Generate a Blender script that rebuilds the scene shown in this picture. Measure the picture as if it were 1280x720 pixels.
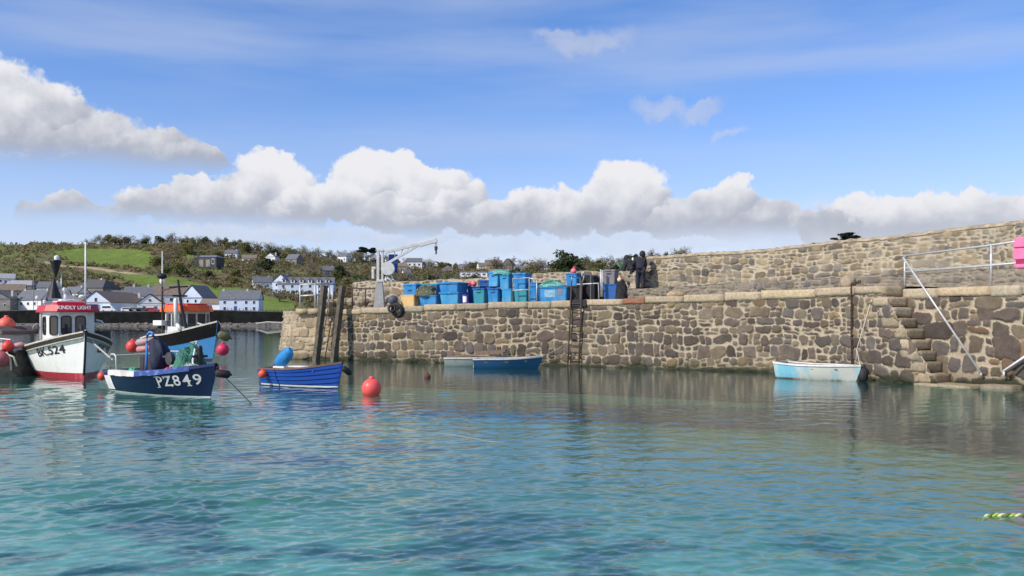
import bpy, math, random
import numpy as np
from mathutils import Vector, Matrix, Euler
for o in list(bpy.data.objects): bpy.data.objects.remove(o)
SC = bpy.context.scene
COL = SC.collection
R = math.radians
random.seed(7)
F = 1100.0; HZ = 400.0; EYE = 2.0          # focal length, horizon and eye height of the photograph
def W(x, y, d): return Vector(((x-640)/F*d, d, EYE+(HZ-y)/F*d))

# ------------------------------------------------------------------ camera
cam = bpy.data.cameras.new('camera'); camo = bpy.data.objects.new('camera', cam); COL.objects.link(camo)
camo.location = (0, 0, EYE); camo.rotation_euler = (R(90), 0, 0)
cam.sensor_width = 36; cam.lens = 36*F/1280; cam.shift_y = 40/1280
cam.clip_start = 0.1; cam.clip_end = 20000
SC.camera = camo
# ------------------------------------------------------------------ exposure
SC.view_settings.view_transform = 'Standard'; SC.view_settings.look = 'None'
SC.view_settings.exposure = -0.08; SC.view_settings.gamma = 1.0
# ------------------------------------------------------------------ sun
SUN_AZ, SUN_EL = R(-124), R(39)            # azimuth from +Y towards +X
sdir = Vector((math.sin(SUN_AZ)*math.cos(SUN_EL), math.cos(SUN_AZ)*math.cos(SUN_EL), math.sin(SUN_EL)))
sl = bpy.data.lights.new('sun', 'SUN'); sl.energy = 4.9; sl.angle = R(0.5); sl.color = (1.0, 0.94, 0.85)
so = bpy.data.objects.new('sun', sl); COL.objects.link(so)
so.rotation_euler = sdir.to_track_quat('Z', 'Y').to_euler(); so.location = (-30, -30, 40)
# ------------------------------------------------------------------ sky
SKY_STRENGTH = 0.1
wd = bpy.data.worlds.new('World'); SC.world = wd; wd.use_nodes = True
def build_sky():
    nt = wd.node_tree; nt.nodes.clear()
    def nd(t, **k):
        n = nt.nodes.new(t)
        for a, b in k.items(): setattr(n, a, b)
        return n
    def put(s, v):
        if hasattr(v, 'links') and hasattr(v, 'node'): nt.links.new(v, s)
        else: s.default_value = v
    def M(op, a, b=None, c=None, clamp=False):
        n = nd('ShaderNodeMath', operation=op, use_clamp=clamp)
        put(n.inputs[0], a)
        if b is not None: put(n.inputs[1], b)
        if c is not None: put(n.inputs[2], c)
        return n.outputs[0]
    def V(op, a, b=None, c=None, out=0):
        n = nd('ShaderNodeVectorMath', operation=op)
        put(n.inputs[0], a)
        if b is not None: put(n.inputs[1], b)
        if c is not None: put(n.inputs[2], c)
        return n.outputs['Value' if out else 'Vector']
    def SS(x, lo, hi):
        n = nd('ShaderNodeMapRange', interpolation_type='SMOOTHSTEP')
        put(n.inputs[0], x); n.inputs[1].default_value = lo; n.inputs[2].default_value = hi
        n.inputs[3].default_value = 0; n.inputs[4].default_value = 1
        return n.outputs[0]
    def NO(vec, scale, detail=5, rough=0.55, col=False):
        n = nd('ShaderNodeTexNoise'); put(n.inputs['Vector'], vec)
        n.inputs['Scale'].default_value = scale; n.inputs['Detail'].default_value = detail; n.inputs['Roughness'].default_value = rough
        return n.outputs['Color' if col else 'Fac']
    def MIX(f, a, b):
        n = nd('ShaderNodeMix', data_type='RGBA'); put(n.inputs[0], f); put(n.inputs[6], a); put(n.inputs[7], b)
        return n.outputs[2]
    sky = nd('ShaderNodeTexSky', sky_type='NISHITA'); sky.sun_disc = False
    sky.sun_elevation = SUN_EL; sky.sun_rotation = SUN_AZ; sky.air_density = 1.0; sky.dust_density = 0.3; sky.ozone_density = 2.5
    hs = nd('ShaderNodeHueSaturation'); hs.inputs['Saturation'].default_value = 1.3; hs.inputs['Value'].default_value = 1.58
    nt.links.new(sky.outputs[0], hs.inputs['Color'])
    skyc = V('MULTIPLY', hs.outputs[0], (1.22, 1.0, 1.16))
    tc = nd('ShaderNodeTexCoord'); d = tc.outputs['Generated']
    sp = nd('ShaderNodeSeparateXYZ'); nt.links.new(d, sp.inputs[0])
    az = M('ARCTAN2', sp.outputs[0], sp.outputs[1]); el = M('ARCSINE', sp.outputs[2])
    cb = nd('ShaderNodeCombineXYZ'); put(cb.inputs[0], az); put(cb.inputs[1], el)
    p0 = cb.outputs[0]
    w1 = V('SUBTRACT', NO(d, 16, 4, .6, True), (.5, .5, .5))
    w2 = V('SUBTRACT', NO(d, 55, 3, .6, True), (.5, .5, .5))
    p = V('ADD', p0, V('ADD', V('SCALE', w1, None), V('SCALE', w2, None)))
    for n in nt.nodes:
        if n.type == 'VECT_MATH' and n.operation == 'SCALE': n.inputs['Scale'].default_value = .05
    nt.nodes[-1]  # keep order
    sc = [n for n in nt.nodes if n.type == 'VECT_MATH' and n.operation == 'SCALE']
    sc[0].inputs['Scale'].default_value = .05; sc[1].inputs['Scale'].default_value = .024
    def AE(x, y):
        a = math.atan((x-640)/F); return a, math.atan((HZ-y)/F*math.cos(a))
    f1 = NO(d, 17, 7, .54)
    up = Vector((-.5, -.1, .86))*.018
    f2 = NO(V('ADD', d, tuple(up)), 17, 7, .54)
    relief = M('SUBTRACT', f1, f2)
    col = skyc
    # thin high cloud: long faint streaks
    mp = V('MULTIPLY', d, (1.2, 1.2, 9.0))
    st = NO(V('ADD', mp, V('MULTIPLY', d, (0, 0, 0))), 1.6, 4, .5)
    sa = M('MULTIPLY', SS(st, .42, .75), M('MULTIPLY', SS(el, .08, .30), .46))
    col = MIX(sa, col, (6.2, 6.9, 8.6, 1))
    # pale air near the skyline
    hz = M('SUBTRACT', 1.0, SS(el, -.02, .30))
    col = MIX(M('MULTIPLY', hz, .56), col, (5.6, 6.7, 8.8, 1))
    def layer(col, ells, ybase, soft, hgt, amp=.75, opac=1.0, lo=(4.0, 4.35, 5.2, 1), hi=(9.0, 9.0, 9.4, 1), edge=.16):
        e = None; lq = None
        for (x, y, rx, ry) in ells:
            a, b = AE(x, y+5)
            ry = ry*.83
            q = V('MULTIPLY_ADD', p, (F/rx, F/ry, 0), (-a*F/rx, -b*F/ry, 0))
            L = V('LENGTH', q, out=1); g = V('DOT_PRODUCT', q, (-.35, .8, 0), out=1)
            if e is None: e, lq = L, g
            else:
                f = SS(M('SUBTRACT', e, L), -.12, .12)
                lq = M('ADD', M('MULTIPLY', g, f), M('MULTIPLY', lq, M('SUBTRACT', 1.0, f)))
                n = nd('ShaderNodeMath', operation='SMOOTH_MIN'); put(n.inputs[0], e); put(n.inputs[1], L); n.inputs[2].default_value = .12; e = n.outputs[0]
        e = M('SUBTRACT', 1.0, e)
        D = M('ADD', e, M('MULTIPLY', M('SUBTRACT', f1, .5), amp))
        al = SS(D, 0.0, edge)
        if ybase is not None:
            b = AE(640, ybase)[1]
            elw = M('ADD', el, M('MULTIPLY', M('SUBTRACT', f1, .5), .02))
            al = M('MULTIPLY', al, SS(elw, b-soft*1.3, b+soft*.7))
            t = M('DIVIDE', M('SUBTRACT', el, b), hgt)
        else: t = .5
        s = M('ADD', M('MULTIPLY', t, .8), M('MULTIPLY', relief, 1.3))
        s = M('ADD', s, M('MULTIPLY', lq, .34))
        s = SS(s, -.08, .72)
        return MIX(M('MULTIPLY', al, opac), col, MIX(s, lo, hi))
    # cloud round the rest of the sky, outside this view
    gen = M('MULTIPLY', SS(NO(d, 3.2, 6, .58), .53, .62), M('MULTIPLY', SS(M('ABSOLUTE', az), .62, .8), SS(el, .03, .1)))
    col = MIX(gen, col, MIX(SS(M('ADD', relief, .1), -.1, .2), (4.6, 4.9, 5.6, 1), (8.6, 8.6, 9, 1)))
    # faint puffs
    col = layer(col, [(735, 44, 75, 24), (700, 36, 50, 14), (835, 131, 45, 20), (880, 128, 34, 16), (911, 162, 22, 11)], None, 0, 1, amp=.7, opac=.42, lo=(5.5, 5.8, 6.9, 1), hi=(7.2, 7.3, 8.1, 1), edge=.7)
    # low far bank
    col = layer(col, [(560, 318, 75, 26), (640, 306, 170, 28), (830, 298, 210, 34), (1040, 275, 150, 42), (960, 290, 160, 40), (1190, 262, 170, 40), (1300, 255, 130, 40), (330, 286, 190, 16), (510, 290, 120, 18)], None, 0, 1, amp=.7, opac=.55, lo=(6.0, 6.5, 7.8, 1), hi=(7.5, 7.8, 8.7, 1), edge=.6)
    # right hand clouds
    col = layer(col, [(1110, 272, 75, 46), (1060, 280, 60, 30), (1180, 275, 110, 38), (1230, 262, 120, 34), (1330, 262, 120, 40)], 305, .02, .075, lo=(5.3, 5.65, 6.6, 1))
    # main row
    col = layer(col, [(785, 238, 62, 58), (740, 262, 90, 40), (680, 258, 56, 40), (640, 270, 76, 32), (905, 256, 50, 44), (860, 268, 80, 36), (950, 274, 76, 34), (1010, 278, 56, 30)], 292, .014, .085, lo=(4.9, 5.25, 6.2, 1))
    col = layer(col, [(335, 222, 58, 48), (285, 246, 70, 36), (378, 246, 60, 32), (210, 250, 66, 28), (260, 250, 110, 34), (85, 263, 50, 26), (120, 268, 50, 20), (355, 262, 60, 26)], 276, .012, .075, lo=(4.9, 5.25, 6.2, 1))
    col = layer(col, [(470, 222, 66, 44), (520, 226, 70, 40), (565, 248, 54, 34), (598, 264, 60, 28), (440, 240, 52, 44), (500, 250, 120, 36), (540, 262, 110, 26)], 287, .014, .085, lo=(4.9, 5.25, 6.2, 1))
    # big cloud on the left
    col = layer(col, [(10, 150, 100, 76), (-60, 150, 120, 90), (80, 172, 105, 62), (55, 130, 60, 40), (150, 188, 90, 46), (215, 200, 60, 30), (60, 200, 170, 38), (-40, 205, 160, 44)], 212, .018, .11, lo=(4.4, 4.75, 5.7, 1))
    bg = nd('ShaderNodeBackground'); put(bg.inputs[0], col); bg.inputs[1].default_value = SKY_STRENGTH
    out = nd('ShaderNodeOutputWorld'); nt.links.new(bg.outputs[0], out.inputs[0])
build_sky()
wd.cycles.sampling_method = 'MANUAL'; wd.cycles.sample_map_resolution = 1024

# ------------------------------------------------------------------ helpers
def tag(o, label=None, cat=None, group=None, kind=None):
    for k, v in (('label', label), ('category', cat), ('group', group), ('kind', kind)):
        if v: o[k] = v
    return o
def empty(name, loc=(0, 0, 0), rz=0.0, label=None, cat=None, group=None):
    o = bpy.data.objects.new(name, None); COL.objects.link(o)
    o.location = loc; o.rotation_euler = (0, 0, rz); o.empty_display_size = .2
    return tag(o, label, cat, group)
def kids(o): return [c for c in bpy.data.objects if c.parent == o]
def copy_tree(o, parent=None):
    c = o.copy(); COL.objects.link(c); c.parent = parent
    for ch in kids(o): copy_tree(ch, c)
    return c

class MB:
    def __init__(s): s.v = []; s.f = []; s.m = []
    def add(s, vs, fs, mi=0):
        b = len(s.v); s.v += [tuple(v) for v in vs]
        for f in fs: s.f.append(tuple(b+i for i in f)); s.m.append(mi)
        return s
    def box(s, c, size, rz=0.0, top=(1, 1), mi=0, rot=None):
        x, y, z = [q/2 for q in size]; vs = []
        for sz in (-1, 1):
            k = top if sz > 0 else (1, 1)
            for sx, sy in ((-1, -1), (1, -1), (1, 1), (-1, 1)): vs.append(Vector((sx*x*k[0], sy*y*k[1], sz*z)))
        m = rot if rot else Matrix.Rotation(rz, 3, 'Z')
        vs = [m @ v + Vector(c) for v in vs]
        return s.add(vs, [(3, 2, 1, 0), (4, 5, 6, 7), (0, 1, 5, 4), (1, 2, 6, 5), (2, 3, 7, 6), (3, 0, 4, 7)], mi)
    def bar(s, a, b, w, h=None, mi=0):
        a = Vector(a); b = Vector(b); d = b-a
        q = d.to_track_quat('X', 'Z').to_matrix()
        return s.box((a+b)/2, (d.length, w, h or w), rot=q, mi=mi)
    def tube(s, pts, r, n=8, mi=0, caps=True):
        pts = [Vector(p) for p in pts]; k = len(pts)
        rs = r if isinstance(r, (list, tuple)) else [r]*k
        b = len(s.v); up = Vector((0, 0, 1))
        for i, p in enumerate(pts):
            t = (pts[min(i+1, k-1)]-pts[max(i-1, 0)]).normalized()
            a = t.cross(up)
            if a.length < .05: a = t.cross(Vector((1, 0, 0)))
            a.normalize(); c = t.cross(a)
            for j in range(n):
                th = 2*math.pi*j/n; s.v.append(tuple(p+(a*math.cos(th)+c*math.sin(th))*rs[i]))
        for i in range(k-1):
            for j in range(n):
                s.f.append((b+i*n+j, b+i*n+(j+1) % n, b+(i+1)*n+(j+1) % n, b+(i+1)*n+j)); s.m.append(mi)
        if caps:
            s.f.append(tuple(b+j for j in range(n))[::-1]); s.m.append(mi)
            s.f.append(tuple(b+(k-1)*n+j for j in range(n))); s.m.append(mi)
        return s
    def lathe(s, prof, n=16, c=(0, 0, 0), rot=None, mi=0):
        b = len(s.v); c = Vector(c)
        for (r, z) in prof:
            for j in range(n):
                th = 2*math.pi*j/n; v = Vector((r*math.cos(th), r*math.sin(th), z))
                s.v.append(tuple((rot @ v if rot else v)+c))
        for i in range(len(prof)-1):
            for j in range(n):
                s.f.append((b+i*n+j, b+i*n+(j+1) % n, b+(i+1)*n+(j+1) % n, b+(i+1)*n+j)); s.m.append(mi)
        s.f.append(tuple(b+j for j in range(n))[::-1]); s.m.append(mi)
        s.f.append(tuple(b+(len(prof)-1)*n+j for j in range(n))); s.m.append(mi)
        return s
    def ball(s, c, r, n=16, sq=(1, 1, 1), mi=0):
        prof = [(max(1e-4, math.sin(math.pi*i/(n//2))), -math.cos(math.pi*i/(n//2))) for i in range(n//2+1)]
        b = len(s.v); s.lathe(prof, n, mi=mi)
        for i in range(b, len(s.v)):
            v = s.v[i]; s.v[i] = (c[0]+v[0]*r*sq[0], c[1]+v[1]*r*sq[1], c[2]+v[2]*r*sq[2])
        return s
    def torus(s, c, R_, r, rot=None, n=24, k=10, mi=0):
        b = len(s.v); c = Vector(c)
        for i in range(n):
            a = 2*math.pi*i/n
            for j in range(k):
                t = 2*math.pi*j/k; v = Vector(((R_+r*math.cos(t))*math.cos(a), (R_+r*math.cos(t))*math.sin(a), r*math.sin(t)))
                s.v.append(tuple((rot @ v if rot else v)+c))
        for i in range(n):
            for j in range(k):
                s.f.append((b+i*k+j, b+((i+1) % n)*k+j, b+((i+1) % n)*k+(j+1) % k, b+i*k+(j+1) % k)); s.m.append(mi)
        return s
    def grid(s, P, mi=0, flip=False):
        n = len(P); m = len(P[0]); b = len(s.v)
        for r in P: s.v += [tuple(q) for q in r]
        for i in range(n-1):
            for j in range(m-1):
                f = (b+i*m+j, b+i*m+j+1, b+(i+1)*m+j+1, b+(i+1)*m+j)
                s.f.append(f[::-1] if flip else f); s.m.append(mi)
        return s
    def prism(s, poly, z0, z1, mi=0, xf=None):
        n = len(poly); xf = xf or (lambda a, b, c: (a, b, c))
        vs = [xf(p[0], p[1], z0) for p in poly]+[xf(p[0], p[1], z1) for p in poly]
        return s.add(vs, [tuple(range(n))[::-1], tuple(range(n, 2*n))]+[(i, (i+1) % n, n+(i+1) % n, n+i) for i in range(n)], mi)
    def build(s, name, mats, parent=None, smooth=False, bevel=0, seg=2, label=None):
        me = bpy.data.meshes.new(name); me.from_pydata(s.v, [], s.f)
        mats = mats if isinstance(mats, (list, tuple)) else [mats]
        for m in mats: me.materials.append(m)
        if len(mats) > 1: me.polygons.foreach_set('material_index', s.m)
        me.update()
        o = bpy.data.objects.new(name, me); COL.objects.link(o); o.parent = parent
        if smooth: me.polygons.foreach_set('use_smooth', [True]*len(me.polygons))
        if bevel:
            b = o.modifiers.new('bevel', 'BEVEL'); b.width = bevel; b.segments = seg; b.limit_method = 'ANGLE'; b.angle_limit = R(40)
        if label: o['label'] = label
        return o

def np_mesh(name, V, Q, mat, parent=None, smooth=True, cols=None, vals=None):
    V = np.asarray(V, np.float32); Q = np.asarray(Q, np.int32); k = Q.shape[1]
    me = bpy.data.meshes.new(name)
    me.vertices.add(len(V)); me.vertices.foreach_set('co', V.ravel())
    me.loops.add(Q.size); me.loops.foreach_set('vertex_index', Q.ravel())
    me.polygons.add(len(Q)); me.polygons.foreach_set('loop_start', np.arange(0, Q.size, k, dtype=np.int32))
    me.polygons.foreach_set('loop_total', np.full(len(Q), k, np.int32))
    if smooth: me.polygons.foreach_set('use_smooth', np.ones(len(Q), bool))
    me.update(calc_edges=True); me.validate()
    if cols is not None:
        a = me.attributes.new('tone', 'FLOAT_COLOR', 'POINT')
        c = np.ones((len(V), 4), np.float32); c[:, :3] = cols; a.data.foreach_set('color', c.ravel())
    for nm, ar in (vals or {}).items():
        a = me.attributes.new(nm, 'FLOAT', 'POINT'); a.data.foreach_set('value', np.asarray(ar, np.float32))
    me.materials.append(mat)
    o = bpy.data.objects.new(name, me); COL.objects.link(o); o.parent = parent
    return o
def grid_faces(n, m, wrap=False):
    i, j = np.meshgrid(np.arange(n-1), np.arange(m if wrap else m-1), indexing='ij')
    j2 = (j+1) % m
    return np.stack([i*m+j, i*m+j2, (i+1)*m+j2, (i+1)*m+j], -1).reshape(-1, 4)
def hash2(ix, iy, seed=0):
    h = (ix.astype(np.int64)*374761393+iy.astype(np.int64)*668265263+seed*974634777) & 0xffffffff
    h = ((h ^ (h >> 13))*1274126177) & 0xffffffff
    h = h ^ (h >> 16)
    return (h & 0xffffff)/float(0x1000000)
def vn(x, y, seed=0):
    x = np.asarray(x, float); y = np.asarray(y, float)
    ix = np.floor(x); iy = np.floor(y); fx = x-ix; fy = y-iy
    fx = fx*fx*(3-2*fx); fy = fy*fy*(3-2*fy)
    a = hash2(ix, iy, seed); b = hash2(ix+1, iy, seed); c = hash2(ix, iy+1, seed); d = hash2(ix+1, iy+1, seed)
    return (a*(1-fx)+b*fx)*(1-fy)+(c*(1-fx)+d*fx)*fy
def fbm(x, y, seed=0, o=4):
    t = 0; a = .5; n = 0
    for i in range(o):
        t = t+a*vn(x*2**i, y*2**i, seed+i); n += a; a *= .5
    return t/n
def sst(x, a, b):
    t = np.clip((x-a)/(b-a), 0, 1); return t*t*(3-2*t)

# ------------------------------------------------------------------ materials
def new_mat(name):
    m = bpy.data.materials.new(name); m.use_nodes = True
    nt = m.node_tree; return m, nt, nt.nodes['Principled BSDF']
def mat(name, col, rough=.6, var=.15, scale=6.0, bump=0.0, bscale=None, metal=0.0, spec=.4, dirt=None, dscale=2.0, damt=.5, coat=0):
    m, nt, b = new_mat(name)
    tc = nt.nodes.new('ShaderNodeTexCoord')
    n = nt.nodes.new('ShaderNodeTexNoise'); n.inputs['Scale'].default_value = scale; n.inputs['Detail'].default_value = 5
    nt.links.new(tc.outputs['Object'], n.inputs['Vector'])
    r = nt.nodes.new('ShaderNodeMapRange'); r.inputs[1].default_value = .3; r.inputs[2].default_value = .7
    r.inputs[3].default_value = 1-var; r.inputs[4].default_value = 1+var
    nt.links.new(n.outputs['Fac'], r.inputs[0])
    mx = nt.nodes.new('ShaderNodeVectorMath'); mx.operation = 'SCALE'; mx.inputs[0].default_value = col[:3]
    nt.links.new(r.outputs[0], mx.inputs['Scale'])
    c = mx.outputs[0]
    if dirt:
        n2 = nt.nodes.new('ShaderNodeTexNoise'); n2.inputs['Scale'].default_value = dscale; n2.inputs['Detail'].default_value = 7; n2.inputs['Roughness'].default_value = .65
        nt.links.new(tc.outputs['Object'], n2.inputs['Vector'])
        r2 = nt.nodes.new('ShaderNodeMapRange'); r2.inputs[1].default_value = .5; r2.inputs[2].default_value = .68; r2.inputs[4].default_value = damt
        nt.links.new(n2.outputs['Fac'], r2.inputs[0])
        x = nt.nodes.new('ShaderNodeMix'); x.data_type = 'RGBA'; nt.links.new(r2.outputs[0], x.inputs[0])
        nt.links.new(c, x.inputs[6]); x.inputs[7].default_value = (*dirt, 1); c = x.outputs[2]
    nt.links.new(c, b.inputs['Base Color'])
    b.inputs['Roughness'].default_value = rough; b.inputs['Metallic'].default_value = metal
    b.inputs['Specular IOR Level'].default_value = spec
    if coat: b.inputs['Coat Weight'].default_value = coat
    if bump:
        bp = nt.nodes.new('ShaderNodeBump'); bp.inputs['Strength'].default_value = bump; bp.inputs['Distance'].default_value = .02
        n3 = nt.nodes.new('ShaderNodeTexNoise'); n3.inputs['Scale'].default_value = bscale or scale*3; n3.inputs['Detail'].default_value = 6
        nt.links.new(tc.outputs['Object'], n3.inputs['Vector']); nt.links.new(n3.outputs['Fac'], bp.inputs['Height'])
        nt.links.new(bp.outputs[0], b.inputs['Normal'])
    return m
def tone_mat(name, rough=.9, scale=9.0, var=.25, bump=.5, spec=.2, trans=0.0, bscale=30):
    """surface whose own colour comes from the 'tone' attribute, broken up by fine noise"""
    m, nt, b = new_mat(name)
    at = nt.nodes.new('ShaderNodeAttribute'); at.attribute_name = 'tone'
    tc = nt.nodes.new('ShaderNodeTexCoord')
    n = nt.nodes.new('ShaderNodeTexNoise'); n.inputs['Scale'].default_value = scale; n.inputs['Detail'].default_value = 7; n.inputs['Roughness'].default_value = .65
    nt.links.new(tc.outputs['Object'], n.inputs['Vector'])
    r = nt.nodes.new('ShaderNodeMapRange'); r.inputs[1].default_value = .3; r.inputs[2].default_value = .7
    r.inputs[3].default_value = 1-var; r.inputs[4].default_value = 1+var
    nt.links.new(n.outputs['Fac'], r.inputs[0])
    mx = nt.nodes.new('ShaderNodeVectorMath'); mx.operation = 'SCALE'
    nt.links.new(at.outputs['Color'], mx.inputs[0]); nt.links.new(r.outputs[0], mx.inputs['Scale'])
    nt.links.new(mx.outputs[0], b.inputs['Base Color'])
    b.inputs['Roughness'].default_value = rough; b.inputs['Specular IOR Level'].default_value = spec
    if bump:
        bp = nt.nodes.new('ShaderNodeBump'); bp.inputs['Strength'].default_value = bump; bp.inputs['Distance'].default_value = .03
        n3 = nt.nodes.new('ShaderNodeTexNoise'); n3.inputs['Scale'].default_value = bscale; n3.inputs['Detail'].default_value = 5
        nt.links.new(tc.outputs['Object'], n3.inputs['Vector']); nt.links.new(n3.outputs['Fac'], bp.inputs['Height'])
        nt.links.new(bp.outputs[0], b.inputs['Normal'])
    return m
def band_mat(name, bands, rough=.35, spec=.5, var=.06, dirt=(.25, .22, .18), damt=.3, dscale=3.0, dr=(.5, .75)):
    """paint in horizontal bands by height above the water: [(top height, colour), ...] from the bottom up"""
    m, nt, b = new_mat(name)
    tc = nt.nodes.new('ShaderNodeTexCoord'); sp = nt.nodes.new('ShaderNodeSeparateXYZ'); nt.links.new(tc.outputs['Object'], sp.inputs[0])
    c = None
    n1 = nt.nodes.new('ShaderNodeTexNoise'); n1.inputs['Scale'].default_value = 2.5; nt.links.new(tc.outputs['Object'], n1.inputs['Vector'])
    zz = nt.nodes.new('ShaderNodeMath'); zz.operation = 'MULTIPLY_ADD'; nt.links.new(n1.outputs['Fac'], zz.inputs[0]); zz.inputs[1].default_value = .02; nt.links.new(sp.outputs[2], zz.inputs[2])
    for i, (zt, co) in enumerate(bands):
        if c is None: c = (*co, 1)
        else:
            g = nt.nodes.new('ShaderNodeMath'); g.operation = 'GREATER_THAN'; nt.links.new(zz.outputs[0], g.inputs[0]); g.inputs[1].default_value = bands[i-1][0]
            x = nt.nodes.new('ShaderNodeMix'); x.data_type = 'RGBA'; nt.links.new(g.outputs[0], x.inputs[0])
            if isinstance(c, tuple): x.inputs[6].default_value = c
            else: nt.links.new(c, x.inputs[6])
            x.inputs[7].default_value = (*co, 1); c = x.outputs[2]
    n2 = nt.nodes.new('ShaderNodeTexNoise'); n2.inputs['Scale'].default_value = dscale; n2.inputs['Detail'].default_value = 8; n2.inputs['Roughness'].default_value = .7
    mp = nt.nodes.new('ShaderNodeMapping'); mp.inputs['Scale'].default_value = (2.2, 2.2, .6); nt.links.new(tc.outputs['Object'], mp.inputs[0]); nt.links.new(mp.outputs[0], n2.inputs['Vector'])
    r2 = nt.nodes.new('ShaderNodeMapRange'); r2.inputs[1].default_value = dr[0]; r2.inputs[2].default_value = dr[1]; r2.inputs[4].default_value = damt
    nt.links.new(n2.outputs['Fac'], r2.inputs[0])
    x = nt.nodes.new('ShaderNodeMix'); x.data_type = 'RGBA'; nt.links.new(r2.outputs[0], x.inputs[0])
    if isinstance(c, tuple): x.inputs[6].default_value = c
    else: nt.links.new(c, x.inputs[6])
    x.inputs[7].default_value = (*dirt, 1)
    nt.links.new(x.outputs[2], b.inputs['Base Color'])
    b.inputs['Roughness'].default_value = rough; b.inputs['Specular IOR Level'].default_value = spec
    return m
MW = mat('white_paint', (.78, .77, .74), .5, .06, dirt=(.45, .4, .33), damt=.35)
MSTEEL = mat('galvanised_steel', (.5, .5, .49), .5, .15, 12, metal=.35)
MRUST = mat('rusty_iron', (.075, .048, .034), .85, .4, 18, bump=.4)
MBLACK = mat('black_rubber', (.018, .018, .02), .7, .3, 10)
MDARKMET = mat('dark_metal', (.05, .05, .055), .55, .3, 10)
MWOOD = mat('weathered_wood', (.2, .14, .09), .8, .35, 14, bump=.3)
MRED = mat('red_float_plastic', (.75, .055, .045), .45, .1, 5, dirt=(.4, .06, .05), damt=.5)
MPINK = mat('pink_float_plastic', (.8, .16, .2), .5, .12, 5, dirt=(.5, .2, .2), damt=.4)
MGLASS = mat('dark_window_glass', (.025, .03, .036), .08, .1, spec=.8)
MROPE = mat('pale_rope', (.5, .46, .38), .9, .25, 40)
MNET = mat('green_net', (.05, .17, .12), .9, .45, 30, bump=.8, bscale=60)
# ------------------------------------------------------------------ the quay's line at the water (also used by the water's calm lee)
PTS = [(-11.4, 45.3), (-8.6, 44.0), (-3.54, 41.0), (3.42, 37.6), (10.55, 32.6), (11.95, 29.3), (12.75, 27.5), (16.5, 21.5), (20.5, 15.0)]
def smooth_path(pts, step=.025):
    P = np.array(pts, float); Q = [P[0]]+[p for p in P]+[P[-1]]; out = []
    Q[0] = 2*P[0]-P[1]; Q[-1] = 2*P[-1]-P[-2]
    for i in range(1, len(Q)-2):
        p0, p1, p2, p3 = Q[i-1], Q[i], Q[i+1], Q[i+2]
        t = np.linspace(0, 1, 200, endpoint=False)[:, None]
        out.append(.5*((2*p1)+(-p0+p2)*t+(2*p0-5*p1+4*p2-p3)*t**2+(-p0+3*p1-3*p2+p3)*t**3))
    out = np.concatenate(out+[P[-1:]])
    L = np.concatenate([[0], np.cumsum(np.linalg.norm(np.diff(out, axis=0), axis=1))])
    u = np.arange(0, L[-1], step)
    return u, np.stack([np.interp(u, L, out[:, 0]), np.interp(u, L, out[:, 1])], 1)
PU, PP = smooth_path(PTS)
_T = np.gradient(PP, axis=0); _T /= np.linalg.norm(_T, axis=1)[:, None]
k_ = 81; _T = np.stack([np.convolve(np.pad(_T[:, i], k_//2, mode='edge'), np.ones(k_)/k_, 'valid') for i in (0, 1)], 1)
_T /= np.linalg.norm(_T, axis=1)[:, None]
PN = np.stack([-_T[:, 1], _T[:, 0]], 1)         # points inland, away from the water
PXL = PP[:, 0]/PP[:, 1]*F+640
def off(o): return PP+PN*o
def u_at(px, o=0.0):
    q = off(o); x = q[:, 0]/q[:, 1]*F+640
    return float(np.interp(px, x, PU))
def pt(u, o=0.0):
    q = off(o); return np.array([np.interp(u, PU, q[:, 0]), np.interp(u, PU, q[:, 1])])
def nrm(u): return np.array([np.interp(u, PU, PN[:, 0]), np.interp(u, PU, PN[:, 1])])
def tan_ang(u):
    n = nrm(u); return math.atan2(-n[0], n[1])
# height of the quay's edge along its length
_zx = np.array([u_at(x) for x in (425, 545, 740, 1000, 1060, 1150)]); _zz = np.array([2.52, 2.74, 2.87, 3.13, 3.17, 3.1])
def ztop(u): return np.interp(u, _zx, _zz)

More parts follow.
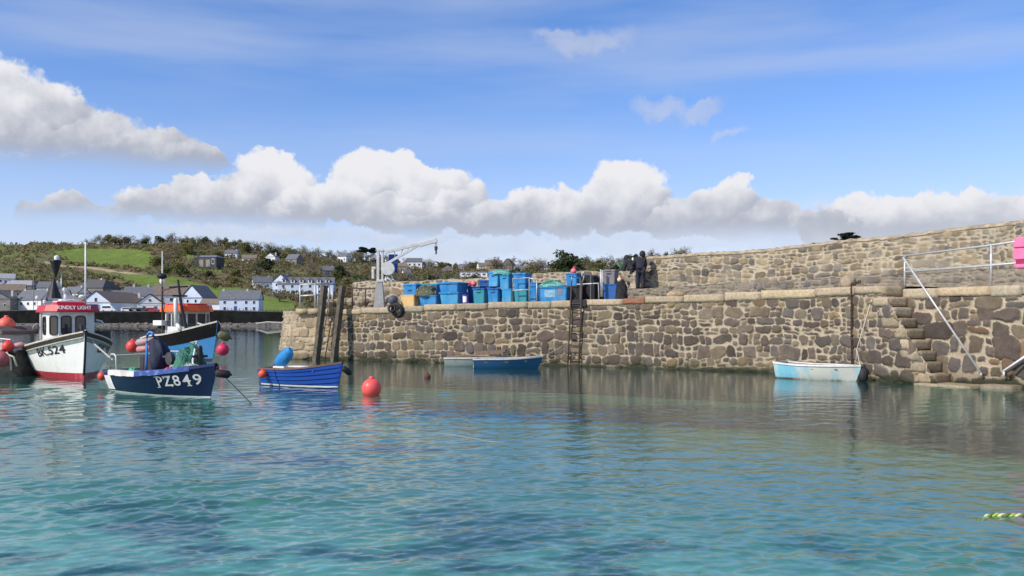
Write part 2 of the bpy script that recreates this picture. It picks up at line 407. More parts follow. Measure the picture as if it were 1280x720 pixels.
# ------------------------------------------------------------------ water
def make_water():
    m, nt, b = new_mat('harbour_water'); nt.nodes.remove(b)
    out = nt.nodes['Material Output']
    gl = nt.nodes.new('ShaderNodeBsdfGlossy'); gl.inputs['Roughness'].default_value = .0; gl.inputs['Color'].default_value = (.93, .95, .97, 1)
    tr = nt.nodes.new('ShaderNodeBsdfTransparent'); tr.inputs[0].default_value = (.45, .80, .80, 1)
    df = nt.nodes.new('ShaderNodeBsdfDiffuse'); df.inputs[0].default_value = (.06, .20, .19, 1)
    tc = nt.nodes.new('ShaderNodeTexCoord')
    mp = nt.nodes.new('ShaderNodeMapping'); mp.inputs['Scale'].default_value = (1, 2.2, 1); mp.inputs['Rotation'].default_value = (0, 0, R(-12))
    nt.links.new(tc.outputs['Object'], mp.inputs[0])
    n = nt.nodes.new('ShaderNodeTexNoise'); n.inputs['Scale'].default_value = 7; n.inputs['Detail'].default_value = 4; nt.links.new(mp.outputs[0], n.inputs['Vector'])
    bp = nt.nodes.new('ShaderNodeBump'); bp.inputs['Strength'].default_value = .09; bp.inputs['Distance'].default_value = .03
    nt.links.new(n.outputs['Fac'], bp.inputs['Height'])
    nt.links.new(bp.outputs[0], gl.inputs['Normal'])
    # Schlick's reflectance, the same from above and from below the surface
    ge = nt.nodes.new('ShaderNodeNewGeometry'); dt = nt.nodes.new('ShaderNodeVectorMath'); dt.operation = 'DOT_PRODUCT'
    nt.links.new(ge.outputs['Incoming'], dt.inputs[0]); nt.links.new(bp.outputs[0], dt.inputs[1])
    def mth(op, a, b):
        n_ = nt.nodes.new('ShaderNodeMath'); n_.operation = op
        for s_, v_ in zip(n_.inputs, (a, b)):
            if isinstance(v_, (int, float)): s_.default_value = v_
            else: nt.links.new(v_, s_)
        return n_
    ab = mth('ABSOLUTE', dt.outputs['Value'], 0); om = mth('SUBTRACT', 1.0, ab.outputs[0]); om.use_clamp = True
    fr = mth('MULTIPLY_ADD', mth('POWER', om.outputs[0], 5.0).outputs[0], .98); fr.inputs[2].default_value = .02
    body = nt.nodes.new('ShaderNodeMixShader'); body.inputs[0].default_value = .20
    nt.links.new(tr.outputs[0], body.inputs[1]); nt.links.new(df.outputs[0], body.inputs[2])
    mx = nt.nodes.new('ShaderNodeMixShader'); nt.links.new(fr.outputs[0], mx.inputs[0]); nt.links.new(body.outputs[0], mx.inputs[1]); nt.links.new(gl.outputs[0], mx.inputs[2])
    nt.links.new(mx.outputs[0], out.inputs['Surface'])
    # one sheet of rings about the near shore: fine where the harbour lies, coarse to the horizon
    fa = np.linspace(-41, 41, 900)
    ang = np.radians(np.concatenate([fa, np.linspace(41, 319, 60)[1:-1]]))
    rr = np.concatenate([np.linspace(.5, 5, 12)[:-1], np.geomspace(5, 62, 720), np.geomspace(62, 6000, 50)[1:]])
    A, Rr = np.meshgrid(ang, rr)
    X = np.sin(A)*Rr; Y = np.cos(A)*Rr
    rng = np.random.RandomState(3); Z = np.zeros_like(X)
    calm = .16+.84*sst(-(X*.75)+25-Y, -5, 17)*(.55+.45*sst(-X+4-(Y-8)*.2, -7, 6))
    # ruffled patches drifting over calmer water
    patch = .55+.9*sst(fbm(X*.16+4, Y*.33, 5, 4), .38, .66)
    for i in range(52):
        lam = math.exp(rng.uniform(math.log(.13), math.log(1.15)))
        th = R(-68)+rng.normal()*.62
        k = 2*math.pi/lam; amp = .0026*lam**.62*rng.uniform(.6, 1.3)
        fade = np.clip(1.4-Rr/(lam*75), 0, 1)
        ph = 2.2*fbm(X*.22, Y*.22, 40+i, 2)*2
        s = np.sin(k*(X*math.cos(th)+Y*math.sin(th))+rng.uniform(0, 6.28)+ph)
        Z += amp*fade*(s+.25*np.cos(2*np.arcsin(np.clip(s, -1, 1))))
    for i in range(22):                             # finest wavelets, close by
        lam = rng.uniform(.09, .26); th = R(-68)+rng.normal()*.8; k = 2*math.pi/lam
        Z += .0010*(lam/.15)**.7*np.clip(1.3-Rr/(lam*110), 0, 1)*np.sin(k*(X*math.cos(th)+Y*math.sin(th))+rng.uniform(0, 6.28)+3*fbm(X*.6, Y*.6, 90+i, 2))
    Z *= calm*patch*np.clip((62-Rr)/20, 0, 1)
    o = np_mesh('water', np.stack([X.ravel(), Y.ravel(), Z.ravel()], 1), grid_faces(len(rr), len(ang), True), m)
    tag(o, kind='structure')
make_water()

def make_seabed():
    m, nt, b = new_mat('sandy_seabed')
    tc = nt.nodes.new('ShaderNodeTexCoord')
    n = nt.nodes.new('ShaderNodeTexNoise'); n.inputs['Scale'].default_value = .34; n.inputs['Detail'].default_value = 6; n.inputs['Roughness'].default_value = .6
    nt.links.new(tc.outputs['Object'], n.inputs['Vector'])
    cr = nt.nodes.new('ShaderNodeValToRGB'); e = cr.color_ramp.elements
    e[0].position = .40; e[0].color = (.06, .09, .10, 1); e[1].position = .50; e[1].color = (.66, .63, .51, 1)
    nt.links.new(n.outputs['Fac'], cr.inputs[0])
    n2 = nt.nodes.new('ShaderNodeTexNoise'); n2.inputs['Scale'].default_value = 2.4; n2.inputs['Detail'].default_value = 5; nt.links.new(tc.outputs['Object'], n2.inputs['Vector'])
    r = nt.nodes.new('ShaderNodeMapRange'); r.inputs[1].default_value = .3; r.inputs[2].default_value = .7; r.inputs[3].default_value = .7; r.inputs[4].default_value = 1.25
    nt.links.new(n2.outputs['Fac'], r.inputs[0])
    mu = nt.nodes.new('ShaderNodeVectorMath'); mu.operation = 'SCALE'; nt.links.new(cr.outputs[0], mu.inputs[0]); nt.links.new(r.outputs[0], mu.inputs['Scale'])
    # sand here; olive towards the quay paints in light lost in deeper water
    sx = nt.nodes.new('ShaderNodeSeparateXYZ'); nt.links.new(tc.outputs['Object'], sx.inputs[0])
    ad = nt.nodes.new('ShaderNodeMath'); ad.operation = 'MULTIPLY_ADD'; nt.links.new(n.outputs['Fac'], ad.inputs[0]); ad.inputs[1].default_value = 14; nt.links.new(sx.outputs[1], ad.inputs[2])
    ax = nt.nodes.new('ShaderNodeMath'); ax.operation = 'MULTIPLY_ADD'; nt.links.new(sx.outputs[0], ax.inputs[0]); ax.inputs[1].default_value = .35; nt.links.new(ad.outputs[0], ax.inputs[2])
    rm = nt.nodes.new('ShaderNodeMapRange'); rm.interpolation_type = 'SMOOTHSTEP'; rm.inputs[1].default_value = 15; rm.inputs[2].default_value = 30; nt.links.new(ax.outputs[0], rm.inputs[0])
    ml = nt.nodes.new('ShaderNodeMix'); ml.data_type = 'RGBA'; nt.links.new(rm.outputs[0], ml.inputs[0]); nt.links.new(mu.outputs[0], ml.inputs[6]); ml.inputs[7].default_value = (.27, .27, .14, 1)
    nt.links.new(ml.outputs[2], b.inputs['Base Color']); b.inputs['Roughness'].default_value = 1
    ang = np.radians(np.linspace(0, 360, 181)[:-1]); rr = np.concatenate([np.linspace(.3, 80, 120), np.geomspace(80, 6000, 20)[1:]])
    A, Rr = np.meshgrid(ang, rr); X = np.sin(A)*Rr; Y = np.cos(A)*Rr
    Z = -1.3-.035*np.clip(Y, -20, 60)+.25*fbm(X*.3, Y*.3, 8)
    tag(np_mesh('seabed', np.stack([X.ravel(), Y.ravel(), Z.ravel()], 1), grid_faces(len(rr), len(ang), True), m), kind='structure')
make_seabed()

# ------------------------------------------------------------------ hills across the bay
SKX = [-1400, -700, -200, 0, 50, 110, 160, 240, 300, 350, 400, 450, 520, 600, 700, 760, 820, 900, 1050, 1280, 1700, 2400]
SKY = [352, 330, 316, 306, 302, 304, 304, 303, 311, 317, 322, 328, 334, 337, 335, 332, 327, 322, 312, 308, 312, 330]
def ysky(x): return np.interp(x, SKX, SKY)
D0, D1 = 300.0, 640.0
def y_ground(x, Y):
    t = np.clip((Y-D0)/(D1-D0), 0, 1)
    return 390.5-(390.5-ysky(x))*t
def z_ground(x, Y, bumps=True):
    z = EYE+(HZ-y_ground(x, np.minimum(Y, D1)))/F*np.minimum(Y, D1)
    Xm = (x-640)/F*Y
    if bumps: z = z+(fbm(Xm*.02, Y*.02, 21, 4)-.5)*7*sst(Y, D0+6, D0+70)
    z = np.where(Y < D0, 4.55, z)
    z = np.where(Y < 284.5, -.6+(Y-262)*.075, z)
    return z
def d_of(x, y):
    """distance at which the hillside stands at height y for bearing x"""
    t = (390.5-y)/(390.5-float(ysky(x))); return D0+(D1-D0)*max(0, min(1, t))
def on_hill(x, y):
    d = d_of(x, y); return Vector(((x-640)/F*d, d, float(z_ground(np.array(float(x)), np.array(float(d))))))
FIELDS = [
    [(62, 316), (95, 310), (150, 312), (188, 317), (196, 324), (190, 333), (176, 335), (150, 331), (85, 325)],
    [(110, 337), (178, 345), (215, 347), (240, 350), (290, 358), (320, 368), (345, 374), (372, 380), (372, 390), (330, 391), (300, 386), (240, 380), (200, 368), (150, 352), (120, 344)],
    [(236, 330), (262, 329), (284, 331), (283, 338), (240, 337)], [(232, 318), (246, 316), (246, 326), (232, 326)]]
TRACK = [(56, 328), (120, 335), (178, 343)]
def in_poly(x, y, poly):
    c = np.zeros(x.shape, bool); n = len(poly)
    for i in range(n):
        x1, y1 = poly[i]; x2, y2 = poly[(i+1) % n]
        cond = ((y1 > y) != (y2 > y)) & (x < (x2-x1)*(y-y1)/(y2-y1+1e-9)+x1); c ^= cond
    return c
def field_mask(x, y):
    f = np.zeros(np.shape(x), bool)
    for p in FIELDS: f |= in_poly(x, y, p)
    return f
def make_hills():
    xs = np.concatenate([np.linspace(-1400, -40, 40)[:-1], np.linspace(-40, 880, 420), np.linspace(880, 2400, 60)[1:]])
    ys = np.concatenate([np.linspace(262, 284, 14), [284.6, 286, 290, 295, 299.5], np.linspace(300.5, 640, 330), np.linspace(650, 1500, 30)])
    Yg, Xg = np.meshgrid(ys, xs, indexing='ij')
    Z = z_ground(Xg, Yg); Xw = (Xg-640)/F*Yg
    yp = y_ground(Xg, Yg)
    wx = Xg+(fbm(Xw*.05, Yg*.05, 61)-.5)*10; wy = yp+(fbm(Xw*.05, Yg*.05, 62)-.5)*4
    f = field_mask(wx, wy) & (Yg > D0) & (Yg < D1)
    n1 = fbm(Xw*.02, Yg*.03, 31, 4); n2 = fbm(Xw*.11, Yg*.11, 35, 4)
    brown = np.array([.16, .125, .075]); olive = np.array([.135, .135, .06]); grass = np.array([.11, .14, .035]); green = np.array([.14, .19, .04])
    a = sst(n1, .38, .62)[..., None]; b = sst(n2, .45, .68)[..., None]
    lefty = sst(220-Xg, 0, 120)[..., None]
    c = brown*(1-a)+olive*a; c = c*(1-b*(.4+.55*lefty))+grass*b*(.4+.55*lefty)
    g = green*(.85+.3*n2[..., None])+np.array([.02, .015, 0])*(n1[..., None]-.5)
    c = np.where(f[..., None], g, c)
    tr = np.zeros_like(Xg)
    for (x1, y1), (x2, y2) in zip(TRACK[:-1], TRACK[1:]):
        t = np.clip((Xg-x1)/(x2-x1), 0, 1); ins = (Xg >= x1) & (Xg <= x2)
        tr = np.maximum(tr, ins*(np.abs(yp-(y1+(y2-y1)*t)) < 1.3))
    c = np.where(tr[..., None] > .5, np.array([.36, .29, .17]), c)
    road = (Yg > 284.5) & (Yg < D0); c = np.where(road[..., None], np.array([.16, .15, .14]), c)
    beach = Yg < 284.5; c = np.where(beach[..., None], np.array([.17, .15, .12])*(.6+.8*n2[..., None]), c)
    m = tone_mat('hillside', .95, .35, .3, .9, .1, bscale=.6)
    V = np.stack([Xw.ravel(), Yg.ravel(), Z.ravel()], 1)
    tag(np_mesh('hills', V, grid_faces(len(ys), len(xs)), m, cols=c.reshape(-1, 3)), kind='structure')
make_hills()

# low scrub, gorse and hedges that clothe the slopes
LEAFM = tone_mat('scrub_leaves', .85, 1.2, .3, 0, .15)
def leaf_light(m):
    nt = m.node_tree; b = nt.nodes['Principled BSDF']; t = nt.nodes.new('ShaderNodeBsdfTranslucent'); x = nt.nodes.new('ShaderNodeMixShader'); x.inputs[0].default_value = .38
    nt.links.new(b.inputs['Base Color'].links[0].from_socket, t.inputs[0]); nt.links.new(b.outputs[0], x.inputs[1]); nt.links.new(t.outputs[0], x.inputs[2])
    nt.links.new(x.outputs[0], nt.nodes['Material Output'].inputs['Surface'])
leaf_light(LEAFM)
def leaf_cloud(rng, cen, rad, n, size, flat=.75):
    """n small quads through an ellipsoid of radius rad about each centre"""
    k = len(cen)
    d = rng.normal(size=(k, n, 3)); d /= np.linalg.norm(d, axis=2, keepdims=True)
    r = rng.uniform(.35, 1.0, (k, n, 1))**.6
    p = cen[:, None, :]+d*r*rad[:, None, None]*np.array([1, 1, flat])
    a = rng.normal(size=(k, n, 3)); a /= np.linalg.norm(a, axis=2, keepdims=True)
    b = np.cross(a, rng.normal(size=(k, n, 3))); b /= np.linalg.norm(b, axis=2, keepdims=True)
    s = size*rng.uniform(.6, 1.4, (k, n, 1))
    q = np.stack([p-a*s-b*s*.6, p+a*s-b*s*.6, p+a*s+b*s*.6, p-a*s+b*s*.6], 2)
    return q.reshape(-1, 3)
SCRUB_COL = np.array([[.075, .055, .03], [.05, .06, .02], [.035, .055, .018], [.10, .075, .04], [.105, .07, .035], [.09, .095, .04]])
def make_scrub():
    rng = np.random.RandomState(11); K = 25000
    x = np.where(rng.uniform(size=K) < .68, rng.uniform(-120, 960, K), np.where(rng.uniform(size=K) < .3, rng.uniform(-420, -120, K), rng.uniform(960, 1560, K))); t = rng.uniform(0, 1, K)**.8; Y = D0+4+(D1+8-D0-4)*t
    y = y_ground(x, Y)
    f = field_mask(x, y); tr = (x > 50) & (x < 185) & (np.abs(y-(328+(x-56)*.123)) < 2.6)
    Xw = (x-640)/F*Y
    dens = fbm(Xw*.03, Y*.03, 71, 4)
    low = (y > 378) & (x < 430)                               # the village's streets
    keep = ~f & ~tr & ~(low & (rng.uniform(size=K) < .85)) & ((dens > .43) | (rng.uniform(size=K) < .35)) & ((x > 130) | (rng.uniform(size=K) < .6))
    x, Y, Xw = x[keep], Y[keep], Xw[keep]
    z = z_ground(x, Y)
    rad = rng.uniform(.9, 2.3, len(x))*(1+.5*(x > 200))
    cen = np.stack([Xw, Y, z+rad*.35], 1)
    n = 14
    q = leaf_cloud(rng, cen, rad, n, .52)
    w = fbm(Xw*.015+9, Y*.02, 77, 3)
    ci = (np.clip((w-.3)/.4+rng.normal(size=len(x))*.12, 0, .999)*len(SCRUB_COL)).astype(int)
    c = SCRUB_COL[ci]*2.5*rng.uniform(.88, 1.12, (len(x), 1)); c = c*.52+np.array([.215, .19, .10])*.5
    c = np.repeat(c, n*4, 0)
    o = np_mesh('hillside_scrub', q, np.arange(len(q)).reshape(-1, 4), LEAFM, smooth=False, cols=c)
    tag(o, 'brown and olive scrub covering the slopes across the bay', 'scrub', kind='stuff')
make_scrub()

# ------------------------------------------------------------------ trees
BARK = mat('bark', (.09, .07, .055), .9, .3, 3, bump=.3)
def tree_mesh(seed, h, kind):
    """trunk builder and leaf cloud of one tree: (MB of wood, quads, colours)"""
    rng = np.random.RandomState(seed); w = MB(); tips = []
    def limb(p, d, L, r, lv):
        pts = [p]; q = Vector(p); dd = Vector(d)
        for i in range(3):
            dd = (dd+Vector(rng.normal(size=3)*.16)+Vector((0, 0, .06))).normalized(); q = q+dd*L/3; pts.append(q.copy())
        w.tube(pts, [r, r*.85, r*.7, r*.5], 5 if lv else 7, caps=False)
        tips.append((pts[-1], L)); tips.append((pts[-2], L))
        if lv < 2:
            for i in range(3 if lv else 5):
                a = rng.uniform(0, 6.28); s = pts[1+i % 3]
                limb(s, (dd*.6+Vector((math.cos(a), math.sin(a), rng.uniform(.0, .6)))).normalized(), L*rng.uniform(.55, .75), r*.5, lv+1)
    col = {'bare': [(.085, .075, .05), (.105, .088, .06), (.07, .064, .042)], 'olive': [(.06, .062, .024), (.08, .075, .03)],
           'dark': [(.018, .03, .014), (.03, .042, .018), (.045, .05, .022)], 'green': [(.035, .06, .016), (.05, .08, .02)], 'pine': [(.012, .022, .012), (.025, .035, .016)],
           'rust': [(.12, .072, .035), (.10, .065, .035)]}[kind]
    if kind == 'pine':
        w.tube([(0, 0, -.4), (h*.02, 0, h*.35), (h*.05, 0, h*.8)], [h*.035, h*.028, h*.015], 8)
        cen = []; rad = []
        for i in range(16):
            a = rng.uniform(0, 6.28); zz = rng.uniform(.62, .97); r = h*.42*rng.uniform(.25, 1)*(1.15-(zz-.62)*1.2)
            c = (math.cos(a)*r+h*.05, math.sin(a)*r, h*zz); cen.append(c); rad.append(h*rng.uniform(.12, .22))
            w.tube([(h*.04, 0, h*(zz-.12)), c], [h*.012, h*.004], 5, caps=False)
        q = leaf_cloud(rng, np.array(cen), np.array(rad), 90, h*.032, .4); n = 90
    else:
        limb((0, 0, -.4), (0, 0, 1), h*.42, h*.028, 0)
        cen = np.array([tuple(t[0]) for t in tips]); L = np.array([t[1] for t in tips])
        ok = cen[:, 2] > h*.22; cen = cen[ok]; L = L[ok]
        n = {'bare': 13, 'olive': 32, 'dark': 40, 'green': 34, 'rust': 16}[kind]
        q = leaf_cloud(rng, cen, L*.55+h*.05, n, h*(.018 if kind in ('bare', 'rust') else .027), .85)
        if kind in ('bare', 'rust'):    # twigs: long thin blades
            Q = q.reshape(-1, 4, 3); m_ = Q.mean(1, keepdims=True); ax = (Q[:, 1]-Q[:, 0])[:, None, :]
            s = np.array([-1, 1, 1, -1])[None, :, None]; tt = np.array([-1, -1, 1, 1])[None, :, None]
            bx = (Q[:, 3]-Q[:, 0])[:, None, :]; q = (m_+ax*s*.9+bx*tt*.28).reshape(-1, 3)
        sc = h/max(q[:, 2].max(), .1); q *= sc
        w.v = [tuple(np.array(v)*sc) for v in w.v]
    k = len(q)//(n*4)
    c = np.array(col)[rng.randint(0, len(col), k)]*(3.0 if kind in ('bare', 'olive', 'rust') else 1.9 if kind != 'pine' else 1.2)*rng.uniform(.75, 1.3, (k, 1)); c = np.repeat(c, n*4, 0)
    return w, q, c
def single_tree(seed, h, kind, name):
    """a far tree as one mesh with wood and leaves"""
    w, q, c = tree_mesh(seed, h, kind)
    V = np.concatenate([np.array(w.v), q]); fs = [list(f) for f in w.f if len(f) == 4]
    Q = np.concatenate([np.array(fs), np.arange(len(q)).reshape(-1, 4)+len(w.v)])
    cc = np.concatenate([np.tile([.09, .07, .055], (len(w.v), 1)), c])
    return np_mesh(name, V, Q, LEAFM, smooth=False, cols=cc)
def near_tree(seed, h, kind, name, loc, label, cat='tree', sx=1.0):
    t = empty(name, loc, 0, label, cat); t.scale = (sx, sx, 1)
    w, q, c = tree_mesh(seed, h, kind)
    w.build('trunk', BARK, t, smooth=True)
    np_mesh('crown', q, np.arange(len(q)).reshape(-1, 4), LEAFM, t, smooth=False, cols=c)
    return t
def plant_woods():
    rng = np.random.RandomState(5)
    kinds = [('bare', 8, 'bare_tree', 'bare brown winter tree among the woods on the far hillside', 'bare trees of the far woods'),
             ('olive', 7, 'bushy_tree', 'olive green bushy tree among the woods on the far hillside', 'olive trees of the far woods'),
             ('dark', 7.5, 'evergreen_tree', 'dark evergreen tree among the woods on the far hillside', 'evergreen trees of the far woods'),
             ('rust', 6, 'rusty_tree', 'rusty brown tree among the woods on the far hillside', 'rusty trees of the far woods')]
    protos = {}
    for ki, (k, h, nm, lab, gr) in enumerate(kinds):
        protos[k] = [single_tree(40+7*ki+j, h, k, nm) for j in range(3)]
        for o in protos[k]: tag(o, lab, 'tree', gr)
    used = set(); spots = []
    def put(x, Y, k, s):
        o = protos[k][rng.randint(3)]
        if o.name in used: o = o.copy(); COL.objects.link(o)
        used.add(o.name)
        o.location = ((x-640)/F*Y, Y, float(z_ground(np.array(float(x)), np.array(float(Y))))-.2)
        o.rotation_euler = (0, 0, rng.uniform(0, 6.28)); o.scale = (s*rng.uniform(.95, 1.3), s*rng.uniform(.95, 1.3), s)
    # along the skyline
    for x in np.arange(112, 860, 7.4):
        xx = x+rng.uniform(-3, 3); k = rng.choice(['bare', 'bare', 'bare', 'dark', 'olive'])
        if 300 < xx < 450: k = 'bare'
        put(xx, D1+rng.uniform(-10, 8), k, rng.uniform(.65, 1.15)*(1.25 if xx > 540 else 1.1 if xx > 200 else 1))
    # through the woods of the slope
    n = 0; tries = 0
    while n < 205 and tries < 6000:
        tries += 1
        x = rng.uniform(195, 860); y = rng.uniform(float(ysky(x))+2, 384)
        if x < 430 and y > 340+(x-200)*.08 and rng.uniform() < .93: continue
        if field_mask(np.array([x]), np.array([y]))[0] or field_mask(np.array([x]), np.array([y-5]))[0]: continue
        if any(abs(x-a) < b and -3 < y-c < 16 for a, b, c in HOUSE_KEEP): continue
        Y = d_of(x, y)
        if any((x-a)**2*.12+(Y-b)**2*.03 < 5 for a, b in spots): continue
        spots.append((x, Y)); n += 1
        put(x, Y, rng.choice(['bare', 'bare', 'olive', 'dark', 'rust'], p=[.24, .18, .36, .16, .06]), rng.uniform(.7, 1.15)*(1.35 if x > 540 else 1.12))
    for (x, y) in [(130, 308), (20, 352), (60, 357), (120, 362), (210, 336), (195, 330), (205, 341), (222, 344), (188, 327), (178, 372), (270, 362), (140, 370), (350, 378), (262, 345), (290, 352)]:
        put(x, d_of(x, y), 'rust' if x in (195, 188) else rng.choice(['olive', 'dark', 'bare']), rng.uniform(.5, .8))
# x, half width, base y kept clear of woodland in front of each house
HOUSE_KEEP = [(261, 18, 332), (368, 9, 333), (330, 18, 365), (380, 38, 369), (518, 16, 334), (592, 20, 348), (623, 18, 346), (625, 18, 334), (487, 8, 350), (545, 6, 331), (302, 26, 391), (535, 6, 351), (680, 7, 336), (466, 6, 326), (489, 8, 334), (502, 8, 342), (560, 8, 342), (580, 8, 336), (603, 8, 332), (650, 8, 342), (657, 8, 334), (430, 7, 330), (410, 7, 345), (290, 8, 322), (340, 7, 330)]
plant_woods()
near_tree(91, 11.5, 'pine', 'pine_tree', on_hill(457, 331), 'flat topped dark pine on the skyline behind the crane', sx=1.25)
near_tree(92, 20, 'dark', 'round_tree', on_hill(713, 347), 'large round dark tree rising above the skyline behind the blue tubs', sx=1.15)
near_tree(93, 8.0, 'green', 'round_tree', on_hill(747, 343), 'smaller dark green tree beside the large round tree', sx=.8)
near_tree(94, 6.5, 'green', 'green_bush', on_hill(443, 352), 'bright green bushy tree low on the slope left of the crane', sx=1.4)
near_tree(95, 5.0, 'green', 'green_bush', on_hill(210, 345), 'dark green bush beside the bend of the lower field', sx=1.5)
near_tree(96, 5.5, 'green', 'green_bush', on_hill(563, 352), 'dense green bush between the small white houses', sx=1.5)
# ------------------------------------------------------------------ the village across the bay
SLATE = mat('slate_roof', (.13, .135, .15), .7, .25, 1.5); PALESLATE = mat('pale_slate_roof', (.32, .32, .33), .7, .2, 1.5)
BROWNROOF = mat('brown_tiled_roof', (.2, .155, .12), .85, .25, 1.5)
HW = mat('white_render', (.8, .8, .78), .8, .06, .6, dirt=(.55, .52, .46), damt=.4, dscale=.4); HB = mat('pale_blue_render', (.55, .63, .74), .8, .06, .6)  # white houses given the pale blue carry bluish shade in their colour
HG = mat('grey_stone_render', (.2, .19, .18), .9, .25, .8); HT = mat('tan_stone_render', (.36, .3, .22), .9, .25, .8)
WPANE = mat('house_window_glass', (.03, .035, .045), .15, .1); CHIM = mat('chimney_render', (.5, .47, .42), .9, .2)
AWN = mat('blue_awning_cloth', (.05, .10, .25), .8, .1)
def house(name, label, x, y, w, d, hw, hr, wall, roof, rz=0.0, win=(), ridge='x', chim=(), door=None, hip=0.0, over=.25, cat='house'):
    """x, y: middle of its base on the hillside; w, d, hw, hr in metres; windows as (face, along, up, width, height)"""
    p = on_hill(x, y); t = empty(name, (p.x, p.y, p.z-.15), rz, label, cat)
    def roofpoly(m, L, S, z0, zr):
        a, b = L/2+over, S/2+over; hh = hip*L/2
        drop = over*zr/(S/2)
        if ridge == 'x': vs = [(-a, -b, z0-drop), (a, -b, z0-drop), (a, b, z0-drop), (-a, b, z0-drop), (-a+hh, 0, z0+zr), (a-hh, 0, z0+zr)]
        else: vs = [(-b, a, z0-drop), (-b, -a, z0-drop), (b, -a, z0-drop), (b, a, z0-drop), (0, a-hh, z0+zr), (0, -a+hh, z0+zr)]
        n = len(vs); vs = vs+[(v[0], v[1], v[2]+.22) for v in vs]
        fs = [(0, 1, 5, 4), (2, 3, 4, 5), (1, 2, 5), (3, 0, 4)][:4 if hip else 2]
        fs = [tuple(i+n for i in f) for f in fs]+[f[::-1] for f in fs[:2]]+[(0, 1, 1+n, 0+n), (1, 2, 2+n, 1+n), (2, 3, 3+n, 2+n), (3, 0, n, 3+n)]
        m.add(vs, fs)
    L, S = (w, d) if ridge == 'x' else (d, w)
    m = MB(); m.box((0, 0, hw/2-1), (w, d, hw+2))
    if hr > 0 and hip == 0:
        e = .02
        if ridge == 'x':
            for s in (-1, 1): m.add([(s*(w/2-e), -d/2+e, hw-.01), (s*(w/2-e), d/2-e, hw-.01), (s*(w/2-e), 0, hw+hr-.02), (s*(w/2-.3), -d/2+e, hw-.01), (s*(w/2-.3), d/2-e, hw-.01), (s*(w/2-.3), 0, hw+hr-.02)], [(0, 1, 2), (5, 4, 3), (0, 2, 5, 3), (1, 4, 5, 2)])
        else:
            for s in (-1, 1): m.add([(-w/2+e, s*(d/2-e), hw-.01), (w/2-e, s*(d/2-e), hw-.01), (0, s*(d/2-e), hw+hr-.02), (-w/2+e, s*(d/2-.3), hw-.01), (w/2-e, s*(d/2-.3), hw-.01), (0, s*(d/2-.3), hw+hr-.02)], [(0, 1, 2), (5, 4, 3), (0, 2, 5, 3), (1, 4, 5, 2)])
    m.build('wall', wall, t)
    if hr > 0:
        m = MB(); roofpoly(m, L, S, hw, hr); rf = m.build('roof', roof, t)
    else:
        rf = MB().box((0, 0, hw+.15), (w+.6, d+.6, .3)).build('roof', roof, t)
    for (cx, cy, ch) in chim:
        MB().box((cx, cy, hw+hr*.6+ch/2), (.75, .7, ch+hr*.5)).box((cx, cy, hw+hr*.85+ch+.1), (.3, .3, .4)).build('chimney', CHIM, rf)
    for (f, a, u, ww, hh) in win:
        fr = MB(); pn = MB(); fw = .09
        for mm, sx, dp in ((fr, 1, .06), (pn, .82, .08)):
            if f == 'f': mm.box((a, -d/2, u), (ww*sx, dp*2, hh*sx))
            elif f == 'r': mm.box((w/2, a, u), (dp*2, ww*sx, hh*sx))
            elif f == 'l': mm.box((-w/2, a, u), (dp*2, ww*sx, hh*sx))
        fo = fr.build('window', MW if wall is not HW else HB, t); pn.build('pane', WPANE, fo)
    if door is not None: MB().box((door, -d/2, 1.05), (1.0, .14, 2.1)).build('door', AWN, t)
    return t
def dormers(t, w, d, hw, hr, n, wall, roof):
    for i in range(n):
        x = -w/2+w*(i+.7)/(n+.4); m = MB().box((x, -d*.30, hw+hr*.42), (1.7, d*.34, 1.5)); dm = m.build('dormer', wall, t)
        MB().prism([(-1.0, 0), (1.0, 0), (0, .9)], -d*.5, -d*.12, xf=lambda a, b, c, x=x: (x+a, c, hw+hr*.42+.75+b)).build('dormer_roof', roof, dm)
        MB().box((x, -d*.47, hw+hr*.42), (.9, .08, 1.0)).build('pane', WPANE, dm)
house('long_house', 'low long house with pale grey roof on the slope at far left', 27, 361, 12, 8, 2.6, 2.2, HG, PALESLATE, R(8), [('f', -3, 1.4, 1.2, 1.1), ('f', 0, 1.4, 1.2, 1.1), ('f', 3, 1.4, 1.2, 1.1)], hip=.25)
house('stone_barn', 'brown roofed tan stone building at the far left end of the village', 16, 378, 9, 7, 3.2, 2.4, HT, BROWNROOF, R(24), [('f', -2, 1.8, .9, 1.0), ('f', 2, 1.8, .9, 1.0)])
house('white_cottage', 'white cottage under a wide slate roof left of the red wheelhouse', 46, 387, 11.5, 7.5, 3.6, 3.4, HW, SLATE, R(-18), [('f', -3, 2.2, 1, 1.1), ('f', 0, 2.2, 1, 1.1), ('f', 3, 2.2, 1, 1.1), ('r', -1.2, 3.6, .9, 1.1), ('r', 1.2, 1.8, .9, 1.1)], chim=[(-5, 0, .9), (5, 0, .9)])
house('slate_house', 'small slate roofed house showing between the antennas of the white boat', 72, 384, 8, 7, 4.0, 2.6, HW, SLATE, R(10), [('f', -2, 2.6, 1, 1.1), ('f', 2, 2.6, 1, 1.1)], chim=[(3, 0, .8)])
house('hipped_house', 'large grey house with dark hipped roof above the white gabled building', 122, 374, 14, 11, 5.0, 3.4, HG, mat('dark_slate_roof', (.09, .085, .085), .8, .2), R(-14), [('f', -5, 3.5, 1.3, 1.3), ('f', -2.5, 3.5, 1.3, 1.3), ('f', 0, 3.5, 1.3, 1.3), ('r', 2, 3.5, 1.1, 1.3), ('r', -2, 3.5, 1.1, 1.3)], hip=.45, chim=[(2, 0, 1.0)])
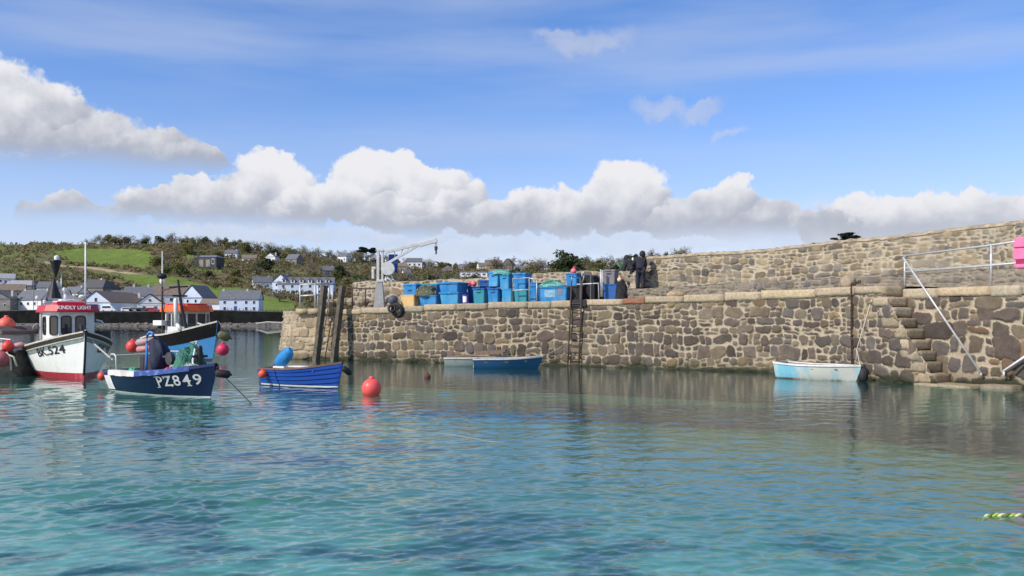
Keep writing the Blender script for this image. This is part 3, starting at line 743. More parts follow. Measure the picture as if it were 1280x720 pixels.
t = house('gabled_hall', 'long brown roofed building with a pale blue gable and dark window on the seafront', 143, 390.4, 10, 22, 3.4, 3.6, HB, BROWNROOF, R(-6), [('f', 0, 4.2, 1.1, 1.6), ('f', -3, 1.5, 1.1, 1.2), ('f', 3, 1.5, 1.1, 1.2)], ridge='y')
MB().box((-1.5, -11.7, 2.5), (5.5, 1.4, .12), rot=Matrix.Rotation(R(-14), 3, 'X')).build('awning', AWN, t)
house('low_house', 'low brown roofed wing on the seafront beside the pale gable', 118, 390.4, 13, 8, 3.4, 1.7, HW, BROWNROOF, R(4), [('f', -4, 1.6, 1.1, 1.1), ('f', 0, 1.6, 1.1, 1.1), ('f', 4, 1.6, 1.1, 1.1)])
house('slate_terrace', 'white house with slate roof and two tall white chimneys in mid village', 182, 384, 14, 7, 4.4, 3.2, HW, SLATE, R(12), [('f', -5, 3, 1, 1.2), ('f', -2, 3, 1, 1.2), ('f', 1, 3, 1, 1.2), ('f', 4, 3, 1, 1.2), ('l', 0, 3, 1, 1.2)], chim=[(-4, 0, 1.4), (1, 0, 1.4), (6, 0, 1.0)])
house('brown_cottage', 'brown roofed cottage with its white gable end above the dark sea wall', 189, 390.4, 8, 8, 3.2, 3.0, HW, BROWNROOF, R(16), [('f', -1.8, 1.7, 1, 1.1), ('f', 1.8, 1.7, 1, 1.1), ('f', 0, 4.2, .8, .9)], ridge='y')
house('big_roofed_house', 'white house under a big plain brown roof behind the orange wheelhouse', 222, 387, 15, 9, 5.2, 3.6, HW, BROWNROOF, R(20), [('f', -5, 3.6, 1.1, 1.3), ('f', -2, 3.6, 1.1, 1.3), ('f', 1, 3.6, 1.1, 1.3), ('f', 4, 3.6, 1.1, 1.3), ('f', -5, 1.5, 1.1, 1.2), ('r', 0, 4.4, 1, 1.2)], chim=[(6.6, 0, .6)])
house('blue_gable_house', 'house with a steep pale blue gable and two windows beside the big brown roof', 249, 387, 8.5, 9, 4.4, 4.2, HB, SLATE, R(-14), [('f', -1.6, 3.1, 1, 1.3), ('f', 1.6, 3.1, 1, 1.3)], ridge='y')
house('low_white_building', 'long low white building between the blue gable and the slate cottage', 272, 389.5, 10, 6, 2.8, 1.6, HW, BROWNROOF, R(2), [('f', -2, 1.5, 1.1, 1), ('f', 2, 1.5, 1.1, 1)])
house('slate_cottage', 'white two storey cottage with dark slate roof at the right end of the sea wall', 302, 390, 13.2, 7, 4.5, 2.9, HB, SLATE, R(3), [('f', -4.8, 3.4, 1, 1.2), ('f', -1.2, 3.4, 1, 1.2), ('f', 2.4, 3.4, 1, 1.2), ('f', 5, 3.4, .9, 1.2), ('f', -4.8, 1.3, 1, 1.2), ('f', 2.4, 1.3, 1, 1.2), ('f', 5, 1.3, .9, 1.2)], chim=[(2, 0, .9), (-6, 0, .9)], door=-1.2)
house('white_gable_cottage', 'small white gabled cottage left of the row of dormers', 328, 364, 9, 6, 3.4, 2.6, HW, SLATE, R(22), [('f', -2, 1.8, 1, 1.2), ('f', 2, 1.8, 1, 1.2), ('l', 0, 2.2, .9, 1.2)], chim=[(3, 0, .8)])
t = house('dormer_house', 'large pale blue terraced building with a row of roof dormers', 384, 369, 25, 9, 5.0, 3.0, HB, SLATE, R(4), [('f', -10+i*4, u, 1.3, 1.4) for i in range(6) for u in (1.5, 3.9)])
dormers(t, 25, 9, 5.0, 3.0, 6, HW, SLATE)
house('front_gable_house', 'tall pale gabled house at the left end of the dormered terrace', 356, 368, 8, 9, 5.6, 3.4, HB, SLATE, R(-12), [('f', -1.8, 1.6, 1.1, 1.4), ('f', 1.8, 1.6, 1.1, 1.4), ('f', -1.8, 4.2, 1.1, 1.4), ('f', 1.8, 4.2, 1.1, 1.4)], ridge='y', chim=[(0, 2, .6)])
t = house('square_house', 'dark square flat topped house standing alone high on the hill', 261, 333, 14.5, 10, 6.2, 1.2, mat('dark_slate_cladding', (.075, .07, .07), .85, .2), mat('blue_grey_roof', (.16, .18, .22), .6, .15), R(-8), [('f', 5.2, 3.6, 1.6, 3.2)], hip=.3)
for sx in (-2.2, 2.0): MB().box((sx, -5.0, 2.6), (2.6, .2, 4.2)).build('wall_panel', mat('pale_cladding', (.3, .28, .25), .8, .2), t)
house('grey_house', 'small grey gabled house among bare trees below the skyline', 368, 333, 9, 7, 4, 3.2, HG, SLATE, R(-25), [('f', -2, 2.4, 1, 1.2), ('f', 2, 2.4, 1, 1.2), ('l', 0, 2.4, 1, 1.2)])
house('white_villa', 'white villa with two gables under the crane boom', 518, 335, 11, 8, 4.6, 2.8, HW, SLATE, R(6), [('f', -3.4, 2.6, 1.4, 1.5), ('f', 0, 2.6, 1.4, 1.5), ('f', 3.4, 2.6, 1.4, 1.5)], chim=[(-3, 0, .8)])
t = house('veranda_house', 'long flat roofed white house with upper veranda', 592, 350, 17, 8, 5.6, 0, HW, PALESLATE, R(4), [('f', -6.4+i*3.2, u, 2.2, 1.4) for i in range(5) for u in (1.4, 4.2)])
m = MB()
for i in range(12): m.box((-8.2+i*1.49, -5.6, 3.35), (.08, .08, 1.0))
m.box((0, -5.6, 3.88), (16.6, .1, .1)).box((0, -4.8, 2.8), (16.8, 1.6, .15)); m.build('veranda', MW, t)
house('brown_roofed_bungalow', 'white bungalow with long brown roof behind the stacked blue bins', 624, 347, 13, 8, 3.2, 3.0, HW, BROWNROOF, R(-4), [('f', -4, 1.8, 1.3, 1.2), ('f', 0, 1.8, 1.3, 1.2), ('f', 4, 1.8, 1.3, 1.2)])
house('ridge_house', 'brown hillcrest house with a tall white chimney stack', 617, 336, 12, 8, 4.6, 3.6, HT, BROWNROOF, R(10), [('f', -3, 2.8, 1.2, 1.3), ('f', 1, 2.8, 1.2, 1.3)], chim=[(3.5, 0, 2.6)])
house('ridge_house', 'dark gabled house on the crest right of the tall chimney', 636, 337, 8, 8, 4.6, 4.2, HG, BROWNROOF, R(-20), [('f', -2, 2.8, 1.2, 1.3), ('f', 2, 2.8, 1.2, 1.3)], ridge='y')
house('tiny_cottage', 'small white cottage standing alone in the trees above the yellow crate', 536, 352, 6, 5, 2.8, 1.4, HW, SLATE, R(0), [('f', -1.4, 1.6, 1.2, 1), ('f', 1.4, 1.6, 1.2, 1)])
house('tiny_cottage', 'white cottage with dark roof just right of the blue crane box', 508, 346, 5, 5, 2.6, 2.0, HW, SLATE, R(25), [('f', -1.2, 1.5, .9, 1), ('f', 1.2, 1.5, .9, 1)])
house('small_white_house', 'small white house among the dark trees under the hook', 546, 333, 5, 5, 4.0, 2.2, HW, SLATE, R(-20), [('f', 0, 2.4, 1.2, 1.4)], ridge='y')
house('small_white_house', 'white gabled house on the crest beside the flat topped pine', 466, 327, 6, 6, 3.4, 2.6, HW, BROWNROOF, R(20), [('f', 0, 2.2, 1.2, 1.3)], ridge='y')
house('small_white_house', 'white house half hidden in bare trees left of the large round tree', 680, 338, 6, 6, 3.6, 2.2, HW, SLATE, R(-10), [('f', -1.4, 2, 1, 1.2), ('f', 1.4, 2, 1, 1.2)])
house('pale_house', 'pale low house in the woods right of the dark square house', 312, 329, 9, 6, 3.0, 2.2, HW, BROWNROOF, R(12), [('f', -2.4, 1.7, 1.1, 1.1), ('f', 1.8, 1.7, 1.1, 1.1)])

NEW = [(95, 379, 9, HW, SLATE, 'white cottage with slate roof just above the brown low wing'), (152, 381, 7, HW, SLATE, 'small white cottage tucked behind the pale blue gable'), (166, 387.5, 6, HW, SLATE, 'narrow white gabled cottage beside the parked cars'),
       (213, 379, 8, HW, BROWNROOF, 'white cottage on the slope behind the big brown roof'), (8, 354, 8, HW, PALESLATE, 'white house with pale roof at the extreme left of the slope'), (62, 374, 8, HW, SLATE, 'white cottage halfway up behind the red wheelhouse roof'),
       (4, 388, 9, HG, SLATE, 'grey cottage behind the sea wall at the extreme left'), (84, 389.5, 8, HW, SLATE, 'white cottage directly behind the red wheelhouse roof'), (489, 334, 8, HW, SLATE, 'white house on the ridge right behind the crane jib strut'), (502, 342, 7, HT, BROWNROOF, 'tan house below the crane jib among bushes'),
       (560, 342, 8, HG, BROWNROOF, 'grey house with brown roof left of the veranda house'), (580, 336, 7, HW, SLATE, 'white house just above the veranda house'), (603, 332, 7, HW, BROWNROOF, 'white house on the crest left of the tall chimney'), (650, 342, 8, HW, SLATE, 'white house right of the brown roofed bungalow'),
       (657, 334, 7, HT, BROWNROOF, 'tan house on the crest above the light blue bins'), (430, 330, 7, HW, SLATE, 'white house among bare trees left of the flat topped pine'), (410, 345, 7, HG, SLATE, 'grey cottage right of the dormered terrace'), (290, 322, 8, HW, SLATE, 'white house in the woods just right of the dark square house'), (340, 330, 7, HW, SLATE, 'small white house under the skyline above the terrace')]
for i, (x, y, w, wl, rf, lab) in enumerate(NEW):
    house('small_cottage', lab, x, y, w, 6, 3.2 if i % 3 else 4.2, 2.4, wl, rf, R((i*37) % 50-25), [('f', -w*.28, 1.9, 1, 1.2), ('f', w*.28, 1.9, 1, 1.2), ('l', 0, 2, .9, 1.1), ('r', 0, 2, .9, 1.1)], chim=[(w*.38, 0, .8)], door=0, ridge='y' if i % 4 == 2 else 'x')
# dark sea wall along the far shore
def far_wall():
    xs = np.linspace(-420, 372, 240); t = empty('sea_wall', (W(-20, 400, 284).x, 284, 0), 0, 'long dark stone sea wall below the village across the bay', 'sea wall')
    ox = t.location.x
    m = MB(); P = []
    for x in xs:
        X = (x-640)/F*284-ox; zt = 4.75+.25*math.sin(x*.03)
        P.append([(X, -1.4, -.6), (X, -.5, zt), (X, .4, zt), (X, .6, -.6)])
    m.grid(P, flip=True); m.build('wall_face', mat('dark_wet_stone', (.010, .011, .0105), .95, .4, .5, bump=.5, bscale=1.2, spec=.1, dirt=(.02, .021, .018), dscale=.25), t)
    m = MB(); P = []
    for x in xs[::4]:
        X = (x-640)/F*284-ox; zt = 4.77+.25*math.sin(x*.03); P.append([(X, -.62, zt), (X, -.62, zt+.28), (X, .5, zt+.28), (X, .5, zt)])
    m.grid(P, flip=True); m.build('coping', mat('grey_coping_stone', (.09, .088, .08), .9, .3, .8), t)
    m = MB()
    for i in range(18): m.box(((285+i*4.8-640)/F*284-ox, -.1, 5.35+.25*math.sin((285+i*4.8)*.03)), (.16, .16, .7))
    m.build('railing', MDARKMET, t)
far_wall()
# cars and small things along the seafront road
def parked_car(x, label, col, van=False, rz=0.0):
    p = Vector(((x-640)/F*289, 289, 4.6)); t = empty('parked_car', p, rz, label, 'van' if van else 'car')
    H = 2.1 if van else 1.45; L = 4.8 if van else 4.1
    prof = [(-L/2, .35), (L/2, .35), (L/2, .8), (L*.34, .95), (L*.2, H), (-L*.42, H), (-L/2, H*.62)] if not van else [(-L/2, .35), (L/2, .35), (L/2, .95), (L*.38, 1.15), (L*.26, H), (-L*.48, H), (-L/2, H*.9)]
    MB().prism(prof, -.85, .85, xf=lambda a, b, c: (a, c, b)).build('body', col, t, bevel=.08)
    for s in (-1, 1): MB().prism([(-L*.38, H*.62), (L*.24, H*.62), (L*.16, H*.94), (-L*.36, H*.94)], .8, .87, xf=lambda a, b, c: (a, s*c, b)).build('window', WPANE, t)
    for sx in (-1, 1):
        for s in (-1, 1): MB().lathe([(.32, -.1), (.32, .1)], 14, (sx*L*.3, s*.8, .33), Matrix.Rotation(R(90), 3, 'X')).build('wheel', MBLACK, t)
    return t
CG = mat('grey_car_paint', (.3, .31, .33), .3); CW_ = mat('white_car_paint', (.75, .75, .75), .3); CR = mat('red_car_paint', (.5, .03, .04), .3); CB = mat('dark_car_paint', (.05, .06, .09), .3)
parked_car(136, 'white van parked on the seafront under the blue awning', CW_, True)
parked_car(160, 'white car parked on the seafront right of the van', CW_)
parked_car(170, 'grey car parked on the seafront below the white chimneys', CG)
parked_car(179, 'dark car parked on the seafront left of the red one', CB)
parked_car(191, 'small red car parked on the seafront before the brown cottage', CR)
# rocks and pebbles at the foot of the sea wall
def shore_rocks():
    rng = np.random.RandomState(8); m = MB()
    for i in range(260):
        x = rng.uniform(-30, 372); Y = rng.uniform(268, 282); s = rng.uniform(.2, .75)
        m.ball(((x-640)/F*Y, Y, -.6+(Y-262)*.075+s*.15), s, 6, (1.3, 1, .6))
    tag(m.build('beach_rocks', mat('beach_rock', (.16, .14, .12), .9, .4, .8)), 'scattered grey rocks on the beach below the sea wall', 'rocks', kind='stuff')
shore_rocks()
m = MB(); m.tube([W(320, 405, 276)+Vector((0, 0, .1)), W(334, 404, 276)+Vector((0, 0, .35)), W(366, 405, 276)+Vector((0, 0, .25))], .22, 8)
tag(m.build('outfall_pipe', CHIM), 'pale pipe lying on the beach at the right end of the sea wall', 'pipe')
# ------------------------------------------------------------------ the stone quay
def make_sites(u0, u1, z0, z1, w, h, rng):
    """roughly coursed rubble: centre, half width, half height, squareness and lean of every stone"""
    S = []; z = z0
    def add(u, z, a, b, k=1.0):
        k *= 1.07; S.append((u+rng.normal()*.012, z+rng.normal()*b*.10, a*k, b*k*rng.uniform(.92, 1.08), rng.choice([2.6, 3.2, 4.2, 6.0]), rng.normal()*.07))
    while z < z1+h:
        hh = h*rng.choice([.62, .8, 1.0, 1.15, 1.35]); u = u0-w+rng.uniform(0, w)
        while u < u1+w:
            r = rng.uniform(); ww = w*(rng.uniform(.38, .6) if r < .3 else rng.uniform(.65, 1.05) if r < .74 else rng.uniform(1.1, 1.8))
            c = u+ww/2
            if r < .2 and hh > h*.75: add(c, z+hh*.27, ww/2, hh*.27); add(c+rng.normal()*.02, z+hh*.78, ww/2, hh*.22)
            elif r > .88 and hh > h*.75:
                f = rng.uniform(.35, .65); add(c-ww*.02, z+hh*f/2, ww/2, hh*f/2); add(c-ww*.25, z+hh*(1+f)/2, ww*.26, hh*(1-f)/2); add(c+ww*.26, z+hh*(1+f)/2, ww*.24, hh*(1-f)/2)
            else: add(c, z+hh/2, ww/2, hh/2, 1.0 if rng.uniform() > .14 else rng.uniform(1.08, 1.2))
            u += ww
        z += hh
    S = np.array(S); return S[np.argsort(S[:, 0])]
def stone_field(u, z, S):
    """depth inside the nearest stone (negative in the joints) and that stone's number"""
    e = np.empty_like(u); idx = np.empty(len(u), int); step = 3000
    for a in range(0, len(u), step):
        uu = u[a:a+step]; zz = z[a:a+step]
        lo = np.searchsorted(S[:, 0], uu.min()-1.4); hi = np.searchsorted(S[:, 0], uu.max()+1.4); s = S[lo:hi]
        dx = uu[:, None]-s[None, :, 0]; dz = zz[:, None]-s[None, :, 1]; c = s[None, :, 5]
        dx, dz = dx+dz*c, dz-dx*c
        P_ = s[None, :, 4]
        D = (np.abs(dx)/s[None, :, 2])**P_+(np.abs(dz)/s[None, :, 3])**P_
        D = D**(1/P_)
        k = D.argmin(1); d = D[np.arange(len(uu)), k]
        e[a:a+step] = (1-d)*np.minimum(s[k, 2], s[k, 3]); idx[a:a+step] = k+lo
    return e, idx
def stone_face(name, parent, mat_, P0, N, us, zt, zb, size, seed, palette, mortar, joint=.019, relief=.055, rnd=.07, batter=0.0, tide=True, dz=.025, cut=None, wt=None, aspect=.8, tint=None, blend=0.0, proud=0.0, warp=1.0):
    """a masonry face following a line; every stone stands proud of its joints. us: distances, P0/N: points and inland normals"""
    rng = np.random.RandomState(seed)
    n = len(us); m = int(np.ceil((np.max(zt)-zb)/dz))+1
    T = np.linspace(0, 1, m)
    U = np.repeat(us[:, None], m, 1); Z = zb+(np.asarray(zt)[:, None]-zb)*T[None, :]
    ul = np.concatenate([[0], np.cumsum(np.hypot(np.diff(P0[:, 0]), np.diff(P0[:, 1])))]); Uq = U; U = np.repeat(ul[:, None], m, 1)
    S = make_sites(0, ul[-1], zb, float(np.max(zt)), size[0], size[1], rng)
    wu = U+(fbm(U*2.6, Z*2.6, seed+1, 4)-.5)*.22*warp; wz = Z+((fbm(U*.35, Z*.35, seed+13, 2)-.5)*.5+(fbm(U*2.6, Z*2.6, seed+2, 4)-.5)*.2)*warp
    e, idx = stone_field(wu.ravel(), wz.ravel(), S)
    k = len(S); order = np.arange(k)
    jw = joint*(-.1+1.6*fbm(U*1.1, Z*1.1, seed+3, 3)).ravel()
    ef = e+(fbm(U*12, Z*12, seed+4, 3).ravel()-.5)*.045
    s = sst(ef, jw, jw+.022)                        # 0 in the joint, 1 on the stone
    hgt = np.sqrt(np.clip((ef-jw)/rnd, 0, 1))
    amp = rng.uniform(.45, 1.25, k)[idx]
    tiltu = rng.normal(size=k)[idx]*.05; tiltz = rng.normal(size=k)[idx]*.05
    rough = (fbm(U*5, Z*5, seed+6, 4).ravel()-.5)*.035+(fbm(U*22, Z*22, seed+7, 2).ravel()-.5)*.012
    disp = relief*amp*hgt+s*rough+s*((U.ravel()-S[order][idx, 0])*tiltu+(Z.ravel()-S[order][idx, 1])*tiltz)+proud
    pal = np.array(palette); c = pal[rng.randint(0, len(pal), k)]*rng.uniform(.72, 1.3, (k, 1))
    if wt is not None: c = wt(S[order], c, rng)
    cc = c[idx]*(.72+.56*fbm(U*4.5, Z*4.5, seed+8, 4).ravel())[:, None]
    mo = np.array(mortar)*(.72+.55*fbm(U*3, Z*3, seed+9, 4).ravel())[:, None]
    s2 = s*(1-blend*sst(fbm(U*1.3, Z*1.3, seed+10, 4), .45, .62).ravel())
    col = mo*(1-s2)[:, None]+cc*s2[:, None]
    if tint is not None: col = tint(Uq.ravel(), Z.ravel(), col)
    if tide:
        zz = Z.ravel()+(fbm(U*1.5, Z*.5, seed+12, 3).ravel()-.5)*.35
        w = sst(zz, .55, .06)[:, None]; col = col*(1-w)+(col*.48+np.array([.010, .014, .004]))*w
        w = sst(zz+.25*(fbm(U*2.5, Z*1.2, seed+15, 3).ravel()-.5), .19, .06)[:, None]; col = col*(1-w)+np.array([.036, .036, .02])*w
    px = np.interp(us, us, P0[:, 0]); py = P0[:, 1]
    D = disp.reshape(n, m); back = batter*(Z-zb)
    X = px[:, None]+N[:, 0][:, None]*(back-D); Y = py[:, None]+N[:, 1][:, None]*(back-D)
    V = np.stack([X.ravel(), Y.ravel(), Z.ravel()], 1)
    Q = grid_faces(n, m)
    if cut is not None:
        inside = cut(Uq.ravel(), Z.ravel()); Q = Q[~inside[Q].any(1)]
    return np_mesh(name, V, Q[:, ::-1], mat_, parent, cols=col)
STONEM = tone_mat('rubble_masonry', .88, 22, .22, .45, .25, bscale=60)
def seg(u0, u1, o=0.0, step=.026):
    us = np.arange(u0, u1, step); q = off(o)
    P = np.stack([np.interp(us, PU, q[:, 0]), np.interp(us, PU, q[:, 1])], 1)
    N = np.stack([np.interp(us, PU, PN[:, 0]), np.interp(us, PU, PN[:, 1])], 1)
    return us, P, N
U_A = u_at(424); U_ST = u_at(1104); N_ST = 9; TREAD = .235; RISE = .345; U_END = PU[-1]-.1
REC = .9
quay = empty('stone_quay', (0, 0, 0), 0, 'long rubble stone harbour quay with pale mortar, tan coping blocks and stone steps', 'quay')
PURPLE = [(.108, .082, .064), (.125, .098, .078), (.085, .066, .054), (.14, .108, .074), (.104, .088, .076), (.15, .116, .076), (.09, .07, .054)]
TAN = [(.24, .18, .11), (.20, .155, .10), (.17, .14, .10), (.22, .16, .09)]
MORTAR = (.38, .315, .22)
def front_tint(S, c, rng):
    for i in range(len(S)):
        left = 1-min(1, max(0, S[i, 0]/9)); top = max(0, (S[i, 1]-1.7))*.35
        if rng.uniform() < .08+.18*left+top*.55: c[i] = np.array(TAN[rng.randint(4)])*rng.uniform(.7, 1.15)
    return c
def stair_cut(U, Z): return U > U_ST+np.clip((float(ztop(U_ST))-Z)/RISE, 0, N_ST)*TREAD-.03
us, P, N = seg(U_A, U_ST+N_ST*TREAD+.3)
stone_face('wall_face', quay, STONEM, P, N, us, ztop(us)-.27, -1.2, (.50, .37), 101, PURPLE, MORTAR, batter=0.0, cut=stair_cut, wt=front_tint)
# the wall right of the steps stands back by the width of the flight
us, P, N = seg(U_ST-.4, U_END, REC, .024)
ZR = 3.02
stone_face('recessed_wall_face', quay, STONEM, P, N, us, np.full(len(us), ZR-.30), -1.2, (.60, .43), 202, PURPLE+[(.16, .10, .06), (.13, .10, .085)], MORTAR, joint=.04, relief=.07)
# steps
STEPM = tone_mat('step_stone', .9, 10, .3, .6, .2)
def stone_block(m, u0, u1, o0, o1, z0, z1, rng, col, cols, nn=6):
    """a hewn block between two distances along and two offsets inland, faces slightly uneven"""
    g = MB(); k = 5
    pts = {}
    for i in range(nn+1):
        for j in range(k):
            for l in range(4):
                if 0 < i < nn and 0 < j < k-1 and 0 < l < 3: continue
                u = u0+(u1-u0)*i/nn; o = o0+(o1-o0)*j/(k-1); z = z0+(z1-z0)*l/3
                b = .012
                ex = (i in (0, nn))+(j in (0, k-1))+(l in (0, 3))
                q = pt(u, o); nv = nrm(u); s = -b if ex > 1 else 0
                dd = (rng.normal()*.008+(0.014 if j == 0 and ex > 1 else 0))
                pts[i, j, l] = (q[0]+nv[0]*dd, q[1]+nv[1]*dd, z+(s if l == 3 else -s if l == 0 else 0)+rng.normal()*.005)
    keys = list(pts); ids = {q: a for a, q in enumerate(keys)}; fs = []
    def quad(a, b, c, d): fs.append((ids[a], ids[b], ids[c], ids[d]))
    for i in range(nn):
        for l in range(3):
            quad((i, 0, l), (i+1, 0, l), (i+1, 0, l+1), (i, 0, l+1)); quad((i+1, k-1, l), (i, k-1, l), (i, k-1, l+1), (i+1, k-1, l+1))
        for j in range(k-1):
            quad((i, j, 3), (i+1, j, 3), (i+1, j+1, 3), (i, j+1, 3)); quad((i, j+1, 0), (i+1, j+1, 0), (i+1, j, 0), (i, j, 0))
    for j in range(k-1):
        for l in range(3):
            quad((0, j+1, l), (0, j, l), (0, j, l+1), (0, j+1, l+1)); quad((nn, j, l), (nn, j+1, l), (nn, j+1, l+1), (nn, j, l+1))
    m.add([pts[q] for q in keys], fs); cols += [col]*len(keys)
def block_build(name, m, cols, parent, mat_):
    V = np.array(m.v); Q = np.array([list(f) for f in m.f]); return np_mesh(name, V, Q, mat_, parent, smooth=False, cols=np.array(cols))
rng = np.random.RandomState(33); zt0 = float(ztop(U_ST))
for k in range(N_ST):
    m = MB(); cols = []; zt = zt0-.02-k*RISE
    c = np.array([(.36, .285, .185), (.38, .30, .2), (.35, .285, .2), (.33, .265, .18)][k % 4])*(1 if k < 6 else .8)
    if k in (3, 4): c = c*.8
    u1 = U_ST+k*TREAD+rng.normal()*.02
    stone_block(m, u1-.62-rng.uniform(0, .12), u1, -.035-rng.uniform(0, .03), REC+.05, zt-RISE+.02, zt-.008, rng, c, cols)
    block_build('step', m, cols, quay, STEPM)
m = MB(); cols = []
stone_block(m, U_ST+6*TREAD, U_ST+N_ST*TREAD+1.0, -.3, REC+.1, -1.2, .05, rng, np.array((.30, .25, .16)), cols); block_build('landing_stone', m, cols, quay, STEPM)
m = MB(); cols = []
for (a, b, c, z) in [(4.6, 5.3, .2, .42), (5.2, 6.3, -.35, .16), (5.35, 6.2, .15, .62), (6.3, 7.5, -.2, .4), (3.2, 4.1, .25, .1)]:
    stone_block(m, U_ST+a, U_ST+b, c, REC+.1, -1.2, z, rng, np.array((.23, .19, .13))*rng.uniform(.8, 1.1), cols)
block_build('footing_stones', m, cols, quay, STEPM)
# coping
def coping(u0, u1, o0, o1, zf, hgt, seed, cs):
    rng = np.random.RandomState(seed); m = MB(); cols = []; u = u0
    while u < u1:
        L = rng.uniform(.9, 2.3); b = min(u+L, u1); c = np.array(cs[rng.randint(len(cs))])*rng.uniform(.85, 1.12)
        if abs((u+b)/2-u_at(793)) < .75 and seed == 1: c = np.array((.27, .13, .075))
        zt = zf((u+b)/2); h = hgt*rng.uniform(.9, 1.12)
        stone_block(m, u+.008, b-.008, o0-rng.uniform(.0, .035), o1, zt-h, zt+rng.normal()*.012, rng, c, cols, 8)
        u = b
    return block_build('coping', m, cols, quay, STEPM)
CS = [(.40, .32, .215), (.37, .30, .20), (.42, .335, .22), (.35, .285, .20), (.40, .32, .2)]
coping(U_A, U_ST-.02, -.05, .95, lambda u: float(ztop(u)), .30, 1, CS)
coping(U_ST-.1, U_END, REC-.05, REC+.9, lambda u: ZR+.02, .33, 2, [(.38, .315, .22), (.35, .295, .205), (.39, .30, .19)])
# deck
U_L = u_at(812, 6.0)
def strip(name, u0, u1, o0, o1, zf0, zf1, mat_, parent, no=12, du=.25, bump=.03):
    us = np.arange(u0, u1, du); P = []
    for u in us:
        row = []
        for j in range(no+1):
            o = o0+(o1-o0)*j/no; q = pt(u, o); z = zf0(u)+(zf1(u)-zf0(u))*j/no+bump*(vn(u*1.7, o*1.7, 4)-.5)
            row.append((q[0], q[1], float(z)))
        P.append(row)
    m = MB(); m.grid(P, flip=True); return m.build(name, mat_, parent, smooth=True)
DECKM = mat('worn_stone_paving', (.27, .235, .18), .95, .3, 1.2, bump=.6, bscale=8, dirt=(.12, .13, .06), dscale=.8)
strip('deck', u_at(372, .5), U_ST, .9, 6.2, lambda u: float(ztop(u))-.012, lambda u: float(ztop(u)), DECKM, quay)
strip('deck', U_ST-.3, U_END, REC+.8, 6.2, lambda u: ZR, lambda u: ZR+.02, DECKM, quay)

# pier head: big squared tan blocks, leaning back
def pier_head():
    rng = np.random.RandomState(44)
    n = 90; L = 2.68; us = np.linspace(0, L, int(L/.026)); a = np.array([-11.32, 44.9]); b = pt(U_A)
    P = a+(b-a)*(us/L)[:, None]; d = (b-a)/np.linalg.norm(b-a); Nn = np.repeat(np.array([[-d[1], d[0]]]), len(us), 0)
    o = stone_face('pier_head_face', quay, STONEM, P, Nn, us, np.full(len(us), 2.55), -1.2, (.95, .40), 303, [(.36, .275, .165), (.31, .24, .15), (.39, .30, .185), (.27, .21, .135)], (.40, .33, .24), joint=.022, relief=.06, rnd=.04, batter=.05, warp=.25)
    me = o.data; co = np.empty(len(me.vertices)*3, np.float32); me.vertices.foreach_get('co', co); co = co.reshape(-1, 3)
    w = np.clip(1-((co[:, 0]-a[0])*d[0]+(co[:, 1]-a[1])*d[1])/1.4, 0, 1); co[:, 0] += w*(co[:, 2]+.0)/2.6*.36*(co[:, 2] > -2)
    me.vertices.foreach_set('co', co.ravel()); me.update()
    # end of the pier and its far corner
    us = np.arange(0, 7.2, .03); e = np.array([-.35, .937]); P = a+e*us[::-1][:, None]; Nn = np.repeat(np.array([[.937, .35]]), len(us), 0)
    o = stone_face('pier_end_face', quay, STONEM, P, Nn, us, np.full(len(us), 2.55), -1.2, (1.0, .36), 304, [(.36, .29, .19), (.33, .26, .18)], (.38, .32, .24), joint=.022, relief=.06, rnd=.04, batter=.13, warp=.25)
    m = MB(); P = []
    top0 = np.array([a[0]+.36, a[1]]); top1 = b
    for (p, q) in ((top0, top0+e*7), (top1, pt(U_A, 6.5))): P.append([(p[0]-.02, p[1]-.02, 2.56), (q[0], q[1], 2.62)])
    m.grid(P, flip=True); m.build('pier_head_deck', DECKM, quay)
    m = MB(); cols = []
    u = 0.34
    for i, w_ in enumerate((.7, .78, .9)):
        p0 = a+d*u; p1 = a+d*(u+w_-.015); nn = np.array([-d[1], d[0]])
        b_ = len(m.v); q = []
        for z in (2.30, 2.58):
            for (p, o_) in ((p0, -.03), (p1, -.03), (p1, .7), (p0, .7)): q.append((*(p+nn*o_), z))
        m.add(q, [(3, 2, 1, 0), (4, 5, 6, 7), (0, 1, 5, 4), (1, 2, 6, 5), (2, 3, 7, 6), (3, 0, 4, 7)]); cols += [np.array([(.40, .31, .2), (.36, .29, .19), (.42, .30, .16)][i])]*8
        u += w_
    block_build('pier_coping', m, cols, quay, STEPM)
pier_head()
m = MB(); cols = []; stone_block(m, U_A+.05, U_A+1.4, -.05, .9, 2.17, 2.5, np.random.RandomState(3), np.array((.40, .22, .09)), cols); block_build('rusty_coping_stone', m, cols, quay, STEPM)

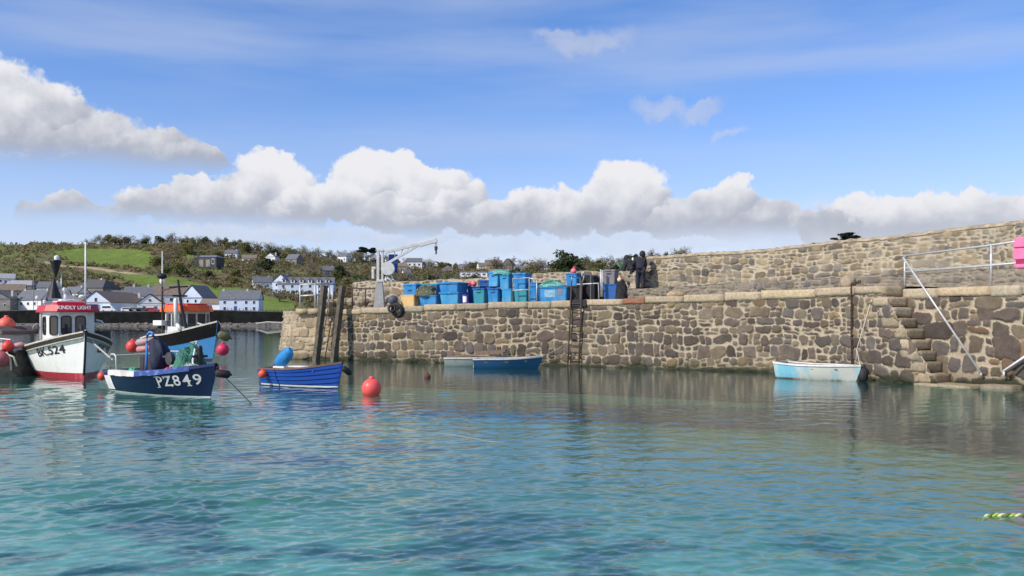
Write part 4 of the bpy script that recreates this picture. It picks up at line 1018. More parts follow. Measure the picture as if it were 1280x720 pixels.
# ------------------------------------------------------------------ parapet wall along the back of the quay
def px_curve(xs, ys): return lambda x: np.interp(x, xs, ys)
def back_wall():
    t = empty('parapet_wall', (0, 0, 0), 0, 'tall tan rubble parapet wall along the back of the quay, rising to the right', 'wall')
    O = 6.2; us, P, N = seg(u_at(806, O), U_END, O, .035)
    px = P[:, 0]/P[:, 1]*F+640; top = px_curve([800, 820, 860, 930, 1000, 1040, 1100, 1150, 1280, 1400, 1600], [323, 321, 318.5, 315, 308, 303, 297, 292, 276.5, 264, 245])(px)
    zt = EYE+(HZ-top)/F*P[:, 1]; zt = zt+.07*(fbm(us*1.6, us*0, 9, 3)-.5)
    pal = [(.225, .178, .115), (.19, .155, .108), (.16, .132, .098), (.25, .195, .12), (.135, .12, .10), (.20, .165, .10), (.155, .14, .115)]
    base = float(np.mean(ztop(us)))
    def tint(U, Z, c):
        zb = ztop(np.minimum(U, U_ST)); w = sst(Z-zb-.25*fbm(U*.8, Z, 3, 3), .75, .35)[:, None]
        g = c.mean(1, keepdims=True)*np.array([.98, .92, .82])*.72
        return c*(1-w)+g*w
    stone_face('wall_face', t, STONEM, P, N, us, zt-.02, 2.4, (.46, .27), 505, pal, (.39, .335, .24), joint=.028, relief=.06, tide=False, dz=.03, batter=.06, tint=tint, blend=.42)
    # rough rounded top
    Pq = []
    for i in range(0, len(us), 4):
        q0 = P[i]+N[i]*(.06*(zt[i]-2.4)-.05); q1 = P[i]+N[i]*(.9)
        j = .03*math.sin(i*.7)
        Pq.append([(q0[0], q0[1], zt[i]-.06), (q0[0], q0[1], zt[i]+.0+j), (*(q0*.75+q1*.25), zt[i]+.09+j), (*(q0*.3+q1*.7), zt[i]+.1-j), (q1[0], q1[1], zt[i]-.02), (q1[0], q1[1], 0.5)])
    m = MB(); m.grid(Pq, flip=True); m.build('wall_top', mat('mortared_wall_top', (.33, .27, .18), .95, .35, 3, bump=.8, bscale=9), t, smooth=True)
    # near end of the tall wall
    i = 0; q0 = P[0]; q1 = P[0]+N[0]*.9
    m = MB(); m.add([(*q0, 2.4), (*q1, 2.4), (*q1, zt[0]), (*q0, zt[0])], [(0, 1, 2, 3)]); m.build('wall_end', mat('rough_wall_end', (.3, .25, .17), .95, .4, 4, bump=.8), t)
    # raised footway at its foot
    us, P, N = seg(u_at(770, 5.0), U_END, 5.0, .035)
    zl = ztop(np.minimum(us, U_ST))
    l = empty('stone_ledge', (0, 0, 0), 0, 'low rough grey stone ledge running along the foot of the parapet', 'ledge')
    stone_face('ledge_face', l, STONEM, P, N, us, zl+.62, 2.5, (.42, .2), 606, [(.15, .13, .11), (.18, .155, .12), (.13, .12, .11), (.2, .165, .115)], (.26, .225, .17), joint=.022, relief=.06, tide=False, dz=.03, blend=.5)
    strip('ledge_top', u_at(770, 5.0), U_END, 5.0, 6.35, lambda u: float(ztop(min(u, U_ST)))+.625, lambda u: float(ztop(min(u, U_ST)))+.70, mat('ledge_paving', (.25, .215, .155), .95, .35, 1.5, bump=.7, bscale=9, dirt=(.12, .12, .06)), l, 6)
    # lower wall towards the pier head
    t = empty('low_wall', (0, 0, 0), 0, 'lower broken rubble wall behind the crane and blue bins', 'wall')
    us, P, N = seg(u_at(432, 5.6), u_at(806, 6.0), 5.6, .04)
    px = P[:, 0]/P[:, 1]*F+640; top = px_curve([430, 470, 520, 600, 660, 700, 740, 800], [353, 352, 352.5, 348, 343, 341, 340, 338])(px)
    zt = EYE+(HZ-top)/F*P[:, 1]+.16*(fbm(us*1.2, us*0, 19, 3)-.5)
    stone_face('wall_face', t, STONEM, P, N, us, zt, 2.2, (.52, .34), 707, [(.22, .175, .12), (.19, .155, .115), (.26, .2, .13), (.15, .13, .11)], (.42, .36, .26), joint=.04, relief=.07, tide=False, dz=.035, blend=.5)
    Pq = []
    for i in range(0, len(us), 4):
        q0 = P[i]; q1 = P[i]+N[i]*.8; Pq.append([(q0[0]-.0, q0[1], zt[i]-.05), (*(q0*.8+q1*.2), zt[i]+.05), (q1[0], q1[1], zt[i]), (q1[0], q1[1], 1.0)])
    m = MB(); m.grid(Pq, flip=True); m.build('wall_top', mat('low_wall_top', (.3, .25, .17), .95, .35, 3, bump=.8, bscale=9), t, smooth=True)
    q0 = P[0]; q1 = P[0]+N[0]*.8; m = MB(); m.add([(*q0, 2.3), (*q1, 2.3), (*q1, zt[0]), (*q0, zt[0])], [(3, 2, 1, 0)]); m.build('wall_end', mat('low_wall_end', (.3, .25, .17), .95, .4, 4, bump=.8), t)
back_wall()
near_tree(97, 12.5, 'pine', 'pine_tree', on_hill(1056, 313), 'dark wind clipped pine showing above the parapet wall', sx=1.6)
near_tree(98, 8.5, 'pine', 'pine_tree', on_hill(1020, 315), 'small dark pine tip barely showing over the parapet left of the larger pine', sx=.9)
# ------------------------------------------------------------------ things standing on the quay
def quay_pt(px, o):
    u = u_at(px, o); q = pt(u, o); return u, Vector((q[0], q[1], float(ztop(min(u, U_ST)))))
BIN = {'blue': mat('blue_bin_plastic', (.012, .20, .47), .5, .22, 3, dirt=(.14, .24, .30), dscale=2.5, damt=.6), 'teal': mat('teal_bin_plastic', (.02, .24, .30), .5, .12, 3, dirt=(.08, .2, .2), damt=.4),
       'deep': mat('deep_blue_bin_plastic', (.012, .085, .28), .5, .15, 3, dirt=(.05, .1, .2), damt=.35), 'sky': mat('light_blue_bin_plastic', (.03, .27, .52), .5, .12, 3, dirt=(.2, .3, .34), damt=.6),
       'yellow': mat('pale_yellow_plastic', (.62, .42, .17), .6, .1, 4, dirt=(.35, .28, .15), damt=.35), 'grey': mat('grey_crate_plastic', (.17, .16, .17), .6, .15, 4), 'black': mat('black_pot_plastic', (.02, .02, .022), .7, .3, 6)}
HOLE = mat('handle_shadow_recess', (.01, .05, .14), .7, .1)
def fish_bin(label, x0, x1, y0, y1, o, col, depth=.55, lid=None, stack=False, tilt=0.0, yaw=0.0, handle=True, cat='bin', name='fish_bin', group='plastic bins on the quay', taper=.86):
    xm = (x0+x1)/2; u, p = quay_pt(xm, o); Y = p.y
    w = (x1-x0)/F*Y/math.cos(tan_ang(u))*.98; zt = EYE+(HZ-y0)/F*Y; zb = EYE+(HZ-y1)/F*Y if stack else p.z-.005
    h = max(.2, zt-zb); n = nrm(u); c = p.xy+Vector(n)*depth/2
    t = empty(name, (c.x, c.y, zb), tan_ang(u)+yaw, label, cat, group); t.rotation_euler = (tilt, 0, tan_ang(u)+yaw)
    # hollow tapered tub
    b = MB(); rr = .03
    def ring(k, z, ins=0):
        a, d = w/2*k-ins, depth/2*k-ins; r = min(.06, a*.3, d*.3); q = []
        for cx, cy, s in ((a-r, -d+r, -90), (a-r, d-r, 0), (-a+r, d-r, 90), (-a+r, -d+r, 180)):
            for i in range(4): th = R(s+i*30); q.append((cx+r*math.cos(th), cy+r*math.sin(th), z))
        return q+[q[0]]
    b.grid([ring(taper, 0), ring(taper, .0), ring(.97, h-.05), ring(.97, h), ring(.97, h, .025), ring(taper, .03, .03)], flip=True)
    bt = ring(taper, 0)[:-1]; b.add(bt, [tuple(range(len(bt)))[::-1]]); bt = ring(taper, .03, .03)[:-1]; b.add(bt, [tuple(range(len(bt)))])
    b.build('tub', BIN[col], t)
    r = MB(); r.grid([ring(.97, h-.05), ring(1.03, h-.05), ring(1.05, h-.005), ring(1.03, h), ring(.95, h)], flip=True); r.build('rim', BIN[lid or col], t)
    if handle:
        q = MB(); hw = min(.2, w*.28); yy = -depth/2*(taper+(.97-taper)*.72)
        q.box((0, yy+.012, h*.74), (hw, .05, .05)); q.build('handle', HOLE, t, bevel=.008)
        q = MB(); q.box((0, yy-.012, h*.74+.045), (hw*1.5, .05, .028)); q.build('grip', BIN[col], t, bevel=.006)
    if lid:
        q = MB(); q.grid([ring(1.06, h-.04), ring(1.07, h+.015), ring(1.0, h+.035), ring(.9, h+.038), ring(.85, h+.03)], flip=True)
        tp = ring(.85, h+.03)[:-1]; q.add(tp, [tuple(range(len(tp)))]); q.box((0, -depth*.535, h+.005), (w*.3, .05, .07)); q.build('lid', BIN[lid], t)
    return t
def net_heap(label, x0, x1, y0, y1, o, mats, seed, n=60, cat='net', name='fishing_net', sz=None):
    rng = np.random.RandomState(seed); xm = (x0+x1)/2; u, p = quay_pt(xm, o); Y = p.y
    w = (x1-x0)/F*Y; h = (y1-y0)/F*Y; zb = EYE+(HZ-y1)/F*Y; a = tan_ang(u)
    m = MB(); rx = w/2; ry = min(.5, w*.4)
    # a lumpy heap under a tangle of cords
    P = []
    for i in range(13):
        row = []; ph = i/12*math.pi/2
        for j in range(25):
            th = 2*math.pi*j/24; k = math.cos(ph)*(1+.22*(vn(math.cos(th)*2+seed, math.sin(th)*2+i*.5, seed)-.5)*2)
            row.append((rx*k*math.cos(th), ry*k*math.sin(th), h*math.sin(ph)**.8*(.8+.4*vn(math.cos(th)*1.5, math.sin(th)*1.5+seed, seed+1))))
        P.append(row)
    m.grid(P, flip=True)
    for i in range(n):
        th = rng.uniform(0, 6.28); s = rng.uniform(.2, .98); pts = []
        d = rng.uniform(-1.2, 1.2)
        for k in range(6):
            th2 = th+d*k/6; s2 = np.clip(s+.25*(k/6-.5)*rng.uniform(-1, 1), .05, 1.05)
            pts.append((rx*s2*math.cos(th2), ry*s2*math.sin(th2), h*math.sqrt(max(0, 1-s2*s2))*1.0+rng.uniform(.0, .06)))
        m.tube(pts, rng.uniform(.006, .016), 5, mi=i % len(mats), caps=False)
    o_ = m.build(name, mats, None); o_.location = (p.x, p.y, zb); o_.rotation_euler = (0, 0, a)
    return tag(o_, label, cat)
def float_ball(label, x, y, o, dpx, m_=None, cat='float', name='buoy', group=None, sq=(1, 1, 1)):
    u, p = quay_pt(x, o); r = dpx/2/F*p.y; q = W(x, y, p.y)
    t = empty(name, q, 0, label, cat, group)
    MB().ball((0, 0, 0), r, 20, sq).build('ball', m_ or MPINK, t, smooth=True)
    MB().lathe([(r*.28, r*.9), (r*.22, r*1.15)], 10).torus((0, 0, r*1.2), r*.16, r*.07, Matrix.Rotation(R(90), 3, 'X'), 12, 6).build('eye', m_ or MPINK, t, smooth=True)
    return t
OLIVENET = mat('olive_net', (.12, .12, .07), .95, .45, 30, bump=.8, bscale=60); CYANNET = mat('pale_green_net', (.16, .42, .36), .9, .35, 30, bump=.8, bscale=60)
BLACKNET = mat('black_net', (.022, .022, .025), .95, .5, 30, bump=.8, bscale=60)
fish_bin('small blue bin standing behind the yellow crate', 503, 521, 356, 378, 1.9, 'blue', lid='blue')
t = fish_bin('pale yellow square crate at the left end of the bins', 499, 518.5, 368.5, 382, .55, 'yellow', depth=.5, handle=False, name='crate', cat='crate', taper=.97)
fish_bin('long dark blue bin at the back behind the tangled nets', 520, 548, 355.5, 376, 2.3, 'deep', lid='teal')
fish_bin('blue bin overflowing with tangled olive nets', 522, 546.5, 369, 381, .6, 'blue', depth=.7)
net_heap('tangled olive green nets heaped over a blue bin', 518, 548, 357, 370, .95, [OLIVENET, OLIVENET, CYANNET, MROPE], 3, 110)
fish_bin('wide blue tub, lower of the two stacked beside the nets', 548, 573.5, 366, 380, .55, 'sky', depth=1.0, lid='blue', handle=False)
fish_bin('wide blue tub, upper of the two stacked beside the nets', 547, 573, 353.5, 366.2, .55, 'blue', depth=1.05, lid='blue', stack=True, handle=False)
def bucket(label, x, y0, o, w):
    u, p = quay_pt(x, o); r = w/2/F*p.y; h = EYE+(HZ-y0)/F*p.y-p.z
    t = empty('bucket', p, 0, label, 'bucket')
    MB().lathe([(r*.86, 0), (r*.95, h*.9), (r*1.03, h*.9), (r*1.03, h), (r*.93, h), (r*.84, .03)], 20).build('pail', mat('purple_pail_plastic', (.13, .08, .42), .5), t, smooth=False)
    pts = [(r*.97*math.sin(a), -r*.97*math.cos(a)) for a in np.linspace(-.9, .35, 10)]
    m = MB(); m.grid([[(q[0], q[1], h*.15) for q in pts], [(q[0]*1.015, q[1]*1.015, h*.82) for q in pts]]); m.build('paper_label', MW, t)
    MB().tube([(r*math.cos(a), 0, h*.86+r*.9*math.sin(a)*.3) for a in np.linspace(0, math.pi, 9)], .008, 5).build('handle', MSTEEL, t)
bucket('small purple bucket with a white label in front of the dark bins', 582, 368.5, .6, 8.4)
fish_bin('dark blue bin holding two pink floats', 583, 601, 358, 378, 1.6, 'deep', depth=.9)
float_ball('pink float, left one of the pair on the dark bin', 586.5, 355.5, 1.9, 7, group=None)
float_ball('pink float, right one of the pair on the dark bin', 592.5, 354.5, 1.9, 7)
fish_bin('teal bin with a deep blue lid right of the purple bucket', 590, 606, 361, 379, .6, 'teal', depth=.6, lid='deep')
fish_bin('blue bin with blue lid beneath the tilted one', 608.5, 623, 361, 378, .6, 'blue', depth=.55, lid='deep')
fish_bin('light blue bin leaning back, topmost at the left of the tall stacks', 609, 622.5, 341.5, 358.5, .62, 'sky', depth=.5, lid='blue', stack=True, tilt=R(-7))
fish_bin('teal blue bin beneath the middle one of the tall stacks', 626, 640, 361, 378, .75, 'sky', depth=.7, handle=False)
fish_bin('teal blue bin on top in the middle of the tall stacks', 623.5, 636.5, 343.5, 361, .7, 'sky', depth=.6, lid='teal', stack=True)
fish_bin('deep blue lidded bin behind the tall stacks', 598, 614, 351, 376, 2.0, 'deep', depth=.7, lid='deep')
fish_bin('teal bin low behind the pale metal frame', 641.5, 659, 361, 377, .75, 'teal', depth=.6, handle=False)
fish_bin('bright blue bin on top behind the pale metal frame', 640, 657.5, 342, 361, .72, 'blue', depth=.75, lid='blue', stack=True)
fish_bin('plain blue bin right of the pale metal frame', 660.5, 671, 353, 377, .9, 'blue', depth=.6, handle=False)
net_heap('thin cyan net draped over the tops of the tall stacks', 612, 640, 338, 343, 1.0, [CYANNET, CYANNET], 17, 40)
t = fish_bin('large long blue tub with a grey patch, full of green net', 671.5, 708.5, 358.5, 377, .6, 'blue', depth=1.1, handle=False, name='fish_tub', taper=.93)
m = MB(); m.box((.37, -.525, .42), (.2, .02, .3)); m.build('grey_patch', BIN['grey'], t)
m = MB(); m.box((-.12, -.527, .34), (.52, .012, .32)); m.build('worn_label', mat('worn_pale_label', (.2, .36, .46), .8, .3, 8), t)
net_heap('pale green net bulging from the large blue tub', 675, 706, 351, 360, 1.1, [CYANNET, CYANNET, MNET], 5, 90)
# black pots and boxes by the ladder
def pot_block(label, x0, x1, y0, y1, o, depth, name, cat, cords=True):
    """a wire pot: dark netting on a rounded frame"""
    u, p = quay_pt((x0+x1)/2, o); w = (x1-x0)/F*p.y; h = EYE+(HZ-y0)/F*p.y-p.z
    t = empty(name, p, tan_ang(u), label, cat, 'lobster pots by the ladder')
    MB().box((0, depth/2, .03), (w, depth, .06)).build('base', BIN['black'], t)
    m = MB()
    for y_ in (0.03, depth-.03):
        m.tube([(-w/2+.03, y_, .05), (-w/2+.03, y_, h*.7), (-w*.3, y_, h*.97), (w*.3, y_, h*.97), (w/2-.03, y_, h*.7), (w/2-.03, y_, .05)], .022, 6)
    for q in ((-w/2+.03, h*.7), (w/2-.03, h*.7), (-w*.3, h*.97), (w*.3, h*.97)): m.tube([(q[0], .03, q[1]), (q[0], depth-.03, q[1])], .02, 6)
    m.build('frame', MBLACK, t)
    m = MB(); pr = [(-w/2+.045, .06), (w/2-.045, .06), (w/2-.045, h*.69), (w*.29, h*.94), (-w*.29, h*.94), (-w/2+.045, h*.69)]
    m.prism(pr, .045, depth-.045, xf=lambda a, b, c: (a, c, b)); m.build('netting', BLACKNET, t)
pot_block('black net covered pot stacked low behind the ladder', 711, 726, 357, 376, 1.0, .8, 'lobster_pot', 'lobster pot')
pot_block('tall black lobster pot right of the ladder', 727, 744, 343.5, 376, 1.5, .9, 'lobster_pot', 'lobster pot')
pot_block('black lobster pot behind the grey crate rail', 741, 753, 352, 376, 1.9, .8, 'lobster_pot', 'lobster pot')
fish_bin('blue bin with a red and pink float on it behind the ladder', 706.5, 721, 341.5, 357.5, 1.0, 'blue', depth=.8, stack=True, lid=None)
fish_bin('black tub under the floated blue bin', 704, 722, 357.5, 377, 1.0, 'black', depth=.8, handle=False)
float_ball('pink float resting on the blue bin behind the ladder', 717, 339, 1.4, 7.5)
float_ball('dark red float perched behind the pink one on the blue bin', 718.5, 335.5, 1.6, 6, mat('dark_red_plastic', (.16, .03, .03), .6))
fish_bin('dark blue bin under the grey crate', 753, 771, 355, 375, .85, 'deep', depth=.7, handle=False)
fish_bin('grey crate on top of the dark blue bin', 753, 768.5, 338, 355.5, .9, 'grey', depth=.45, stack=True, name='crate', cat='crate', lid='grey')
net_heap('steep black heap of net beside the grey crate', 769, 785, 350, 374, 1.0, [BLACKNET, BLACKNET, MBLACK], 9, 60)
float_ball('small orange and white float on top of the black net heap', 774.5, 349.5, .95, 6, mat('orange_white_plastic', (.8, .45, .3), .5))
def rail_frame(name, label, segs, r, m_, cat):
    """segs: polylines of (px, py, offset)"""
    ps = [[W(x, y, quay_pt(x, o)[1].y) for x, y, o in s] for s in segs]; c = ps[0][0].copy()
    t = empty(name, c, 0, label, cat); 
    for s in ps:
        m = MB(); m.tube([q-c for q in s], r, 8); m.build('bar', m_, t, smooth=True)
    return t
rail_frame('metal_frame', 'pale square metal frame standing before the teal bin', [[(641, 377, .5), (641, 348, .5), (661.5, 347, .5), (661.5, 376.5, .5)], [(641, 363, .5), (661.5, 362, .5)], [(671, 376, .5), (671, 350, .5)], [(661.5, 347.5, .5), (671, 350, .5)]], .026, MSTEEL, 'frame')
rail_frame('ladder_rail', 'grey steel handrail between the ladder and the grey crate', [[(721, 355.5, .5), (748, 354, .5), (748.5, 374, .5)], [(751, 336.5, .6), (750.5, 371, .6)], [(753, 338, .6), (752.5, 371, .6)]], .03, MSTEEL, 'railing')
# rusty ladder down the quay
def ladder(name, label, xa, xb, ytop, ybot, o, xa2=None, xb2=None, loops=True, mm=MRUST, rungs=13, r=.032):
    ua = u_at((xa+xb)/2); Y = pt(ua, o)[1]; t = empty(name, W((xa+xb)/2, ybot, Y), 0, label, 'ladder'); c = t.location
    xa2 = xa if xa2 is None else xa2; xb2 = xb if xb2 is None else xb2
    top = []
    for x, x2 in ((xa, xa2), (xb, xb2)):
        a = W(x, ytop, pt(u_at(x), o)[1]); b = W(x2, ybot, pt(u_at(x2), o)[1]); b.z = -1.0
        m = MB(); m.tube([a-c, b-c], r, 8); m.build('stile', mm, t, smooth=True); top.append((a, b))
    (a, b), (a2, b2) = top; zt = float(ztop(ua))
    for i in range(rungs):
        z = zt-.15-i*.30; k = (z-a.z)/(b.z-a.z); m = MB(); m.tube([a.lerp(b, k)-c, a2.lerp(b2, k)-c], r*.7, 6); m.build('rung', mm, t)
    return t
t = ladder('quay_ladder', 'tall rusty steel ladder down the quay behind the bins', 714.5, 727.5, 350, 460, -.18, 708.5, 722.5)
c = t.location; n = nrm(u_at(720)); 
for x, y in ((714.5, 350), (727.5, 346)):
    a = W(x, y, pt(u_at(x), -.18)[1]); b = Vector((a.x+n[0]*.9, a.y+n[1]*.9, a.z)); 
    MB().tube([a-c, a-c+Vector((0, 0, .12)), b-c+Vector((0, 0, .12)), b-c-Vector((0, 0, 1.1))], .028, 8).build('hand_hoop', MSTEEL, t, smooth=True)
MB().box(Vector(pt(u_at(724), -.06)).to_3d()+Vector((0, 0, 2.72))-c, (.75, .12, .3), rz=tan_ang(u_at(724))).build('black_pad', MBLACK, t, bevel=.02)

# crane
def crane():
    px, d0 = 474.5, None; u, p = quay_pt(px, 1.2); Y = p.y; k = Y/F
    t = empty('quay_crane', p, tan_ang(u)*0, 'grey steel hand crane on a tapered plinth with its jib swung right', 'crane')
    def L(x, y, dy=0.0): q = W(x, y, Y); return q-p+Vector((0, dy, 0))
    zb = lambda y: EYE+(HZ-y)/F*Y-p.z
    h1 = zb(352.5)
    DG = mat('grey_painted_steel', (.33, .33, .32), .55, .15, 6, dirt=(.2, .12, .07), damt=.4); LG = mat('light_grey_steel', (.55, .55, .53), .5, .12, 6, dirt=(.3, .2, .12), damt=.3)
    m = MB(); w0, w1 = 13.5*k, 7.5*k
    m.box((0, 0, h1/2), (w0, w0*.9, h1), top=(w1/w0, w1/w0)); m.build('plinth', DG, t, bevel=.01)
    m = MB(); m.box((-.02-w0*.1, 0, (h1+zb(311.5))/2), (3.2*k, .2, zb(311.5)-h1)); m.box((3.6*k, 0, (h1+zb(313))/2), (2.6*k, .16, zb(313)-h1)); m.box((1.6*k, 0, h1+.06), (9*k, .34, .12)); m.box((1.6*k, 0, zb(313)), (7*k, .26, .1)); m.build('mast', LG, t, bevel=.012)
    j0 = L(481, 315.5); j1 = L(544.5, 299.5); s0 = L(480.5, 331.5); s1 = L(523, 306.5)
    m = MB(); m.bar(j0, j1, .14, .16); m.bar(L(524, 306.2), L(546, 300.3), .2, .22); m.build('jib', LG, t, bevel=.01)
    m = MB(); m.bar(s0, s1, .12, .13); m.build('strut', LG, t, bevel=.01)
    m = MB()
    for a, b in (((493, 312.8), (494, 325)), ((504, 310), (500.5, 320)), ((509, 308.8), (512, 314))): m.bar(L(*a), L(*b), .035)
    m.build('lacing', DG, t)
    m = MB(); m.lathe([(.03, -.09), (.13, -.09), (.13, .09), (.03, .09)], 18, L(543.5, 301.3), Matrix.Rotation(R(90), 3, 'X')); m.build('sheave', DG, t)
    m = MB(); m.lathe([(.1, -.16), (.34, -.16), (.34, .16), (.1, .16)], 20, L(485.5, 336, -.1), Matrix.Rotation(R(90), 3, 'X')); m.build('winch', LG, t, bevel=.015)
    m = MB(); m.bar(L(483, 346), L(490, 350.5), .1); m.bar(L(483, 346), L(481, 352), .1); m.tube([L(487, 340), L(492, 350)+Vector((0, -.1, 0)), L(496, 352)], .03, 6); m.build('winch_handle', MW, t)
    m = MB(); x0, z0 = L(485.3, 318).x, zb(340.5); m.box((L(490.5, 318).x, .32, (zb(317.5)+z0)/2), (11*k, .25, zb(317.5)-z0)); m.build('blue_box', mat('dark_blue_panel', (.02, .06, .27), .5), t, bevel=.02)
    m = MB(); m.tube([L(545, 302), L(545, 310)], .022, 6); m.build('hoist_cable', MDARKMET, t)
    m = MB(); m.lathe([(.07, -.1), (.09, .1)], 10, L(545, 310.5)); m.tube([L(545, 312), L(545, 314.5), L(545.9, 316), L(545.2, 317.6), L(544.2, 316.5)], .04, 8); m.build('hook', MDARKMET, t)
    m = MB(); m.box(L(466.5, 341.5), (3*k, .25, 14*k)); m.box(L(467.5, 335), (5*k, .28, 3*k)); m.build('control_box', mat('cream_paint', (.6, .58, .47), .6), t, bevel=.02)
crane()
# ball and tyre fender hung on the coping
u, p = quay_pt(491.5, .25)
t = empty('mooring_ball', (p.x, p.y, p.z+.32), 0, 'large dark grey ball lying on the quay edge beside the yellow crate', 'buoy')
MB().ball((0, 0, 0), 6.3/F*p.y, 20).build('ball', mat('grey_blue_rubber', (.07, .08, .11), .6, .2, 6), t, smooth=True); MB().lathe([(.08, -.3), (.1, -.22)], 10).build('eye', MBLACK, t)
u = u_at(499); q = pt(u, -.14); a = tan_ang(u)
o = MB().torus((0, 0, 0), .27, .095, Matrix.Rotation(a, 3, 'Z') @ Matrix.Rotation(R(90), 3, 'X') @ Matrix.Rotation(R(12), 3, 'X'), 28, 10).torus((-.25, -.05, .08), .16, .06, Matrix.Rotation(R(70), 3, 'X'), 18, 8).build('tyre_fender', MBLACK, smooth=True)
o.location = (q[0], q[1], 2.47); tag(o, 'black tyre fender hanging over the coping below the grey ball', 'tyre')
# two great leaning timber piles and the ladder between them
def pile(label, xt, yt, xb, yb, d, w):
    a = W(xt, yt, d); b = W(xb, yb, d-.35); dirn = (a-b).normalized(); b2 = b-dirn*1.6
    t = empty('timber_pile', b2, 0, label, 'timber pile', 'leaning timber piles at the pier head')
    q = dirn.to_track_quat('Z', 'Y').to_matrix(); Lh = (a-b2).length
    m = MB(); n = 10; P = []
    rr = np.random.RandomState(int(xt))
    for i in range(n+1):
        ww = w*(1+.04*rr.normal()); dd = w*.75*(1+.03*rr.normal()); P.append([tuple(q @ Vector((sx*ww/2, sy*dd/2, Lh*i/n))) for sx, sy in ((-1, -1), (1, -1), (1, 1), (-1, 1), (-1, -1))])
    m.grid(P); m.add(P[-1][:4], [(0, 1, 2, 3)]); o = m.build('shaft', mat('old_dark_timber', (.10, .082, .06), .9, .4, 5, bump=.5, dirt=(.02, .025, .018), dscale=1.4, damt=.8), t, bevel=.015)
    m = MB(); m.box(tuple(q @ Vector((0, -w*.6, Lh*.62))), (.1, .06, .1), rot=q); m.box(tuple(q @ Vector((0, -w*.6, Lh*.8))), (.1, .06, .1), rot=q); m.build('bolt', MRUST, t)
dP = pt(u_at(426))[1]
pile('dark leaning timber pile left of the pier ladder', 405.5, 357, 394.5, 455, dP-.1, .32)
pile('dark leaning timber pile right of the pier ladder, pale along its edge', 428, 357.5, 416.5, 455, dP-.55, .30)
def pier_ladder():
    Y = dP-.1; t = empty('pier_ladder', W(408, 450, Y), 0, 'thin pale ladder between the two timber piles', 'ladder'); c = t.location
    for x, x2 in ((410.5, 399), (417, 406)):
        a = W(x, 383, Y); b = W(x2, 449, Y-.25); b = b+(b-a)*.3; MB().tube([a-c, b-c], .03, 7).build('stile', MRUST if x > 415 else MSTEEL, t)
    for i in range(9):
        k = i/7.5; a = W(410.5-11.5*k, 390+59*k, Y-.05-.2*k); b = a+Vector((.27, 0, 0)); MB().tube([a-c, b-c], .022, 6).build('rung', MSTEEL if i > 3 else MRUST, t)
pier_ladder()
u_p = dP
def railing(name, label, segs, r, m_, cat='railing'):
    c = segs[0][0].copy(); t = empty(name, c, 0, label, cat)
    for nm, s, rr in [(('post' if abs(s[0].z-s[-1].z) > .5 and len(s) == 2 and (s[0]-s[-1]).xy.length < .2 else 'rail'), s, r) for s in segs]:
        m = MB(); m.tube([q-c for q in s], rr, 8); m.build(nm, m_, t, smooth=True)
    return t
Yp = 45.0
railing('pier_railing', 'white tubular railing on the pier head left of the timber piles', [[W(375.2, 384, Yp), W(375.2, 355.5, Yp)], [W(394, 384, Yp), W(394, 355.5, Yp)], [W(411, 384, Yp+.6), W(411, 353.5, Yp+.6)], [W(375.2, 355.8, Yp), W(394, 355.2, Yp), W(411, 353.8, Yp+.6)], [W(375.2, 369.8, Yp), W(394, 369, Yp), W(400, 368.8, Yp+.2)], [W(397.5, 384, Yp+2), W(397.5, 357, Yp+2)], [W(415.5, 384, Yp+2), W(415.5, 360, Yp+2)]], .042, MSTEEL)
Yp = dP+1.3
railing('rusty_railing', 'low brown rusty railing between the right pile and the crane', [[W(440.5, 385, Yp), W(440.5, 360, Yp)], [W(457, 385, Yp-.5), W(457, 361, Yp-.5)], [W(431, 360.5, Yp+.3), W(440.5, 360, Yp), W(457, 361, Yp-.5), W(470, 361, Yp-1)]], .035, MRUST)
# loose stones and gear behind that railing
m = MB(); rr = np.random.RandomState(4)
t = empty('rubble_heap', W(445, 384, dP+3), 0, 'heap of broken stones behind the rusty railing', 'rubble')
for i in range(26):
    s = rr.uniform(.1, .3); MB().ball((rr.uniform(-1.4, 1.6), rr.uniform(-.5, .6), s*.5+rr.uniform(0, .25)), s, 8, (rr.uniform(.8, 1.4), 1, rr.uniform(.5, .9))).build('stone', STEPM if False else mat('loose_stone', (.26, .21, .15), .9, .35, 5, bump=.5) if i == 0 else bpy.data.materials['loose_stone'], t)
# rock left on the coping, bollard with rusty chain, ropes
u, p = quay_pt(846, .45)
o = MB().ball((0, 0, .06), .24, 14, (1.7, .9, .8)).build('loose_rock', mat('tan_rock', (.34, .26, .15), .95, .4, 7, bump=1.0, bscale=9), smooth=True); o.location = p; tag(o, 'tan rock left lying on the quay edge', 'rock')
u, p = quay_pt(1060, .35)
t = empty('stone_bollard', p, tan_ang(u), 'stubby round topped stone bollard on the quay edge holding a rusty chain', 'bollard')
MB().lathe([(.27, 0), (.26, .14), (.28, .22), (.25, .32), (.15, .39), (.02, .41)], 18).build('post', mat('bollard_stone', (.33, .26, .18), .95, .3, 8, bump=.8, bscale=12), t, smooth=True)
def chain(name, label, pts, r, m_, cat='chain', step=.085):
    pts = [Vector(q) for q in pts]; L = 0; m = MB(); i = 0; k = 0
    for a, b in zip(pts[:-1], pts[1:]):
        n = max(1, int((b-a).length/step)); d = (b-a).normalized(); q0 = d.to_track_quat('Z', 'Y').to_matrix()
        for i in range(n):
            c = a.lerp(b, (i+.5)/n); k += 1
            q = q0 @ Matrix.Rotation(R(90)*(k % 2), 3, 'Z') @ Matrix.Rotation(R(90), 3, 'X')
            bb = len(m.v); m.torus((0, 0, 0), r*2.0, r*.75, None, 10, 6)
            for j in range(bb, len(m.v)):
                v = Vector(m.v[j]); v.y *= 1.5; m.v[j] = tuple(q @ v+c)
    o = m.build(name, m_, None, smooth=True); return tag(o, label, cat)
